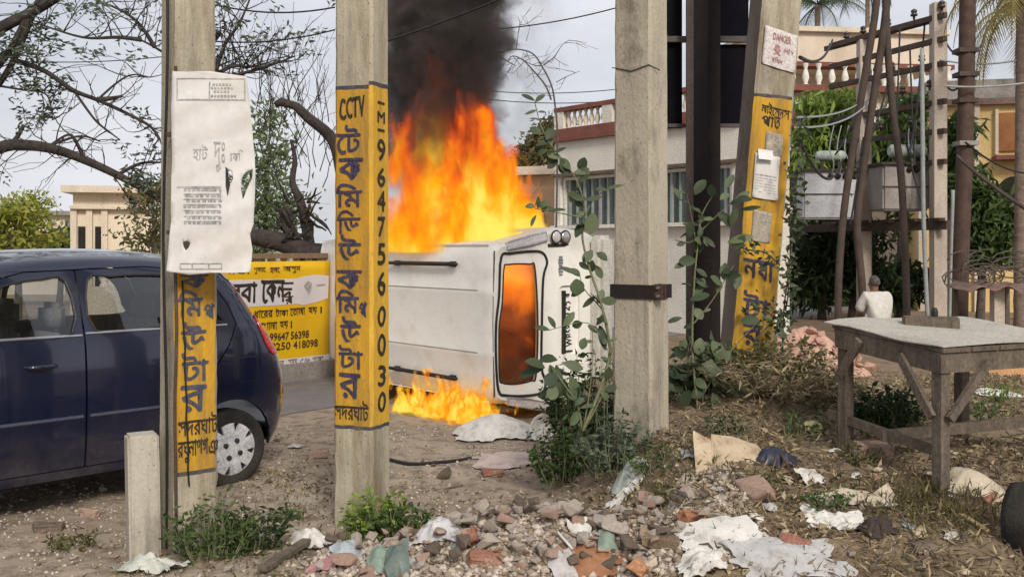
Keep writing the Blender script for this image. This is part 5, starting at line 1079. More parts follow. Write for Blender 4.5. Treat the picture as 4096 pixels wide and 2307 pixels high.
# wires
def wire(lab, a, b, sag, r_=.009, group='overhead wires', m=None):
    a = Vector(a); b = Vector(b); mb = MB(); mb.tube([a.lerp(b, t) - Vector((0, 0, sag * 4 * t * (1 - t))) for t in np.linspace(0, 1, 12)], r_, 5); o = mb.build('overhead_wire', m or CABLE); tag(o, lab, 'wire', group)
wire('black overhead wire crossing the smoke column', P(1400, 210, 9.5), P(2100, -45, 9.5), .03, .012)
wire('thin overhead wire above the white building, sloping up to the plain pole', P(1980, 118, 12), P(2560, 5, 12), .05, .008)
wire('faint overhead wire level with the white building balustrade', P(1900, 392, 22), P(2520, 398, 22), .1, .010)
wire('faint overhead wire just below the balustrade wire', P(1900, 360, 23), P(2520, 352, 23), .1, .010)
wire('overhead wire low over the left car tree', P(-50, 236, 20), P(700, 222, 20), .1, .010)
wire('white wire sagging past the brown iron pole', P(3760, 240, 15), P(4200, 205, 15), .12, .014, m=GRILL)
wire('white wire below it past the brown iron pole', P(3780, 345, 13.3), P(4200, 315, 13.3), .05, .014, m=GRILL)
wire('dark stay wire slanting down right of the brown iron pole', P(3830, 625, 13.2), P(4180, 880, 12), .05, .026, m=BENT)
wire('wire drooping from the clamp toward the ochre house arch', P(3862, 570, 13.3), P(4180, 690, 15), .15, .014)
wire('wire from leaning pole to the transformer cross-arm', P(3190, 470, 7.6), P(3460, 395, 16.8), .08, .010, m=GRILL)
wire('second wire from leaning pole to the transformer cross-arm', P(3180, 510, 7.6), P(3500, 380, 16.8), .15, .010, m=GRILL)
wire('overhead wire between the poster pole and the lettered pole', P(840, 165, 9), P(1340, 120, 9), .05, .007)
wire('overhead wire high beside the bare tree', P(840, 15, 14), P(1340, 30, 14), .1, .012)
rr = random.Random(31)
ends = [('left transformer', 3300, 690), ('drum transformer', 3600, 660), ('right concrete post', 3750, 420), ('left concrete post', 3460, 520), ('brown iron pole', 3860, 300), ('platform beam', 3550, 900)]
for i, (na, xa, ya, nb, xb, yb, sg) in enumerate((('topmost cross-arm', 3700, 85, 'drum transformer', 3640, 600, .25), ('topmost cross-arm', 3600, 110, 'drum transformer', 3580, 600, .18), ('topmost cross-arm', 3500, 135, 'grey transformer', 3340, 620, .30), ('second cross-arm', 3640, 190, 'drum transformer lid', 3660, 660, .20), ('third cross-arm', 3560, 300, 'grey transformer lid', 3380, 690, .35), ('middle cross-arm', 3690, 430, 'platform beam', 3690, 900, .12), ('right concrete post top', 3760, 110, 'brown iron pole', 3862, 210, .2), ('right concrete post middle', 3765, 300, 'brown iron pole clamp', 3860, 300, .25), ('leaning pole', 3200, 230, 'left end of the top cross-arm', 3330, 160, .15), ('left concrete post', 3450, 560, 'platform beam end', 3400, 900, .1), ('leaning pole edge', 3195, 560, 'grey transformer bushing', 3370, 640, .3), ('low cross-arm', 3620, 545, 'right platform end', 3720, 890, .15))):
    wire('black cable drooping from the %s to the %s' % (na, nb), P(xa, ya, 16.2 if xa > 3230 else 7.6), P(xb, yb, 16.0), sg, .016, 'station cables')
# ================================================================== wooden table with slab top
YTb = 5.2
def TB(px, py, z):      # point at height z above datum seen at pixel
    Y = (CH - z) * F / (py - HY); return P(px, py, Y)
zt = PZ(1388, 5.17)
fl = TB(3764, 1392, zt); ll = P(3352, 1300, 5.8); RISE = ll.z - fl.z; ll.z = fl.z; vec_l = (ll - fl); ang = math.atan2(vec_l.y, vec_l.x)
ex = vec_l.normalized(); ey = Vector((ex.y, -ex.x, 0)); LW = vec_l.length; LD = 0.98
tb = thing('wooden_table', 'weathered wooden table with braced legs and a pale sheet top on the littered bank', 'table', (0, 0, 0))
tpt = lambda u, v, z: fl + ex * u + ey * v + Vector((0, 0, z - zt + RISE * u / LW))
legw = .062
legs = {}
for u, v in ((.03, .03), (LW - .03, .03), (.03, LD - .03), (LW - .03, LD - .03)):
    p = tpt(u, v, 0); g_ = G(p.x, p.y); mb = MB(); mb.bar((p.x, p.y, g_ - .04), (p.x, p.y, zt - .02 + RISE * u / LW), legw, legw, up=tuple(ey)); mb.build('leg', WOODG, tb); legs[(u, v)] = (p, g_)
def tbar(nm, a, b, w_, h_): mb = MB(); mb.bar(a, b, w_, h_); return mb.build(nm, WOODG, tb)
za_ = zt - .075
tbar('apron', tpt(0, 0, za_), tpt(LW, 0, za_), .028, .105); tbar('apron', tpt(0, LD, za_), tpt(LW, LD, za_), .028, .105)
tbar('apron', tpt(0, -.015, za_), tpt(0, LD + .015, za_), .028, .105); tbar('apron', tpt(LW, -.01, za_), tpt(LW, LD + .01, za_), .028, .105)
tbar('brace', tpt(.03, -.03, zt - .36), tpt(.25, -.03, zt - .08), .026, .045); tbar('brace', tpt(LW - .03, -.03, zt - .30), tpt(LW - .20, -.03, zt - .05), .026, .045)
tbar('brace', tpt(-.03, .03, zt - .36), tpt(-.03, .30, zt - .08), .026, .045); tbar('brace', tpt(LW + .03, .03, zt - .30), tpt(LW + .03, .25, zt - .05), .026, .045)
gl = max(g_ for _, g_ in legs.values()) + .10
tbar('stretcher', tpt(.05, .06, gl - .0), tpt(LW + .1, .02, gl + .02), .03, .05); tbar('stretcher', tpt(LW * .55, .0, gl), tpt(LW * .3, LD + .2, gl + .06), .03, .06)
for i in range(5):
    va, vb = -.02 + (LD + .04) * i / 5 + .004, -.02 + (LD + .04) * (i + 1) / 5 - .004; mb = MB(); mb.bar(tpt(-.03, (va + vb) / 2, zt - .008), tpt(LW + .03, (va + vb) / 2, zt - .008), vb - va, .022); mb.build('board', WOODG, tb)
SLAB = mat('sheet_grey', (0.42, 0.40, 0.345), (0.35, 0.33, 0.285), 4, 0.85, 0.12, 40, stain=(0.25, 0.22, 0.18), samt=0.5)
mb = MB(); outl = [(-.03, -.02), (LW * .3, -.045), (LW * .62, -.02), (LW + .06, -.05), (LW + .10, LD * .4), (LW + .03, LD + .05), (LW * .4, LD + .06), (-.06, LD + .04), (-.02, LD * .5)]
panel(mb, outl, [], lambda u, v: tpt(u, v, zt + .016 + .004 * math.sin(u * 9 + v * 5) * math.sin(v * 4) + (.008 * float(ss(LW - .05, LW + .1, u)) if v < .3 else 0) - .012 * float(ss(.06, -.04, v)) * abs(math.sin(u * 5))), .06, thick=(0, 0, -.006)); mb.build('sheet_top', SLAB, tb, smooth=True)
bx0 = TB(3722, 1280, zt + .06)
mb = MB(); mb.box((0, 0, .035), (.30, .12, .07), bev=.006); o = mb.build('wooden_block', WOODG, None); o.location = (PX(3722, 5.8), 5.80, zt + .045); o.rotation_euler = (0, 0, R(-16)); tag(o, 'dark wooden block lying on the pale table top', 'wooden block')
mb = MB(); mb.lathe([(.018, 0), (.02, .03), (.012, .05), (0, .052)], 10); o = mb.build('small_jar', BLACKP, None, smooth='all'); o.location = (PX(3722, 5.8) + .02, 5.79, zt + .115); tag(o, 'tiny black jar standing on the wooden block', 'jar')
# ================================================================== seated person in white, seen from behind
pp = P(3508, 990, 13.4); gp_ = G(pp.x, pp.y)
hz = PZ(1152, 13.4) - gp_
per = thing('person', 'person in a loose white shirt sitting hunched with back turned, beyond the table', 'person', (pp.x, pp.y, gp_), R(12))
per.scale = (.84, .9, 1.0)
def skin_body(name, verts, edges, rads, m, parent, sub=2):
    me = bpy.data.meshes.new(name); me.from_pydata(verts, edges, []); o = bpy.data.objects.new(name, me); COL.objects.link(o)
    sk = o.modifiers.new('s', 'SKIN'); 
    for i, r_ in enumerate(rads): me.skin_vertices[0].data[i].radius = (r_ if isinstance(r_, tuple) else (r_, r_))
    me.skin_vertices[0].data[0].use_root = True; sb_ = o.modifiers.new('b', 'SUBSURF'); sb_.levels = sub; sb_.render_levels = sub
    dg = bpy.context.evaluated_depsgraph_get(); m2 = bpy.data.meshes.new_from_object(o.evaluated_get(dg)); bpy.data.objects.remove(o)
    m2.name = name; m2.materials.clear(); return link(name, m2, m, parent, smooth='all')
SKINM = mat('skin_brown', (0.20, 0.105, 0.065), (0.17, 0.085, 0.05), 8, 0.6, fine=0.03); SHIRT = mat('white_shirt', (0.60, 0.59, 0.54), (0.48, 0.46, 0.42), 9, 0.9, 0.8, 12, fine=0.05)
s0 = hz - .50
V = [(0, 0, s0), (0, -.02, s0 + .2), (0, .03, s0 + .38), (0, .06, s0 + .45), (0, .09, s0 + .53), (0, .10, s0 + .60), (-.19, .03, s0 + .36), (-.25, .12, s0 + .16), (-.12, .34, s0 + .10), (-.06, .42, s0 + .10), (.19, .03, s0 + .36), (.25, .12, s0 + .16), (.12, .34, s0 + .10), (.06, .42, s0 + .10), (-.11, .05, s0 - .02), (-.14, .46, s0 + .02), (-.13, .45, .05), (-.13, .58, .03), (.11, .05, s0 - .02), (.14, .46, s0 + .02), (.13, .45, .05), (.13, .58, .03)]
E_ = [(0, 1), (1, 2), (2, 3), (3, 4), (4, 5), (2, 6), (6, 7), (7, 8), (8, 9), (2, 10), (10, 11), (11, 12), (12, 13), (0, 14), (14, 15), (15, 16), (16, 17), (0, 18), (18, 19), (19, 20), (20, 21)]
rd = [.13, .14, .12, .05, .085, .075, .06, .045, .038, .03, .06, .045, .038, .03, .09, .065, .045, .035, .09, .065, .045, .035]
skin_body('body', V, E_, rd, SKINM, per)
skin_body('shirt', [(0, 0, s0 - .08), (0, -.03, s0 + .12), (0, -.02, s0 + .28), (0, .04, s0 + .42), (-.18, .03, s0 + .37), (-.26, .11, s0 + .18), (.18, .03, s0 + .37), (.26, .11, s0 + .18)], [(0, 1), (1, 2), (2, 3), (2, 4), (4, 5), (2, 6), (6, 7)], [.19, .205, .19, .085, .105, .08, .105, .08], SHIRT, per)
skin_body('trousers', [(0, .02, s0 - .02), (-.12, .1, s0 - .01), (-.15, .46, s0 + .02), (-.14, .46, .07), (.12, .1, s0 - .01), (.15, .46, s0 + .02), (.14, .46, .07)], [(0, 1), (1, 2), (2, 3), (0, 4), (4, 5), (5, 6)], [.17, .12, .09, .07, .12, .09, .07], mat('pale_trousers', (0.45, 0.43, 0.40), (0.36, 0.34, 0.31), 6, 0.9), per)
mb = MB(); hc_ = Vector((0, .085, s0 + .575))
for i in range(7):
    for j in range(12):
        th = math.pi * .60 * i / 6; ph = 2 * math.pi * j / 12; mb.v.append(tuple(hc_ + Vector((.083 * math.sin(th) * math.cos(ph), .095 * math.sin(th) * math.sin(ph) - .02 * math.sin(th), .095 * math.cos(th)))))
mb.f = [(i * 12 + j, i * 12 + (j + 1) % 12, (i + 1) * 12 + (j + 1) % 12, (i + 1) * 12 + j) for i in range(6) for j in range(12)]; mb.build('hair', mat('hair_dark', (0.05, 0.042, 0.04), (0.11, 0.095, 0.09), 20, 0.8), per, smooth='all')
mb = MB()
for sx in (-1, 1): mb.lathe([(0, -.012), (.018, -.006), (.022, 0), (.018, .006), (0, .012)], 8, M=Matrix.Translation((sx * .085, .10, s0 + .55)) @ Matrix.Rotation(R(90), 4, 'Y'))
mb.lathe([(0, 0), (.018, .005), (.012, .03), (0, .04)], 8, M=Matrix.Translation((0, .175, s0 + .545)) @ Matrix.Rotation(R(-70), 4, 'X')); mb.build('ears_and_nose', SKINM, per, smooth='all')
ch = thing('plastic_chair', 'dark chair under the person in the white shirt', 'chair', (pp.x, pp.y, gp_), R(12))
part('seat', ch, BLACKP, [((0, .10, s0 - .13), (.44, .42, .04))]); 
for a_, b_ in ((-.2, -.08), (.2, -.08), (-.2, .28), (.2, .28)): part('leg', ch, BLACKP, [((a_, b_, (s0 - .15) / 2), (.035, .035, s0 - .15))])
part('backrest', ch, BLACKP, [((0, -.235, s0 + .02), (.40, .02, .16))])
# small stall and heaps at right
q = P(3960, 1140, 12.5); gq = G(q.x, q.y); stall = thing('small_stall', 'low rusty sheet roof on a stone post beside the brown iron pole', 'stall', (q.x, q.y, gq)); hq = q.z - gq
mb = MB(); panel(mb, [(-.38, -.3), (.42, -.3), (.42, .4), (-.38, .4)], [], lambda u, v: Vector((u, v, hq + .03 * math.sin(u * 20) + .06 * v - .05 * abs(u))), .05, thick=(0, 0, -.01)); mb.build('sheet_roof', mat('rust_sheet', (0.26, 0.17, 0.14), (0.19, 0.12, 0.1), 5, 0.8), stall); part('post', stall, STC, [((.09, 0, hq / 2 - .03), (.13, .13, hq))]); part('post', stall, WOODG, [((-.3, .3, hq / 2 - .04), (.05, .05, hq)), ((.36, .3, hq / 2 - .04), (.05, .05, hq))])
mb = MB(); rr = random.Random(4)
for i in range(26):
    c = P(3960 + rr.uniform(-95, 120), 1075 + rr.uniform(-40, 45), 12.6 + rr.uniform(-.3, .3)); rr_ = rr.uniform(.12, .34); a0 = rr.uniform(0, 6); mb.tube([c + Vector((rr_ * math.cos(a0 + t), rr.uniform(-.02, .02), rr_ * .45 * math.sin(a0 + t))) for t in np.linspace(0, rr.uniform(2.5, 5), 9)], .010, 4)
o = mb.build('vine_tangle', BARKP); tag(o, 'tangle of dry grey vines lying on the rusty stall roof', 'vines')
# ================================================================== trees on the left
def tubes(mb, pts, r0, r1, Y, k=7, n=5):
    c = curve([P(p[0], p[1], p[2] if len(p) > 2 else Y) for p in pts], n); m_ = len(c) - 1; mb.tube(c, [r0 + (r1 - r0) * i / m_ for i in range(m_ + 1)], k); return c
def pinnate(mb_leaf, tips, per, L, Wd, rr, sag=.5):
    C = []; D = []
    for p, d in tips:
        for k_ in range(per): C.append(p + Vector((rr.gauss(0, .05), rr.gauss(0, .05), rr.gauss(0, .035)))); D.append(Vector((rr.gauss(0, 1), rr.gauss(0, 1), rr.gauss(0, .35) - sag)))
    return np.array([tuple(c) for c in C]), np.array([tuple(d) for d in D])
# --- leaning bare tree behind the poster and lettered pole
lt = thing('leaning_tree', 'leaning dark bare tree with a broken limb, behind the yellow banner', 'tree', P(1420, 1330, 13.6) * 1.0)
lt.location = (0, 0, 0); rr = random.Random(21); mb = MB(); tips = []
base = (1430, 1370, 13.7)
tubes(mb, [base, (1400, 1150, 13.6), (1330, 1035, 13.5), (1230, 1010, 13.4), (1130, 970, 13.4), (1040, 950, 13.4), (960, 930, 13.5), (900, 850, 13.6)], .19, .09, 13.5, 9)
c2 = tubes(mb, [(920, 870, 13.6), (880, 650, 13.7), (865, 430, 13.8), (860, 290, 13.8), (835, 200, 13.9), (880, 130, 13.9)], .10, .035, 13.6)
tubes(mb, [base, (1400, 900, 13.8), (1370, 700, 13.8), (1330, 560, 13.8), (1230, 470, 13.7), (1180, 425, 13.7), (1120, 412, 13.7)], .12, .048, 13.7, 9)
mb.tube([P(1100, 420, 13.7), P(1128, 408, 13.7), P(1150, 415, 13.7)], [.04, .066, .05], 7)
for pts in ([(865, 300), (930, 265), (1000, 268), (1080, 250)], [(862, 330), (950, 300), (1060, 270), (1180, 225)], [(865, 280), (900, 180), (960, 90), (1010, -30)], [(850, 230), (800, 120), (790, 0)], [(860, 380), (760, 280), (620, 190), (540, 150)], [(620, 190), (560, 100), (480, 40), (330, -20)], [(565, 160), (470, 150), (330, 150), (150, 95)], [(860, 420), (800, 300), (750, 150), (700, -20)]):
    c = tubes(mb, pts, .034, .010, 13.8, 5)
    for q in c[4::2]:
        for _ in range(2): grow_twigs(mb, q, (rr.gauss(0, .8), rr.gauss(0, .4), rr.uniform(.1, 1)), rr.uniform(.35, .8), .010, 1, rr, tips, .25, .6, 2)
# knot of dead roots
for _ in range(34):
    a_ = P(1195 + rr.gauss(0, 45), 865 + rr.gauss(0, 60), 13.4 + rr.gauss(0, .12)); grow_twigs(mb, a_, (rr.gauss(0, 1), rr.gauss(0, .6), rr.gauss(0, 1)), rr.uniform(.15, .45), rr.uniform(.012, .035), 0, rr, [])
tubes(mb, [(1190, 985), (1150, 900), (1130, 830)], .11, .05, 13.4); tubes(mb, [(1240, 1000), (1225, 900), (1200, 800), (1170, 730), (1180, 640), (1165, 560)], .085, .02, 13.5)
for _ in range(46):
    a_ = P(rr.uniform(1010, 1330), rr.uniform(380, 760), 13.9 + rr.uniform(-.2, .4)); grow_twigs(mb, a_, (rr.gauss(0, .35), rr.gauss(0, .3), 1), rr.uniform(.5, 1.1), .009, 1, rr, [], .3, .5, 2)
for _ in range(30):
    a_ = P(rr.uniform(860, 1010), rr.uniform(180, 330), 13.8); grow_twigs(mb, a_, (rr.gauss(0, .8), rr.gauss(0, .3), rr.uniform(-.2, 1)), rr.uniform(.5, 1.0), .010, 1, rr, tips, .2, .6, 2)
mb.build('trunk', BARK, lt, smooth='all')
C, D = pinnate(None, tips[::3], 5, .09, .03, rr); V, T = leaf_mesh(C, D, .10, .034); np_mesh('crown', V, T, G_GY, lt)
# --- feathery tree reaching in from the left
ft = thing('feathery_tree', 'dark-limbed feathery tree reaching in above the blue car from the edge', 'tree', (0, 0, 0)); mb = MB(); tips = []; rr = random.Random(5)
limbs = [([(-420, 1500), (-330, 1000), (-180, 700), (0, 592), (120, 582), (230, 600), (340, 640), (470, 700), (580, 760), (650, 805)], .075, .026), ([(-330, 1000), (-220, 420), (-60, 160), (20, 105), (120, 55), (230, -10)], .075, .045), ([(-120, 470), (0, 330), (60, 230), (110, 110), (160, -10)], .030, .030), ([(-200, 420), (0, 225), (70, 245), (180, 285), (290, 360), (390, 400), (500, 450), (600, 505), (640, 560)], .032, .012),
         ([(-60, 330), (40, 200), (100, 90), (130, 20)], .034, .034), ([(340, 640), (300, 560), (270, 540), (200, 580)], .02, .008), ([(0, 345), (90, 360), (180, 375), (205, 430), (210, 480)], .012, .005), ([(390, 400), (470, 330), (530, 300), (600, 310)], .012, .006), ([(300, 370), (380, 480), (440, 530), (480, 560)], .014, .006), ([(470, 700), (560, 655), (640, 650)], .02, .01), ([(180, 590), (260, 560), (330, 545), (400, 565)], .016, .007), ([(0, 610), (60, 560), (95, 500)], .028, .018), ([(390, 400), (440, 395), (490, 385)], .03, .012)]
for pts, r0, r1 in limbs:
    c = tubes(mb, pts, r0, r1, 9.5, 7)
    for i, q in enumerate(c[6:]):
        if rr.random() < .5: grow_twigs(mb, q, (rr.gauss(0, .8), rr.gauss(0, .5), rr.gauss(0, .6)), rr.uniform(.2, .55), .007, 1, rr, tips, .05, .7, 2)
mb.build('trunk', BARK, ft, smooth='all')
tips = [t for t in tips if vnoise(t[0].x * 2.2, t[0].z * 2.2, 5) > .50]
C, D = pinnate(None, tips, 9, .07, .02, rr, .15); V, T = leaf_mesh(C, D, .075, .026); np_mesh('crown', V, T, G_GY, ft)
# --- leafy trees further back
def bl(*a): return [((x, y, z), (r, r * .9, s)) for x, y, z, r, s in a]
def at(px, Y): return PX(px, Y)
tree('leafy_tree', 'pale green leafy tree showing between the poster and the lettered pole', at(1060, 19), 19, 3.4, bl((0, 0, 3.2, .55, 1.1), (.3, 0, 2.3, .6, .7), (-.4, 0, 2.7, .5, .8), (.1, 0, 4.1, .35, .5), (-.1, 0, 1.6, .6, .5)), leafmat('leaf_pale', (0.12, 0.17, 0.07), (0.26, 0.31, 0.17)), 3000, .17, .15, .06, .08)
tree('leafy_tree', 'olive leafy tree beside the poster pole above the beige building', at(630, 16), 16, 2.8, bl((0, 0, 2.4, .5, .5), (-.1, 0, 1.9, .5, .4), (.4, 0, 1.2, .35, .3)), G_OL, 1300, .15, .11, .045, .06)
tree('leafy_tree', 'yellow-green tree at the far edge above the blue car roof', at(70, 20), 20, 2.6, bl((0, 0, 2.3, .75, .35), (-.6, 0, 1.7, .9, .4), (.5, 0, 1.9, .5, .3)), leafmat('leaf_yellow', (0.20, 0.24, 0.03), (0.36, 0.36, 0.07)), 3600, .14, .13, .06, .09)
tree('leafy_tree', 'mid green tree low behind the blue car, next to the beige building', at(235, 27), 27, 1.9, bl((0, 0, 1.5, .75, .45), (-1.2, 0, 1.4, .8, .4), (-2.2, 0, 1.5, .8, .5), (.6, 0, 1.8, .45, .5)), G_MD, 4600, .18, .19, .085, .1)
tree('leafy_tree', 'dull green tree behind the smoke at the back of the annex', at(2165, 22), 22, 3.8, bl((0, 0, 3.5, .45, .45), (.25, 0, 3.9, .35, .4), (-.35, 0, 3.3, .3, .3)), G_OL, 2600, .12, .14, .06, .08)
tree('leafy_tree', 'pale grey-green tree low between the beige building and the poster', at(760, 21), 21, 2.2, bl((0, 0, 1.7, .8, .7), (.8, 0, 1.9, .6, .7)), G_GY, 3000, .16, .16, .07, .08)
# twig of a bare tree right of the smoke
bt = thing('bare_branch_tree', 'bare twisted branch against the sky right of the smoke column', 'tree', (0, 0, 0)); mb = MB(); rr = random.Random(3)
for pts, r0, r1 in (([(2215, 1300), (2225, 900), (2230, 560), (2220, 420), (2205, 340), (2170, 270), (2130, 215), (2060, 198), (1990, 215), (1960, 228)], .020, .010), ([(2205, 400), (2180, 340), (2130, 280), (2090, 240), (2050, 225), (2030, 250)], .018, .008), ([(1985, 220), (2020, 240), (2065, 265)], .014, .006), ([(2175, 262), (2215, 230), (2250, 180), (2280, 160)], .011, .004), ([(2225, 330), (2265, 308), (2320, 285)], .009, .004), ([(2065, 200), (2072, 140), (2080, 80)], .009, .004), ([(2105, 165), (2120, 110)], .006, .003), ([(2170, 265), (2130, 260), (2085, 235)], .012, .005)):
    c = tubes(mb, pts, r0 * .8, r1 * .8, 15, 6)
    for q in c[5::3]: grow_twigs(mb, q, (rr.gauss(0, 1), rr.gauss(0, .4), rr.gauss(0, .8)), rr.uniform(.15, .4), .006, 1, rr, [], .1, .7, 2)
mb.build('trunk', BARKP, bt, smooth='all')
# ================================================================== greenery on the right
def px_blobs(Y, items): return [((PX(a, Y), 0, PZ(b, Y)), (r / F * Y, .5, s / F * Y)) for a, b, r, s in items]
def ptree(label, Y, items, m, n, clump, L, Wd, droop, trunkpx, cat='tree', name='leafy_tree'):
    X = PX(trunkpx, Y); z0 = G(X, Y); t = thing(name, label, cat, (X, Y, z0)); bs = [((c[0] - X, 0, c[2] - z0), r) for c, r in px_blobs(Y, items)]
    mb = MB(); zz = max(b[0][2] for b in bs)
    mb.tube(curve([(0, .2, -.1), (.05, .2, zz * .5), (0, .2, zz)], 4), [.09 - .008 * i for i in range(9)], 8)
    for c, r in bs: mb.tube([(0, .2, max(c[2] * .6, .1)), ((c[0]) * .6, .1, c[2] * .85), c], [.04, .025, .01], 5)
    mb.build('trunk', BARKP, t, smooth='all'); crown('crown', m, t, bs, n, clump, L, Wd, droop); return t
ptree('bright green tree with drooping leaves beside the leaning yellow pole, above the grey transformer', 18.5, [(3260, 430, 80, 45), (3340, 480, 80, 70), (3280, 560, 90, 70), (3230, 650, 60, 60), (3370, 390, 60, 40), (3400, 560, 50, 60), (3300, 680, 60, 40)], G_BR, 4600, .14, .26, .065, 1.8, 3300)
ptree('green drooping tree between the concrete posts behind the drum transformer', 19, [(3600, 500, 60, 60), (3650, 430, 60, 40), (3560, 580, 70, 50), (3690, 560, 50, 60)], G_MD, 3200, .13, .24, .06, 1.6, 3610)
ptree('dark leafy mass hanging under the grey transformer platform', 18.8, [(3230, 1000, 80, 90), (3320, 940, 90, 70), (3260, 1130, 90, 80), (3380, 1050, 70, 90), (3540, 1100, 90, 110), (3450, 960, 60, 80), (3680, 1130, 60, 80)], G_DK, 3600, .15, .24, .07, 1.2, 3420)
ptree('dark green shrub tree growing against the ochre house', 17.2, [(3940, 800, 60, 60), (3905, 730, 36, 50), (4010, 870, 80, 60), (3930, 900, 80, 80), (3990, 980, 90, 60), (3920, 1010, 60, 60)], G_MD, 3400, .13, .20, .06, .8, 3940)
ptree('palm-green bush beside the right concrete post', 16.6, [(3800, 600, 28, 60), (3800, 720, 24, 60), (3830, 500, 24, 40)], G_MD, 1500, .09, .26, .05, 1.0, 3805, 'tree')
ptree('distant dark treeline tree behind the station, below the platform', 23, [(3300, 1150, 130, 120), (3550, 1150, 160, 120), (3800, 1120, 140, 120), (4020, 1150, 140, 120), (3200, 900, 60, 120), (3700, 870, 90, 100)], G_MD, 3800, .24, .28, .10, .6, 3500)
def palm(label, px, Y, pz, n, L, m, seed, trunk_r=.13, droop=1.0, spread=(-.2, 6.1)):
    X = PX(px, Y); z0 = G(X, Y); H = PZ(pz, Y) - z0; t = thing('palm_tree', label, 'palm tree', (X, Y, z0)); rr = random.Random(seed)
    mb = MB(); pr = []; N = 26
    for i in range(N + 1): pr.append((trunk_r * (1 - .35 * i / N) * (1 + (.06 if i % 2 else -.03)), H * i / N - (.1 if i == 0 else 0)))
    mb.lathe(pr, 10); mb.build('trunk', mat('palm_bark', (0.24, 0.18, 0.14), (0.15, 0.11, 0.085), 6, 0.9, 0.5, 30, stretch=(1, 1, 4)), t, smooth='all')
    for k_ in range(n):
        a_ = spread[0] + (spread[1] - spread[0]) * k_ / n + rr.uniform(-.2, .2); el_ = rr.uniform(-.35, 1.0); d = Vector((math.cos(a_) * math.cos(el_), math.sin(a_) * math.cos(el_), math.sin(el_))); p = Vector((0, 0, H)); mb = MB(); M_ = 16; ln = L * rr.uniform(.8, 1.1)
        pts = [p.copy()]
        for i in range(M_): d = (d + Vector((0, 0, -.16 * droop * (i / M_ + .25)))).normalized(); p = p + d * ln / M_; pts.append(p.copy())
        mb.tube(pts, [.022 * (1 - .85 * i / M_) + .002 for i in range(M_ + 1)], 4)
        for i in range(2, M_ + 1):
            dd = (pts[i] - pts[i - 1]).normalized(); sd = dd.cross(Vector((0, 0, 1)));
            if sd.length < .1: sd = Vector((1, 0, 0))
            sd.normalize(); w_ = ln * .24 * math.sin(math.pi * min(1, .15 + .85 * i / M_))
            for s_ in (-1, 1):
                for h_ in (0, .5):
                    b_ = pts[i - 1].lerp(pts[i], h_); e_ = b_ + (sd * s_ * .75 + dd * .45 + Vector((0, 0, -.55 - .3 * rr.random()))).normalized() * (w_ + .03); o_ = dd * .014; mb.add([b_ - o_, b_ + o_, e_], [(0, 1, 2)])
        mb.build('frond', m, t)
    return t
G_PLM = leafmat('palm_leaf', (0.035, 0.06, 0.03), (0.08, 0.11, 0.05)); G_PLY = leafmat('palm_leaf_dry', (0.20, 0.17, 0.05), (0.33, 0.27, 0.09))
palm('grey-green palm with arching fronds above the cream building', 3270, 30, 20, 14, 2.3, G_PLM, 2)
palm('palm with yellowing hanging fronds at the right edge by the ochre house', 4085, 15, 30, 12, 1.7, G_PLY, 3, .11, 2.2)
palm('olive palm at the edge hanging long fronds over the ochre house', 4125, 18.5, -20, 16, 2.6, leafmat('palm_leaf_olive', (0.13, 0.115, 0.04), (0.30, 0.25, 0.09)), 5, .12, 2.2)
palm('slim palm peeking in above the bent poles', 3470, 28, -60, 10, 1.5, G_PLM, 8, .09, 1.3)
# ================================================================== weeds near the poles
def weed(label, X, Y, H, n, spread, m, L, Wd, seed, per=9, name='weed', lean=0.0, z0=None, curve_=.3):
    z0 = G(X, Y) if z0 is None else z0; t = thing(name, label, 'weed', (X, Y, z0)); rr = random.Random(seed); mb = MB(); C = []; D = []
    for k_ in range(n):
        a_ = rr.uniform(0, 6.28); r_ = spread * math.sqrt(rr.random()); h_ = H * rr.uniform(.45, 1.0) * (1 - .35 * r_ / spread); b_ = Vector((r_ * .55 * math.cos(a_), r_ * .4 * math.sin(a_), -.02)); e_ = Vector((r_ * math.cos(a_) + lean * h_, r_ * .6 * math.sin(a_), h_))
        c = curve([b_, b_.lerp(e_, .5) + Vector((rr.gauss(0, .02), rr.gauss(0, .02), h_ * .08)), e_], 5); mb.tube(c, [.0045 * (1 - .07 * i) for i in range(len(c))], 4, cap=False)
        for q in range(per): 
            s_ = c[rr.randrange(2, len(c))]; C.append(s_ + Vector((rr.gauss(0, .012), rr.gauss(0, .012), rr.gauss(0, .012)))); D.append(Vector((rr.gauss(0, 1), rr.gauss(0, .8), rr.gauss(.15, .5))))
    mb.build('stems', STEM, t); C = np.array([tuple(c) for c in C]); D = np.array([tuple(d) for d in D]); Ls = L * rng.uniform(.5, 1.3, len(C)); V, T = leaf_mesh(C, D, Ls, Ls * Wd / L); np_mesh('leaves', V, T, m, t); return t
weed('dense dark green weed clump at the foot of the plain concrete pole', PX(2350, 6.75), 6.75, .72, 60, .36, G_DK, .062, .030, 1, 20)
weed('fine-leaved green weed clump left of the plain pole foot', PX(2250, 6.5), 6.5, .50, 40, .24, G_MD, .05, .022, 2, 18)
weed('bushy weed right against the front of the plain pole foot', PX(2450, 6.1), 6.1, .40, 40, .26, G_GY, .05, .02, 3, 18)
weed('small yellow-green weed in front of the lettered yellow pole', PX(1490, 5.42), 5.42, .34, 40, .19, G_BR, .042, .024, 4, 16)
weed('dark green weed right of the lettered pole weed', PX(1590, 5.4), 5.4, .24, 34, .19, G_MD, .04, .022, 5, 16)
weed('weed clump at the foot of the poster pole', PX(850, 5.1), 5.1, .38, 46, .26, G_MD, .05, .018, 6, 12)
weed('dark straggling weed right of the poster pole weed', PX(1000, 5.25), 5.25, .30, 40, .26, G_DK, .045, .016, 7, 16)
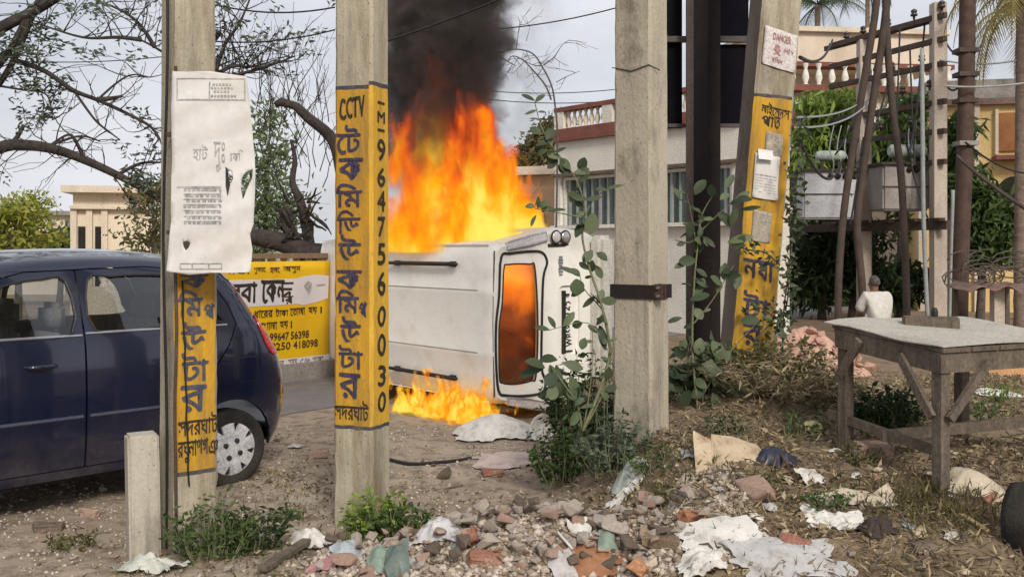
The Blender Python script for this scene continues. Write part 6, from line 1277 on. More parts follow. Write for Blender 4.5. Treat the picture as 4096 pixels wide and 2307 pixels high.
weed('green weed clump growing under the wooden table', PX(3530, 6.3), 6.3, .32, 50, .26, G_DK, .05, .026, 8, 18)
weed('pale broad-leaved weed clump between the plain pole and the leaning pole', PX(2800, 6.9), 6.9, .50, 34, .30, G_CAL, .10, .055, 9, 9)
weed('low brown-green creeper heap at the foot of the leaning pole', PX(3120, 6.9), 6.9, .30, 60, .42, G_OL, .05, .024, 10, 16)
weed('tangled brown brush heap on the bank behind the cardboard sheet', PX(3080, 6.75), 6.75, .26, 90, .60, G_DRY, .07, .014, 23, 12)
weed('dry straw-coloured weed heap between leaning pole and table', PX(3250, 6.6), 6.6, .22, 60, .40, G_DRY, .06, .018, 11, 14)
weed('wispy tall stems with tiny leaves left of the plain pole', PX(2420, 6.4), 6.4, 1.0, 9, .22, G_DK, .05, .014, 21, 26)
weed('fern-like dark weed stems beside the van bumper', PX(2330, 6.9), 6.9, .95, 10, .25, G_DK, .05, .013, 22, 24)
for i, (px, Y, H, m_, wh) in enumerate(((2620, 5.75, .16, G_MD, 'right below the plain pole'), (2900, 6.2, .20, G_DK, 'above the cardboard sheet'), (3200, 6.1, .18, G_MD, 'left of the table on the bank'), (3420, 5.6, .14, G_OL, 'at the left table leg'), (3650, 6.6, .22, G_MD, 'under the far side of the table'), (3950, 6.6, .22, G_MD, 'beyond the right end of the table'), (3020, 5.25, .12, G_OL, 'beside the flat stone'), (2700, 5.2, .12, G_OL, 'above the dull half-brick'), (3300, 5.0, .11, G_MD, 'near the torn white paper'), (1120, 5.9, .10, G_MD, 'on the dirt between the yellow poles'), (300, 5.3, .09, G_OL, 'on the dirt before the car'), (3980, 7.6, .25, G_BR, 'far behind the table'))):
    weed('small straggling weed %s' % wh, PX(px, Y), Y, H, 16, .16, m_, .04, .015, 40 + i, 9)
# tall broad-leaved plant left of the plain pole
def broad_plant(name, label, stems, pairs, Y, seed, m=G_CALO, more=.40):
    t = thing(name, label, 'plant', (0, 0, 0)); rr = random.Random(seed); mb = MB()
    for pts, r0 in stems:
        c = curve([P(p[0], p[1], Y) + Vector((0, rr.gauss(0, .02), 0)) for p in pts], 5); mb.tube(c, [max(r0 * (1 - .75 * i / len(c)), .0022) for i in range(len(c))], 6)
        for q in c[3:]:
            if rr.random() < more: d = Vector((rr.gauss(0, 1), rr.gauss(-.2, .5), rr.gauss(.1, .6))); lb = MB(); L_ = rr.uniform(30, 75) / F * Y; oval_leaf(lb, q, d, Vector((rr.gauss(0, .5), -1 + rr.gauss(0, .4), rr.uniform(0, 1))), L_, L_ * rr.uniform(.4, .62), rr.uniform(0, .25), rr.uniform(-.1, .5)); lb.build('leaf', m, t, smooth='all')
    mb.build('stems', STEM, t, smooth='all')
    for (x, y, ang_, L, W_) in pairs:
        d = Vector((math.cos(R(ang_)), rr.uniform(-.55, .2), math.sin(R(ang_)))); b_ = P(x, y, Y + rr.uniform(-.03, .03)); lb = MB(); oval_leaf(lb, b_, d, Vector((rr.gauss(0, .35), -1 + rr.gauss(0, .3), rr.uniform(.1, .9))), L / F * Y * .8 * rr.uniform(.7, 1.15), W_ / F * Y * .68 * rr.uniform(.8, 1.1), rr.uniform(.02, .22), rr.uniform(-.05, .35)); lb.build('leaf', m, t, smooth='all')
    return t
LV = [(2140, 405, 150, 70, 45), (2140, 410, 40, 60, 40), (2150, 440, 200, 70, 20), (2150, 450, 10, 60, 25), (2160, 480, 170, 70, 20), (2165, 540, 140, 75, 55), (2185, 560, 60, 70, 60), (2190, 600, 200, 60, 40), (2215, 610, 20, 60, 30), (2230, 640, 220, 70, 45), (2260, 690, 110, 95, 75), (2285, 690, 150, 90, 70), (2320, 690, 75, 70, 60), (2325, 700, 40, 70, 62), (2300, 760, 250, 80, 50), (2140, 830, 165, 75, 40), (2150, 830, 30, 70, 40), (2145, 860, 240, 60, 40), (2170, 850, 70, 65, 35), (2200, 840, 5, 75, 30), (2350, 800, 160, 90, 45), (2340, 800, 10, 100, 35), (2375, 850, 260, 130, 90), (2370, 1000, 230, 80, 60), (2385, 1010, 330, 75, 55), (2370, 1040, 260, 70, 55), (2320, 1100, 155, 110, 40), (2380, 1060, 300, 70, 50), (2420, 760, 20, 90, 30), (2310, 1180, 95, 100, 85), (2330, 1230, 45, 90, 35), (2200, 1320, 165, 100, 35), (2330, 1290, 200, 70, 45), (2350, 1300, 330, 65, 50), (2340, 1350, 250, 75, 55),
      (2180, 1470, 150, 125, 85), (2180, 1470, 195, 130, 80), (2230, 1440, 170, 110, 75), (2250, 1450, 345, 150, 75), (2225, 1490, 230, 100, 90), (2240, 1500, 280, 110, 90), (2280, 1500, 290, 120, 85), (2220, 1540, 250, 90, 80), (2200, 1560, 200, 80, 50), (2260, 1560, 330, 100, 70), (2420, 1400, 100, 120, 60), (2300, 1620, 40, 80, 40)]
broad_plant('broad_leaved_plant', 'tall broad-leaved plant with oval leaves climbing beside the plain pole in front of the van', [([(2330, 1720), (2400, 1560), (2440, 1420), (2430, 1330), (2400, 1200), (2360, 1080), (2330, 950), (2340, 850), (2320, 760), (2280, 680), (2220, 600), (2170, 520), (2140, 410)], .011), ([(2330, 1720), (2310, 1620), (2260, 1540), (2200, 1460)], .009), ([(2440, 1420), (2420, 1260), (2340, 1160), (2320, 1100)], .006), ([(2332, 1720), (2365, 1500), (2370, 1300)], .005), ([(2330, 870), (2220, 850), (2140, 835)], .005), ([(2340, 860), (2380, 790), (2430, 760)], .005), ([(2430, 1400), (2350, 1290), (2200, 1320)], .005), ([(2334, 1720), (2400, 1600), (2436, 1500), (2450, 1380)], .006)], LV, 6.02, 11)
LV2 = [(2720, 800, 120, 70, 55), (2850, 790, 100, 90, 60), (2880, 800, 40, 80, 50), (2900, 760, 60, 90, 45), (2940, 800, 30, 80, 40), (2960, 840, 10, 90, 30), (2870, 850, 330, 80, 60), (2780, 780, 60, 90, 70), (2830, 870, 200, 70, 50), (2920, 900, 70, 80, 50), (2760, 950, 90, 80, 50), (2780, 1010, 80, 100, 60), (2750, 1050, 200, 70, 45), (2860, 990, 130, 80, 40), (2910, 970, 20, 110, 50), (2940, 1000, 60, 100, 60), (2900, 1050, 260, 90, 60), (2780, 1180, 60, 110, 70), (2760, 1200, 20, 100, 60), (2780, 1230, 300, 90, 60), (2730, 1270, 190, 70, 40), (2770, 1110, 330, 100, 45), (2790, 1420, 80, 110, 80), (2740, 1430, 130, 90, 80), (2860, 1450, 40, 110, 90), (2800, 1480, 10, 130, 100), (2750, 1500, 170, 110, 80), (2880, 1520, 330, 120, 90), (2760, 1560, 250, 110, 80), (2850, 1570, 290, 120, 90), (2930, 1560, 350, 90, 70), (2720, 1400, 60, 70, 50), (2960, 1090, 250, 80, 60), (2820, 1560, 200, 110, 80), (2900, 1450, 120, 110, 80), (2700, 1560, 140, 80, 70)]
broad_plant('broad_leaved_plant', 'pale broad-leaved plant with bare crossing stems between the plain and leaning poles', [([(2790, 1650), (2770, 1400), (2775, 1150), (2790, 980), (2810, 860), (2860, 770)], .010), ([(2790, 1000), (2770, 880), (2745, 780)], .005), ([(2800, 930), (2870, 860), (2940, 800)], .005), ([(2800, 1600), (2900, 1440), (2990, 1330), (3060, 1260)], .006), ([(2770, 1300), (2850, 1200), (2930, 1060)], .006), ([(2700, 960), (2760, 970), (2830, 975)], .005)], LV2, 6.75, 12)
# creeper up the leaning pole
cr = thing('creeper', 'thin creeper climbing the edge of the leaning yellow pole', 'creeper', (0, 0, 0)); rr = random.Random(9); mb = MB(); C = []; D = []
for pts in ([(3130, 1500), (3135, 1250), (3165, 1000), (3175, 820), (3195, 640), (3200, 480)], [(3070, 1480), (3110, 1300), (3150, 1200), (3150, 1050)], [(2950, 985), (3000, 1000), (3060, 1010), (3120, 1060)], [(2980, 1250), (3040, 1230), (3100, 1270), (3140, 1300)], [(3020, 1360), (3080, 1300), (3130, 1290)]):
    c = curve([P(x, y, 7.22) for x, y in pts], 8); mb.tube(c, .006, 5)
    for q in c:
        for _ in range(5 if pts[0][0] == 3130 else 2): C.append(tuple(q + Vector((rr.gauss(.0, .035), rr.gauss(-.02, .03), rr.gauss(0, .05))))); D.append((rr.gauss(.2, 1), rr.gauss(-.3, .6), rr.gauss(-.2, .7)))
mb.build('stems', BARKP, cr); V, T = leaf_mesh(np.array(C), np.array(D), rng.uniform(.03, .075, len(C)), .034); np_mesh('leaves', V, T, G_CAL, cr)
# ================================================================== litter, rubble, grass
def gp(px, py):
    Y = 3.9
    while Y < 30:
        if PZ(py, Y) <= G(PX(px, Y), Y): break
        Y += .02
    X = PX(px, Y); return Vector((X, Y, G(X, Y)))
ROCKS = []
for i in range(9):
    rr = random.Random(100 + i); bm = bmesh.new()
    for _ in range(15): bm.verts.new((rr.uniform(-.5, .5), rr.uniform(-.42, .42), rr.uniform(-.3, .34)))
    bmesh.ops.convex_hull(bm, input=bm.verts[:]); bmesh.ops.delete(bm, geom=[v for v in bm.verts if not v.link_faces], context='VERTS')
    bmesh.ops.bevel(bm, geom=bm.edges[:], offset=.03, segments=1, affect='EDGES')
    me = bpy.data.meshes.new('chunk'); bm.to_mesh(me); bm.free(); ROCKS.append(me)
ROCKM = {}
def rock(name, label, p, s, m, seed, group=None, cat='stone', sink=.12):
    rr = random.Random(seed); i = rr.randrange(9); key = (i, m.name)
    if key not in ROCKM: me = ROCKS[i].copy(); me.materials.append(m); ROCKM[key] = me
    o = bpy.data.objects.new(name, ROCKM[key]); COL.objects.link(o); k_ = (rr.uniform(.8, 1.25) * s, rr.uniform(.7, 1.1) * s, rr.uniform(.6, 1.0) * s); o.scale = k_
    o.location = (p[0], p[1], p[2] + k_[2] * (.3 - sink)); o.rotation_euler = (rr.gauss(0, .3), rr.gauss(0, .3), rr.uniform(0, 6.28)); tag(o, label, cat, group); return o
rr = random.Random(77)
# rubble heap in front
placed = []; lap = .19
def free(p, s):
    for q, t in placed:
        if (p[0] - q[0]) ** 2 + (p[1] - q[1]) ** 2 < (lap * (s + t)) ** 2: return False
    placed.append((p, s)); return True
n_ = 0
while n_ < 299:
    x = rr.gauss(.12, .40); y = rr.uniform(4.6, 5.3)
    if y < 4.5 or y > 5.75 or abs(x) > 1.4: continue
    s = rr.choice((.05, .055, .06, .07, .075, .085, .10, .125)); p = (x, y, G(x, y) + rr.uniform(.005, .07))
    if not free(p, s): n_ += .04; continue
    c = rr.random(); m_, w_ = (RUB, 'grey') if c < .55 else ((RUBP, 'pinkish') if c < .85 else (RUBD, 'dark'))
    zone = ('left end' if x < -.45 else ('right end' if x > .75 else 'middle')); row = 'front edge' if y < 4.8 else ('crest' if y < 5.1 else 'back slope'); sz = 'small' if s < .065 else ('large' if s > .095 else 'fist-sized')
    rock('rubble_chunk', '%s %s chunk at the %s of the rubble heap, on its %s' % (sz, {'grey': 'grey mortar', 'pinkish': 'pinkish plaster', 'dark': 'dark earth'}[w_], zone, row), p, s, m_, int(n_ * 7) + 1, '%s %s chunks at the %s %s of the rubble heap' % (sz, w_, zone, row), 'rubble'); n_ += 1
lap = .36; n_ = 0
while n_ < 130:
    px = rr.uniform(0, 2350); py = rr.uniform(1760, 2290)
    p = gp(px, py)
    if p.y > 8.5 or (p.x > .35): continue
    s = rr.choice((.025, .03, .035, .04, .05, .065)); 
    if not free(p, s): n_ += .3; continue
    c = rr.random(); m_, w_ = (RUB, 'pale') if c < .55 else ((RUBP, 'pinkish') if c < .8 else (RUBD, 'dark brown'))
    zone = 'before the blue car' if px < 620 else ('between the two yellow poles' if px < 1300 else 'right of the lettered pole'); sz = 'small' if s < .034 else 'larger'
    rock('loose_stone', '%s %s loose stone on the dirt %s' % (sz, w_, zone), p, s, m_, int(n_ * 13) + 5, '%s %s stones on the dirt %s' % (sz, w_, zone)); n_ += 1
n_ = 0
while n_ < 60:
    px = rr.uniform(2350, 4090); py = rr.uniform(1600, 2300); p = gp(px, py)
    if p.y > 9: continue
    s = rr.choice((.04, .05, .06, .08)); 
    if not free(p, s): n_ += .3; continue
    c = rr.random(); m_, w_ = (RUB, 'pale') if c < .5 else ((RUBP, 'pinkish') if c < .8 else (RUBD, 'dark brown'))
    zone = 'below the plain pole' if px < 2800 else ('left of the table' if px < 3350 else 'around the table legs'); sz = 'small' if s < .055 else 'larger'
    rock('loose_stone', '%s %s stone half buried in the bank %s' % (sz, w_, zone), p, s, m_, int(n_ * 17) + 9, '%s %s stones in the bank %s' % (sz, w_, zone)); n_ += 1
# bricks
def brick(label, px, py, rz, m=BRICK, s=1.0, tilt=0.0, dims=(.21, .10, .07)):
    p = gp(px, py); mb = MB(); bm = bmesh.new(); bmesh.ops.create_cube(bm, size=1); r2 = random.Random(px)
    for v in bm.verts: v.co = Vector((v.co.x * dims[0], v.co.y * dims[1], v.co.z * dims[2])) * (s * .74) + Vector((r2.gauss(0, .006), r2.gauss(0, .006), r2.gauss(0, .005)))
    bmesh.ops.subdivide_edges(bm, edges=bm.edges[:], cuts=2); 
    for v in bm.verts: v.co += Vector((r2.gauss(0, .0025), r2.gauss(0, .0025), r2.gauss(0, .0025)))
    bmesh.ops.bevel(bm, geom=[e for e in bm.edges if e.calc_face_angle(0) > .9], offset=.006, segments=1, affect='EDGES'); mb.addbm(bm)
    o = mb.build('broken_brick', m); o.location = (p.x, p.y, p.z + .025 * s); o.rotation_euler = (tilt, tilt * .4, rz); tag(o, label, 'brick'); return o
brick('red-brown brick lying on the dirt before the pink sheet', 1970, 1905, .25, s=.95); brick('orange-red broken brick on the bank above the white paper', 2772, 2085, .5, mat('brick_orange', (0.34, 0.15, 0.08), (0.26, 0.12, 0.07), 9, .9, .5, 45, stain=(.38, .30, .23), samt=.6), .9, .25)
brick('dull brown half-brick left of the white paper sheet', 2640, 2185, -.3, mat('brick_dull', (0.20, 0.15, 0.095), (0.15, 0.11, 0.07), 9, .9, .5, 45), 1.15, .1); brick('red brick standing up in the rubble heap', 1895, 2170, 1.3, s=1.0, tilt=.9); brick('rusty red brick low in the rubble heap, below the standing one', 1935, 2262, .2, s=1.0, tilt=.3)
brick('orange-pink brick end at the bottom of the picture beside the paper litter', 2560, 2300, 1.2, mat('brick_peach', (0.46, 0.24, 0.13), (0.38, 0.19, 0.1), 9, .9, .4, 45), 1.1, .6); brick('dark reddish stone brick lying alone before the blue car', 195, 2125, .4, RUBD, 1.0, .2); brick('brown brick lump right of the dark one before the car', 355, 2065, -.4, RUBP, .8, .1); brick('pinkish brick under the wooden table', 3490, 1825, .3, RUBP, 1.4, .2); brick('red-brown brick behind the white paper near the bottom', 3180, 2205, -.5, s=.9, tilt=.3); brick('pale squared block in the weeds right of the poster pole', 900, 2190, .2, RUB, 1.1, .05, (.17, .13, .11)); brick('small red brick bit under the right table leg', 3960, 2010, .7, s=.7); brick('dark brown brick in the dry litter right of centre', 3700, 2205, .2, RUBD, .8)
brick('brown half brick by the lettered pole foot', 1275, 1830, .1, RUBP, .9)
# crumpled sheets
def sheet(name, label, cat, px, py, w_, d_, m, seed, amp=.03, dome=0.0, rz=0.0, n=22, tilt=0.0, lift=.008, pow_=1.0):
    p = gp(px, py); V = []; r2 = random.Random(seed); M_ = Matrix.Rotation(rz, 3, 'Z'); a0 = [r2.uniform(0, 6.28) for _ in range(4)]
    for j in range(n + 1):
        for i in range(n + 1):
            u = 2 * i / n - 1; v = 2 * j / n - 1
            th = math.atan2(v, u); e = max(abs(u), abs(v)); k_ = 1 + .13 * math.sin(2 * th + a0[0]) + .10 * math.sin(5 * th + a0[1]) + .06 * math.sin(9 * th + a0[2]) + .05 * math.sin(17 * th + a0[3])
            q = M_ @ Vector((u * w_ / 2 * k_, v * d_ / 2 * k_, 0)); x, y = p.x + q.x, p.y + q.y
            cr_ = abs(float(fbm(u * 2.2 + seed, v * 2.2, seed, 3))) * 2.2 + 1.0 * abs(float(fbm(u * 4 + seed, v * 4 + 3, seed + 3, 3)))
            V.append((x, y, G(x, y) + lift + amp * cr_ * (1 - .3 * e) + dome * max(0, 1 - (u * u + v * v)) ** pow_ + tilt * (v + 1) * d_ / 2))
    idx_ = np.arange((n + 1) ** 2).reshape(n + 1, n + 1); Q_ = np.stack([idx_[:-1, :-1], idx_[:-1, 1:], idx_[1:, 1:], idx_[1:, :-1]], -1).reshape(-1, 4)
    o = np_mesh(name, V, Q_, m); tag(o, label, cat); return o
def lm(nm, c, rough=.7, v=.82, bump=.15): return mat('litter_' + nm, c, tuple(x * v for x in c), 9, rough, bump, 30, stain=(c[0] * .42, c[1] * .36, c[2] * .28), sscale=9, samt=.75, fine=.08)
L_W = lm('white', (.62, .60, .56)); L_PK = lm('pink', (.52, .42, .38)); L_GB = lm('blue_grey', (.36, .40, .43), .5); L_GN = lm('green', (.24, .31, .25), .55); L_GG = lm('grey_green', (.34, .38, .34), .4); L_BE = lm('beige', (.50, .43, .33)); L_OR = lm('orange', (.30, .14, .07), .6); L_RD = lm('rose', (.40, .20, .20), .7); L_BK = lm('black', (.025, .025, .03), .45); L_CB = lm('cardboard', (.50, .40, .27)); L_GR = lm('grey', (.45, .44, .43))
sheet('white_sack', 'large lumpy white sack on the road under the van tail', 'sack', 1985, 1745, .62, .5, L_W, 1, .05, .15, 0, 18, pow_=.8)
sheet('tarpaulin', 'pinkish white tarpaulin lying flat behind the lone red brick', 'tarpaulin', 2050, 1860, .56, .5, L_PK, 2, .035, .03, .1)
sheet('plastic_bag', 'grey-green plastic bag at the foot of the bank weeds', 'plastic bag', 2515, 1915, .19, .16, L_GG, 3, .03, .075, .3)
sheet('paper_sheet', 'clean white paper sheet on the bank beside the dull brown brick', 'paper', 2880, 2165, .34, .24, L_W, 4, .008, .01, .08, 10, .16)
sheet('paper_sheet', 'long pale crumpled sheet at the bottom right of the paper litter', 'paper', 3150, 2262, .50, .22, L_GR, 5, .02, .012, .12, 14, .14)
sheet('crumpled_paper', 'crumpled white paper below the clean paper sheet', 'paper', 2810, 2265, .24, .14, L_W, 6, .05, .02, .2)
sheet('crumpled_paper', 'white torn paper in the dry litter below the table', 'paper', 3330, 2105, .25, .16, L_W, 7, .055, .02, -.2); sheet('rag', 'dark brown rag in the dry litter below the table', 'rag', 3510, 2130, .15, .13, lm('brown_rag', (.05, .035, .032)), 8, .04, .05, .3)
sheet('dusty_sack', 'beige dusty sack lying behind the front table leg', 'sack', 3880, 1950, .30, .24, L_BE, 9, .02, .085, 0); sheet('paper_scrap', 'white paper scrap standing in the litter left of the table', 'paper', 3245, 1935, .13, .09, L_W, 10, .02, .02, .4, 10, .5); sheet('plastic_scrap', 'white plastic scrap on the ground beyond the table', 'plastic', 3985, 1585, .30, .22, L_W, 11, .03, .03, 0)
sheet('black_bag', 'dark blue-black bag beside the cardboard sheet', 'bag', 3100, 1850, .21, .15, lm('navy', (.03, .032, .055), .5), 12, .035, .06, .2); sheet('beige_cloth', 'beige cloth lump on the bank left of the table leg', 'cloth', 3420, 2010, .36, .16, L_BE, 13, .03, .04, -.1)
sheet('white_cloth', 'white cloth end wrapped round the plank in front of the lettered pole', 'cloth', 1240, 2185, .22, .13, L_W, 14, .05, .07, -.6); sheet('rose_cloth', 'rose pink cloth below the blue-grey plastic', 'cloth', 1330, 2270, .24, .10, L_RD, 15, .04, .03, .2); sheet('plastic_sheet', 'blue-grey plastic piece standing over the rose cloth', 'plastic', 1385, 2245, .12, .13, L_GB, 16, .015, .03, .5, 10, .55)
sheet('green_plastic', 'green plastic scrap right of the rose cloth', 'plastic', 1510, 2275, .11, .12, L_GN, 17, .03, .03, -.3, 10, .4); sheet('green_plastic', 'dull dark green plastic strip at the bottom, right of the green scrap', 'plastic', 1590, 2300, .10, .15, lm('dull_green', (.13, .17, .15), .4), 18, .02, .03, .2, 10, .6); sheet('plastic_bag', 'white crumpled plastic bag on top of the rubble heap', 'plastic bag', 1755, 2140, .25, .20, lm('bagwhite', (.55, .54, .55), .35), 19, .05, .06, -.3)
sheet('orange_wrapper', 'orange-brown crumpled wrapper right of the rubble heap', 'wrapper', 2370, 2270, .26, .15, L_OR, 20, .05, .03, -.4); sheet('green_plastic', 'pale green plastic scrap over the orange wrapper', 'plastic', 2430, 2225, .08, .12, L_GN, 21, .02, .03, .3, 10, .5); sheet('white_scrap', 'pointed white scrap beside the orange wrapper', 'paper', 2320, 2165, .12, .10, L_W, 22, .03, .03, .4, 10, .35); sheet('plastic_sheet', 'whitish torn plastic at the foot of the concrete stub', 'plastic', 600, 2285, .30, .16, lm('pale_plastic', (.50, .51, .45), .45), 23, .05, .05, -.2)
sheet('white_scrap', 'grey white scrap in the middle of the rubble heap', 'paper', 2250, 2290, .13, .11, L_GR, 24, .03, .03, .4, 10, .3); sheet('plastic_scrap', 'pale plastic scraps on the bank in front of the bag', 'plastic', 2500, 1985, .20, .08, L_W, 25, .03, .02, .2); sheet('grey_rag', 'small grey rag left of the tyre flap', 'rag', 1180, 1790, .12, .1, L_GR, 27, .02, .02); sheet('yellow_scrap', 'pale yellow torn paper left of the table among dry stems', 'paper', 3255, 1735, .09, .1, lm('yellow', (.55, .52, .25)), 28, .02, .02, 0, 8, .6)
r3 = random.Random(55)
for i in range(46):
    px = r3.uniform(2450, 4090) if i < 34 else r3.uniform(600, 2300); py = r3.uniform(1780, 2300) if i < 34 else r3.uniform(2050, 2300)
    m_, w_ = r3.choice(((L_W, 'white'), (L_BE, 'beige'), (L_GR, 'grey'), (L_W, 'white'), (L_CB, 'brown'), (L_GB, 'bluish'))); pl_ = 'littered bank' if i < 34 else 'rubble in front'
    o = sheet('litter_scrap', 'small %s paper or plastic scrap on the %s' % (w_, pl_), 'scrap', px, py, r3.uniform(.04, .11), r3.uniform(.03, .08), m_, 200 + i, .02, .012, r3.uniform(0, 3), 5); o['group'] = '%s scraps on the %s' % (w_, pl_)
# folded cardboard leaning on the bank
p0 = gp(2780, 1905); YK = p0.y; mb = MB()
def kb(pts, off=0.0): return [P(x, y, YK + off + d_) for x, y, d_ in pts]
for pts in ([(2772, 1720, .22), (2772, 1740, .20), (2785, 1905, 0.0), (2850, 1880, .02), (2845, 1760, .2)], [(2845, 1735, .24), (2850, 1885, .03), (2900, 1850, .03), (2960, 1865, .06), (3050, 1850, .1), (3075, 1835, .12), (3030, 1780, .26), (2930, 1745, .28)], [(2850, 1882, .0), (2880, 1912, -.02), (3010, 1905, .02), (3060, 1880, .08), (2960, 1862, .06), (2900, 1850, .03)]):
    v = kb(pts); nV = len(v); mb.add(v + [q + Vector((0, .006, -.002)) for q in v], [tuple(range(nV)), tuple(range(2 * nV - 1, nV - 1, -1))] + [(i, (i + 1) % nV, nV + (i + 1) % nV, nV + i) for i in range(nV)])
cbx = mb.build('cardboard_sheet', L_CB); tag(cbx, 'folded tan cardboard sheet leaning on the bank right of the plain pole', 'cardboard')
# sticks and planks
def stick(name, label, cat, pts, r_, m, flatw=None):
    c = [];
    for q in pts: g_ = gp(q[0], q[1]); c.append(g_ + Vector((0, 0, r_ + (q[2] if len(q) > 2 else 0))))
    mb = MB()
    if flatw: mb.bar(c[0], c[-1], flatw, r_ * 2)
    else: mb.tube(curve(c, 5), r_, 6)
    o = mb.build(name, m, None, smooth=not flatw); tag(o, label, cat); return o
stick('black_hose', 'black hose lying across the dirt behind the pink sheet', 'hose', [(1560, 1845), (1640, 1862), (1740, 1858), (1830, 1848), (1885, 1838)], .014, BLACKP); stick('wooden_plank', 'weathered wooden plank slanting out of the rubble at bottom', 'plank', [(1050, 2303, .02), (1235, 2190, .03)], .012, WOODG, .055)
stick('dry_stick', 'pale dry stick on the dirt before the lettered pole weed', 'stick', [(1690, 1970), (1780, 1960), (1850, 1945)], .006, WOODG); stick('dark_rod', 'thin dark rod stuck in the litter beside the black bag', 'rod', [(3190, 1940, .0), (3120, 1850, .05)], .008, RUST); stick('white_strip', 'thin white strip lying on the rubble heap', 'strip', [(2230, 2180, .04), (2290, 2250, .05)], .006, L_W); stick('dry_stick', 'dry stick below the front table leg', 'stick', [(3850, 2080, .01), (3950, 2150, .01)], .012, mat('dry_wood', (.34, .25, .13)))
g_ = gp(1775, 1915); rock('dark_clod', 'dark brown earth clod behind the lettered pole weed', g_, .13, RUBD, 5, cat='clod'); g_ = gp(3020, 1985); rock('flat_stone', 'broad brown flat stone on the bank below the cardboard', g_, .26, RUBP, 8, cat='stone'); g_ = gp(2140, 1500 + 520); rock('brown_clod', 'reddish clod at the foot of the bank', g_, .10, RUBD, 12, cat='clod')
g_ = gp(2190, 1762); mb = MB(); mb.lathe([(0, 0), (.07, .0), (.085, .01), (.12, .10), (.128, .105), (.118, .10), (.08, .02), (0, .018)], 20); o = mb.build('white_bowl', L_W, None, smooth=True); o.location = g_ + Vector((0, 0, .075)); o.rotation_euler = (R(62), R(14), R(-25)); tag(o, 'white bowl tipped on its side right of the white sack', 'bowl')
g_ = gp(3565, 2010); mb = MB(); mb.lathe([(0, 0), (.05, 0), (.062, .09), (.066, .09), (.066, .095), (.058, .095), (.046, .01), (0, .01)], 18); o = mb.build('white_cup', L_BE, None, smooth=True); o.scale = (.85, .5, .9); o.location = g_ + Vector((0, 0, .0)); o.rotation_euler = (R(-35), R(-24), .4); tag(o, 'crushed pale paper cup half buried left of the front table leg', 'cup')
# worn tyre piece at the lower right edge
g_ = gp(4040, 2170); mb = MB(); pts = [Vector((.26 * math.cos(t), .26 * math.sin(t))) for t in np.linspace(-.5, 2.1, 14)]; V = []
for q in pts:
    for dy, k_ in ((-.085, .86), (-.09, .97), (-.05, 1.0), (.05, 1.0), (.09, .97), (.085, .86)): V.append((q.x * k_, dy, q.y * k_))
mb.add(V, [(i * 6 + j, i * 6 + j + 1, (i + 1) * 6 + j + 1, (i + 1) * 6 + j) for i in range(13) for j in range(5)]); o = mb.build('tyre_piece', RUBBER, None, smooth='all'); o.location = (g_.x + .22, g_.y + .05, g_.z + .06); o.rotation_euler = (R(10), R(-150), R(25)); tag(o, 'cut piece of black tyre leaning at the lower right edge', 'tyre')
# pink brick-dust heap and orange sand heap behind
for lab, px, py, w_, h_, m_, sd in (('heap of salmon pink broken brick beyond the leaning pole', 3225, 1500, 1.25, .46, mat('brick_dust_pink', (.55, .34, .26), (.46, .27, .20), 9, .95, .6, 30, stain=(.62, .47, .39), samt=.8), 31), ('orange sand heap at the right edge beyond the table', 4080, 1515, 1.2, .34, mat('orange_sand', (.55, .30, .14), (.46, .24, .11), 7, .95, .4, 40), 32)):
    p = Vector((PX(px, 9.6), 9.6, 0)); V = []; n = 26
    for j in range(n + 1):
        for i in range(n + 1):
            u = 2 * i / n - 1; v = 2 * j / n - 1; x = p.x + u * w_ / 2; y = p.y + v * w_ / 2; d_ = math.hypot(u, v); V.append((x, y, G(x, y) - .03 + h_ * max(0, 1 - d_) ** .85 * (1 + .5 * float(fbm(u * 3, v * 3, sd, 3))) + .10 * h_ * float(fbm(u * 9, v * 9, sd, 2)) * 4 * max(0, 1 - d_)))
    idx_ = np.arange((n + 1) ** 2).reshape(n + 1, n + 1); Q_ = np.stack([idx_[:-1, :-1], idx_[:-1, 1:], idx_[1:, 1:], idx_[1:, :-1]], -1).reshape(-1, 4); o = np_mesh('brick_heap' if sd == 31 else 'sand_heap', V, Q_, m_); tag(o, lab, 'heap')
    if sd == 31:
        for i in range(60):
            a_ = rr.uniform(0, 6.28); d_ = math.sqrt(rr.random()) * .95; x = p.x + d_ * w_ / 2 * math.cos(a_); y = p.y + d_ * w_ / 2 * math.sin(a_); z = G(x, y) + h_ * max(0, 1 - d_) ** .85; k_ = rock('brick_piece', None, (x, y, z), rr.uniform(.07, .16), m_, 900 + i, cat=None, sink=.2); k_.parent = o
# twigs strewn over the bank
mb = MB(); r4 = random.Random(66)
for i in range(260):
    x = r4.uniform(.5, 4.2); y = r4.uniform(4.4, 7.6); a_ = r4.uniform(0, 6.28); l_ = r4.uniform(.06, .28); pts = [Vector((x + math.cos(a_ + .3 * q) * l_ * q / 3, y + math.sin(a_ + .3 * q) * l_ * q / 3, 0)) for q in range(4)]
    pts = [Vector((q.x, q.y, G(q.x, q.y) + .012 + r4.uniform(0, .03))) for q in pts]; mb.tube(pts, r4.uniform(.002, .005), 4)
o = mb.build('twigs', BARKP); tag(o, 'dead twigs strewn over the littered bank', kind='stuff')
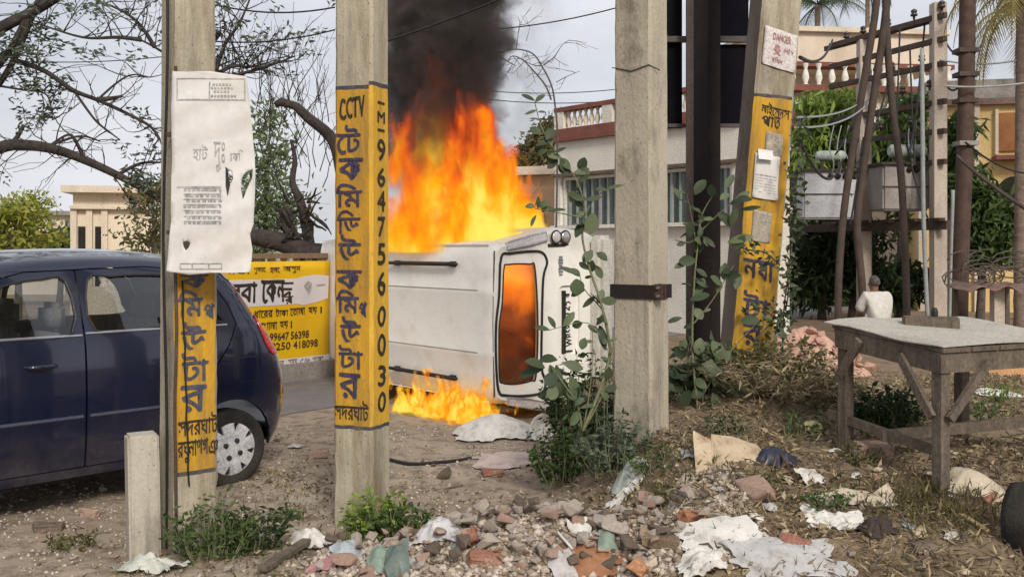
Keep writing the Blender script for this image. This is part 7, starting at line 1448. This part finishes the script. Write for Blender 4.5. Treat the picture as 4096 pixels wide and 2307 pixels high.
# gravel, straw, grass as masses
def tris_scatter(n, area, sizes, m, name, label, seed, flat_=.6, prob=None):
    r_ = np.random.default_rng(seed); X = r_.uniform(area[0], area[1], n); Y = r_.uniform(area[2] ** .5, area[3] ** .5, n) ** 2
    if prob is not None: k_ = r_.random(n) < prob(X, Y); X, Y = X[k_], Y[k_]
    n = len(X); s = r_.choice(sizes, n) * r_.uniform(.6, 1.3, n); Z = gz(X, Y)
    oc = np.array([(1, 0, 0), (0, 1, 0), (-1, 0, 0), (0, -1, 0), (0, 0, 1), (0, 0, -1)]) * .5; V = oc[None] * s[:, None, None] * r_.uniform(.6, 1.3, (n, 6, 1)); a_ = r_.uniform(0, 6.28, n); ca, sa = np.cos(a_), np.sin(a_)
    V = np.stack([V[:, :, 0] * ca[:, None] - V[:, :, 1] * sa[:, None], V[:, :, 0] * sa[:, None] + V[:, :, 1] * ca[:, None], V[:, :, 2] * flat_], -1) + np.stack([X, Y, Z + s * .1], -1)[:, None]
    f = np.array([(0, 1, 4), (1, 2, 4), (2, 3, 4), (3, 0, 4), (1, 0, 5), (2, 1, 5), (3, 2, 5), (0, 3, 5)]); T = (f[None] + (np.arange(n) * 6)[:, None, None]).reshape(-1, 3)
    o = np_mesh(name, V.reshape(-1, 3), T, m); tag(o, label, kind='stuff'); return o
GRV = leafmat('gravel_mix', (.22, .17, .13), (.56, .49, .41), rough=.95, trans=0.0)
tris_scatter(16000, (-4, 1.1, 4.2, 9), (.008, .012, .016, .022, .03), GRV, 'gravel', 'pale gravel scattered over the dirt verge', 3, prob=lambda x, y: .25 + .75 * (fbm(x * 1.7, y * 1.7, 41) > .0))
tris_scatter(11000, (-1.0, 1.2, 4.5, 5.5), (.016, .026, .036, .05), GRV, 'gravel', 'fine mortar crumbs between the rubble chunks', 4)
tris_scatter(7000, (.6, 4.6, 4.2, 10), (.01, .016, .024), leafmat('bank_crumbs', (.10, .07, .05), (.38, .31, .24), rough=.95, trans=0), 'gravel', 'crumbs and small stones on the bank', 5)
def blades(n, area, L, Wd, m, name, label, seed, up, prob):
    r_ = np.random.default_rng(seed); X = r_.uniform(area[0], area[1], n); Y = r_.uniform(area[2] ** .5, area[3] ** .5, n) ** 2; k_ = r_.random(n) < prob(X, Y); X, Y = X[k_], Y[k_]; n = len(X)
    C = np.stack([X, Y, gz(X, Y) + r_.uniform(0, .02, n)], -1); D = np.stack([r_.normal(size=n), r_.normal(size=n), r_.normal(up, .35, n)], -1); V, T = leaf_mesh(C, D, L * r_.uniform(.4, 1.3, n), Wd * r_.uniform(.5, 1.4, n)); o = np_mesh(name, V, T, m); tag(o, label, kind='stuff')
cl = lambda a, b, c, sd: (lambda x, y: np.clip((fbm(x * a, y * a, sd) + b) * c, 0, 1))
blades(46000, (.35, 4.8, 4.2, 9.5), .07, .010, G_DRY, 'dry_grass', 'dry straw and stems littering the bank', 11, .25, cl(1.6, .12, 4, 51))
blades(16000, (.35, 4.8, 4.2, 9.5), .05, .026, G_DRY, 'dry_leaves', 'dry fallen leaves littering the bank', 12, .12, cl(1.4, .08, 4, 52))
blades(15000, (.3, 4.8, 4.2, 9.0), .085, .009, G_OL, 'grass', 'patchy olive grass on the bank', 13, 1.0, cl(1.2, -.04, 6, 53))
blades(4200, (1.7, 3.0, 4.6, 5.6), .09, .008, G_OL, 'grass', 'green grass tufts below the front table leg', 14, 1.2, lambda x, y: np.exp(-((x - 2.15) / .3) ** 2 - ((y - 5.0) / .22) ** 2))
blades(9000, (-4, .6, 4.3, 8), .045, .008, G_OL, 'grass', 'thin olive grass specks on the dirt verge', 15, .8, cl(1.3, -.10, 6, 54))
blades(11000, (-4, .6, 4.3, 8.5), .04, .018, G_DRY, 'dry_leaves', 'dry leaf bits on the dirt verge', 16, .12, cl(1.5, .0, 4, 55))
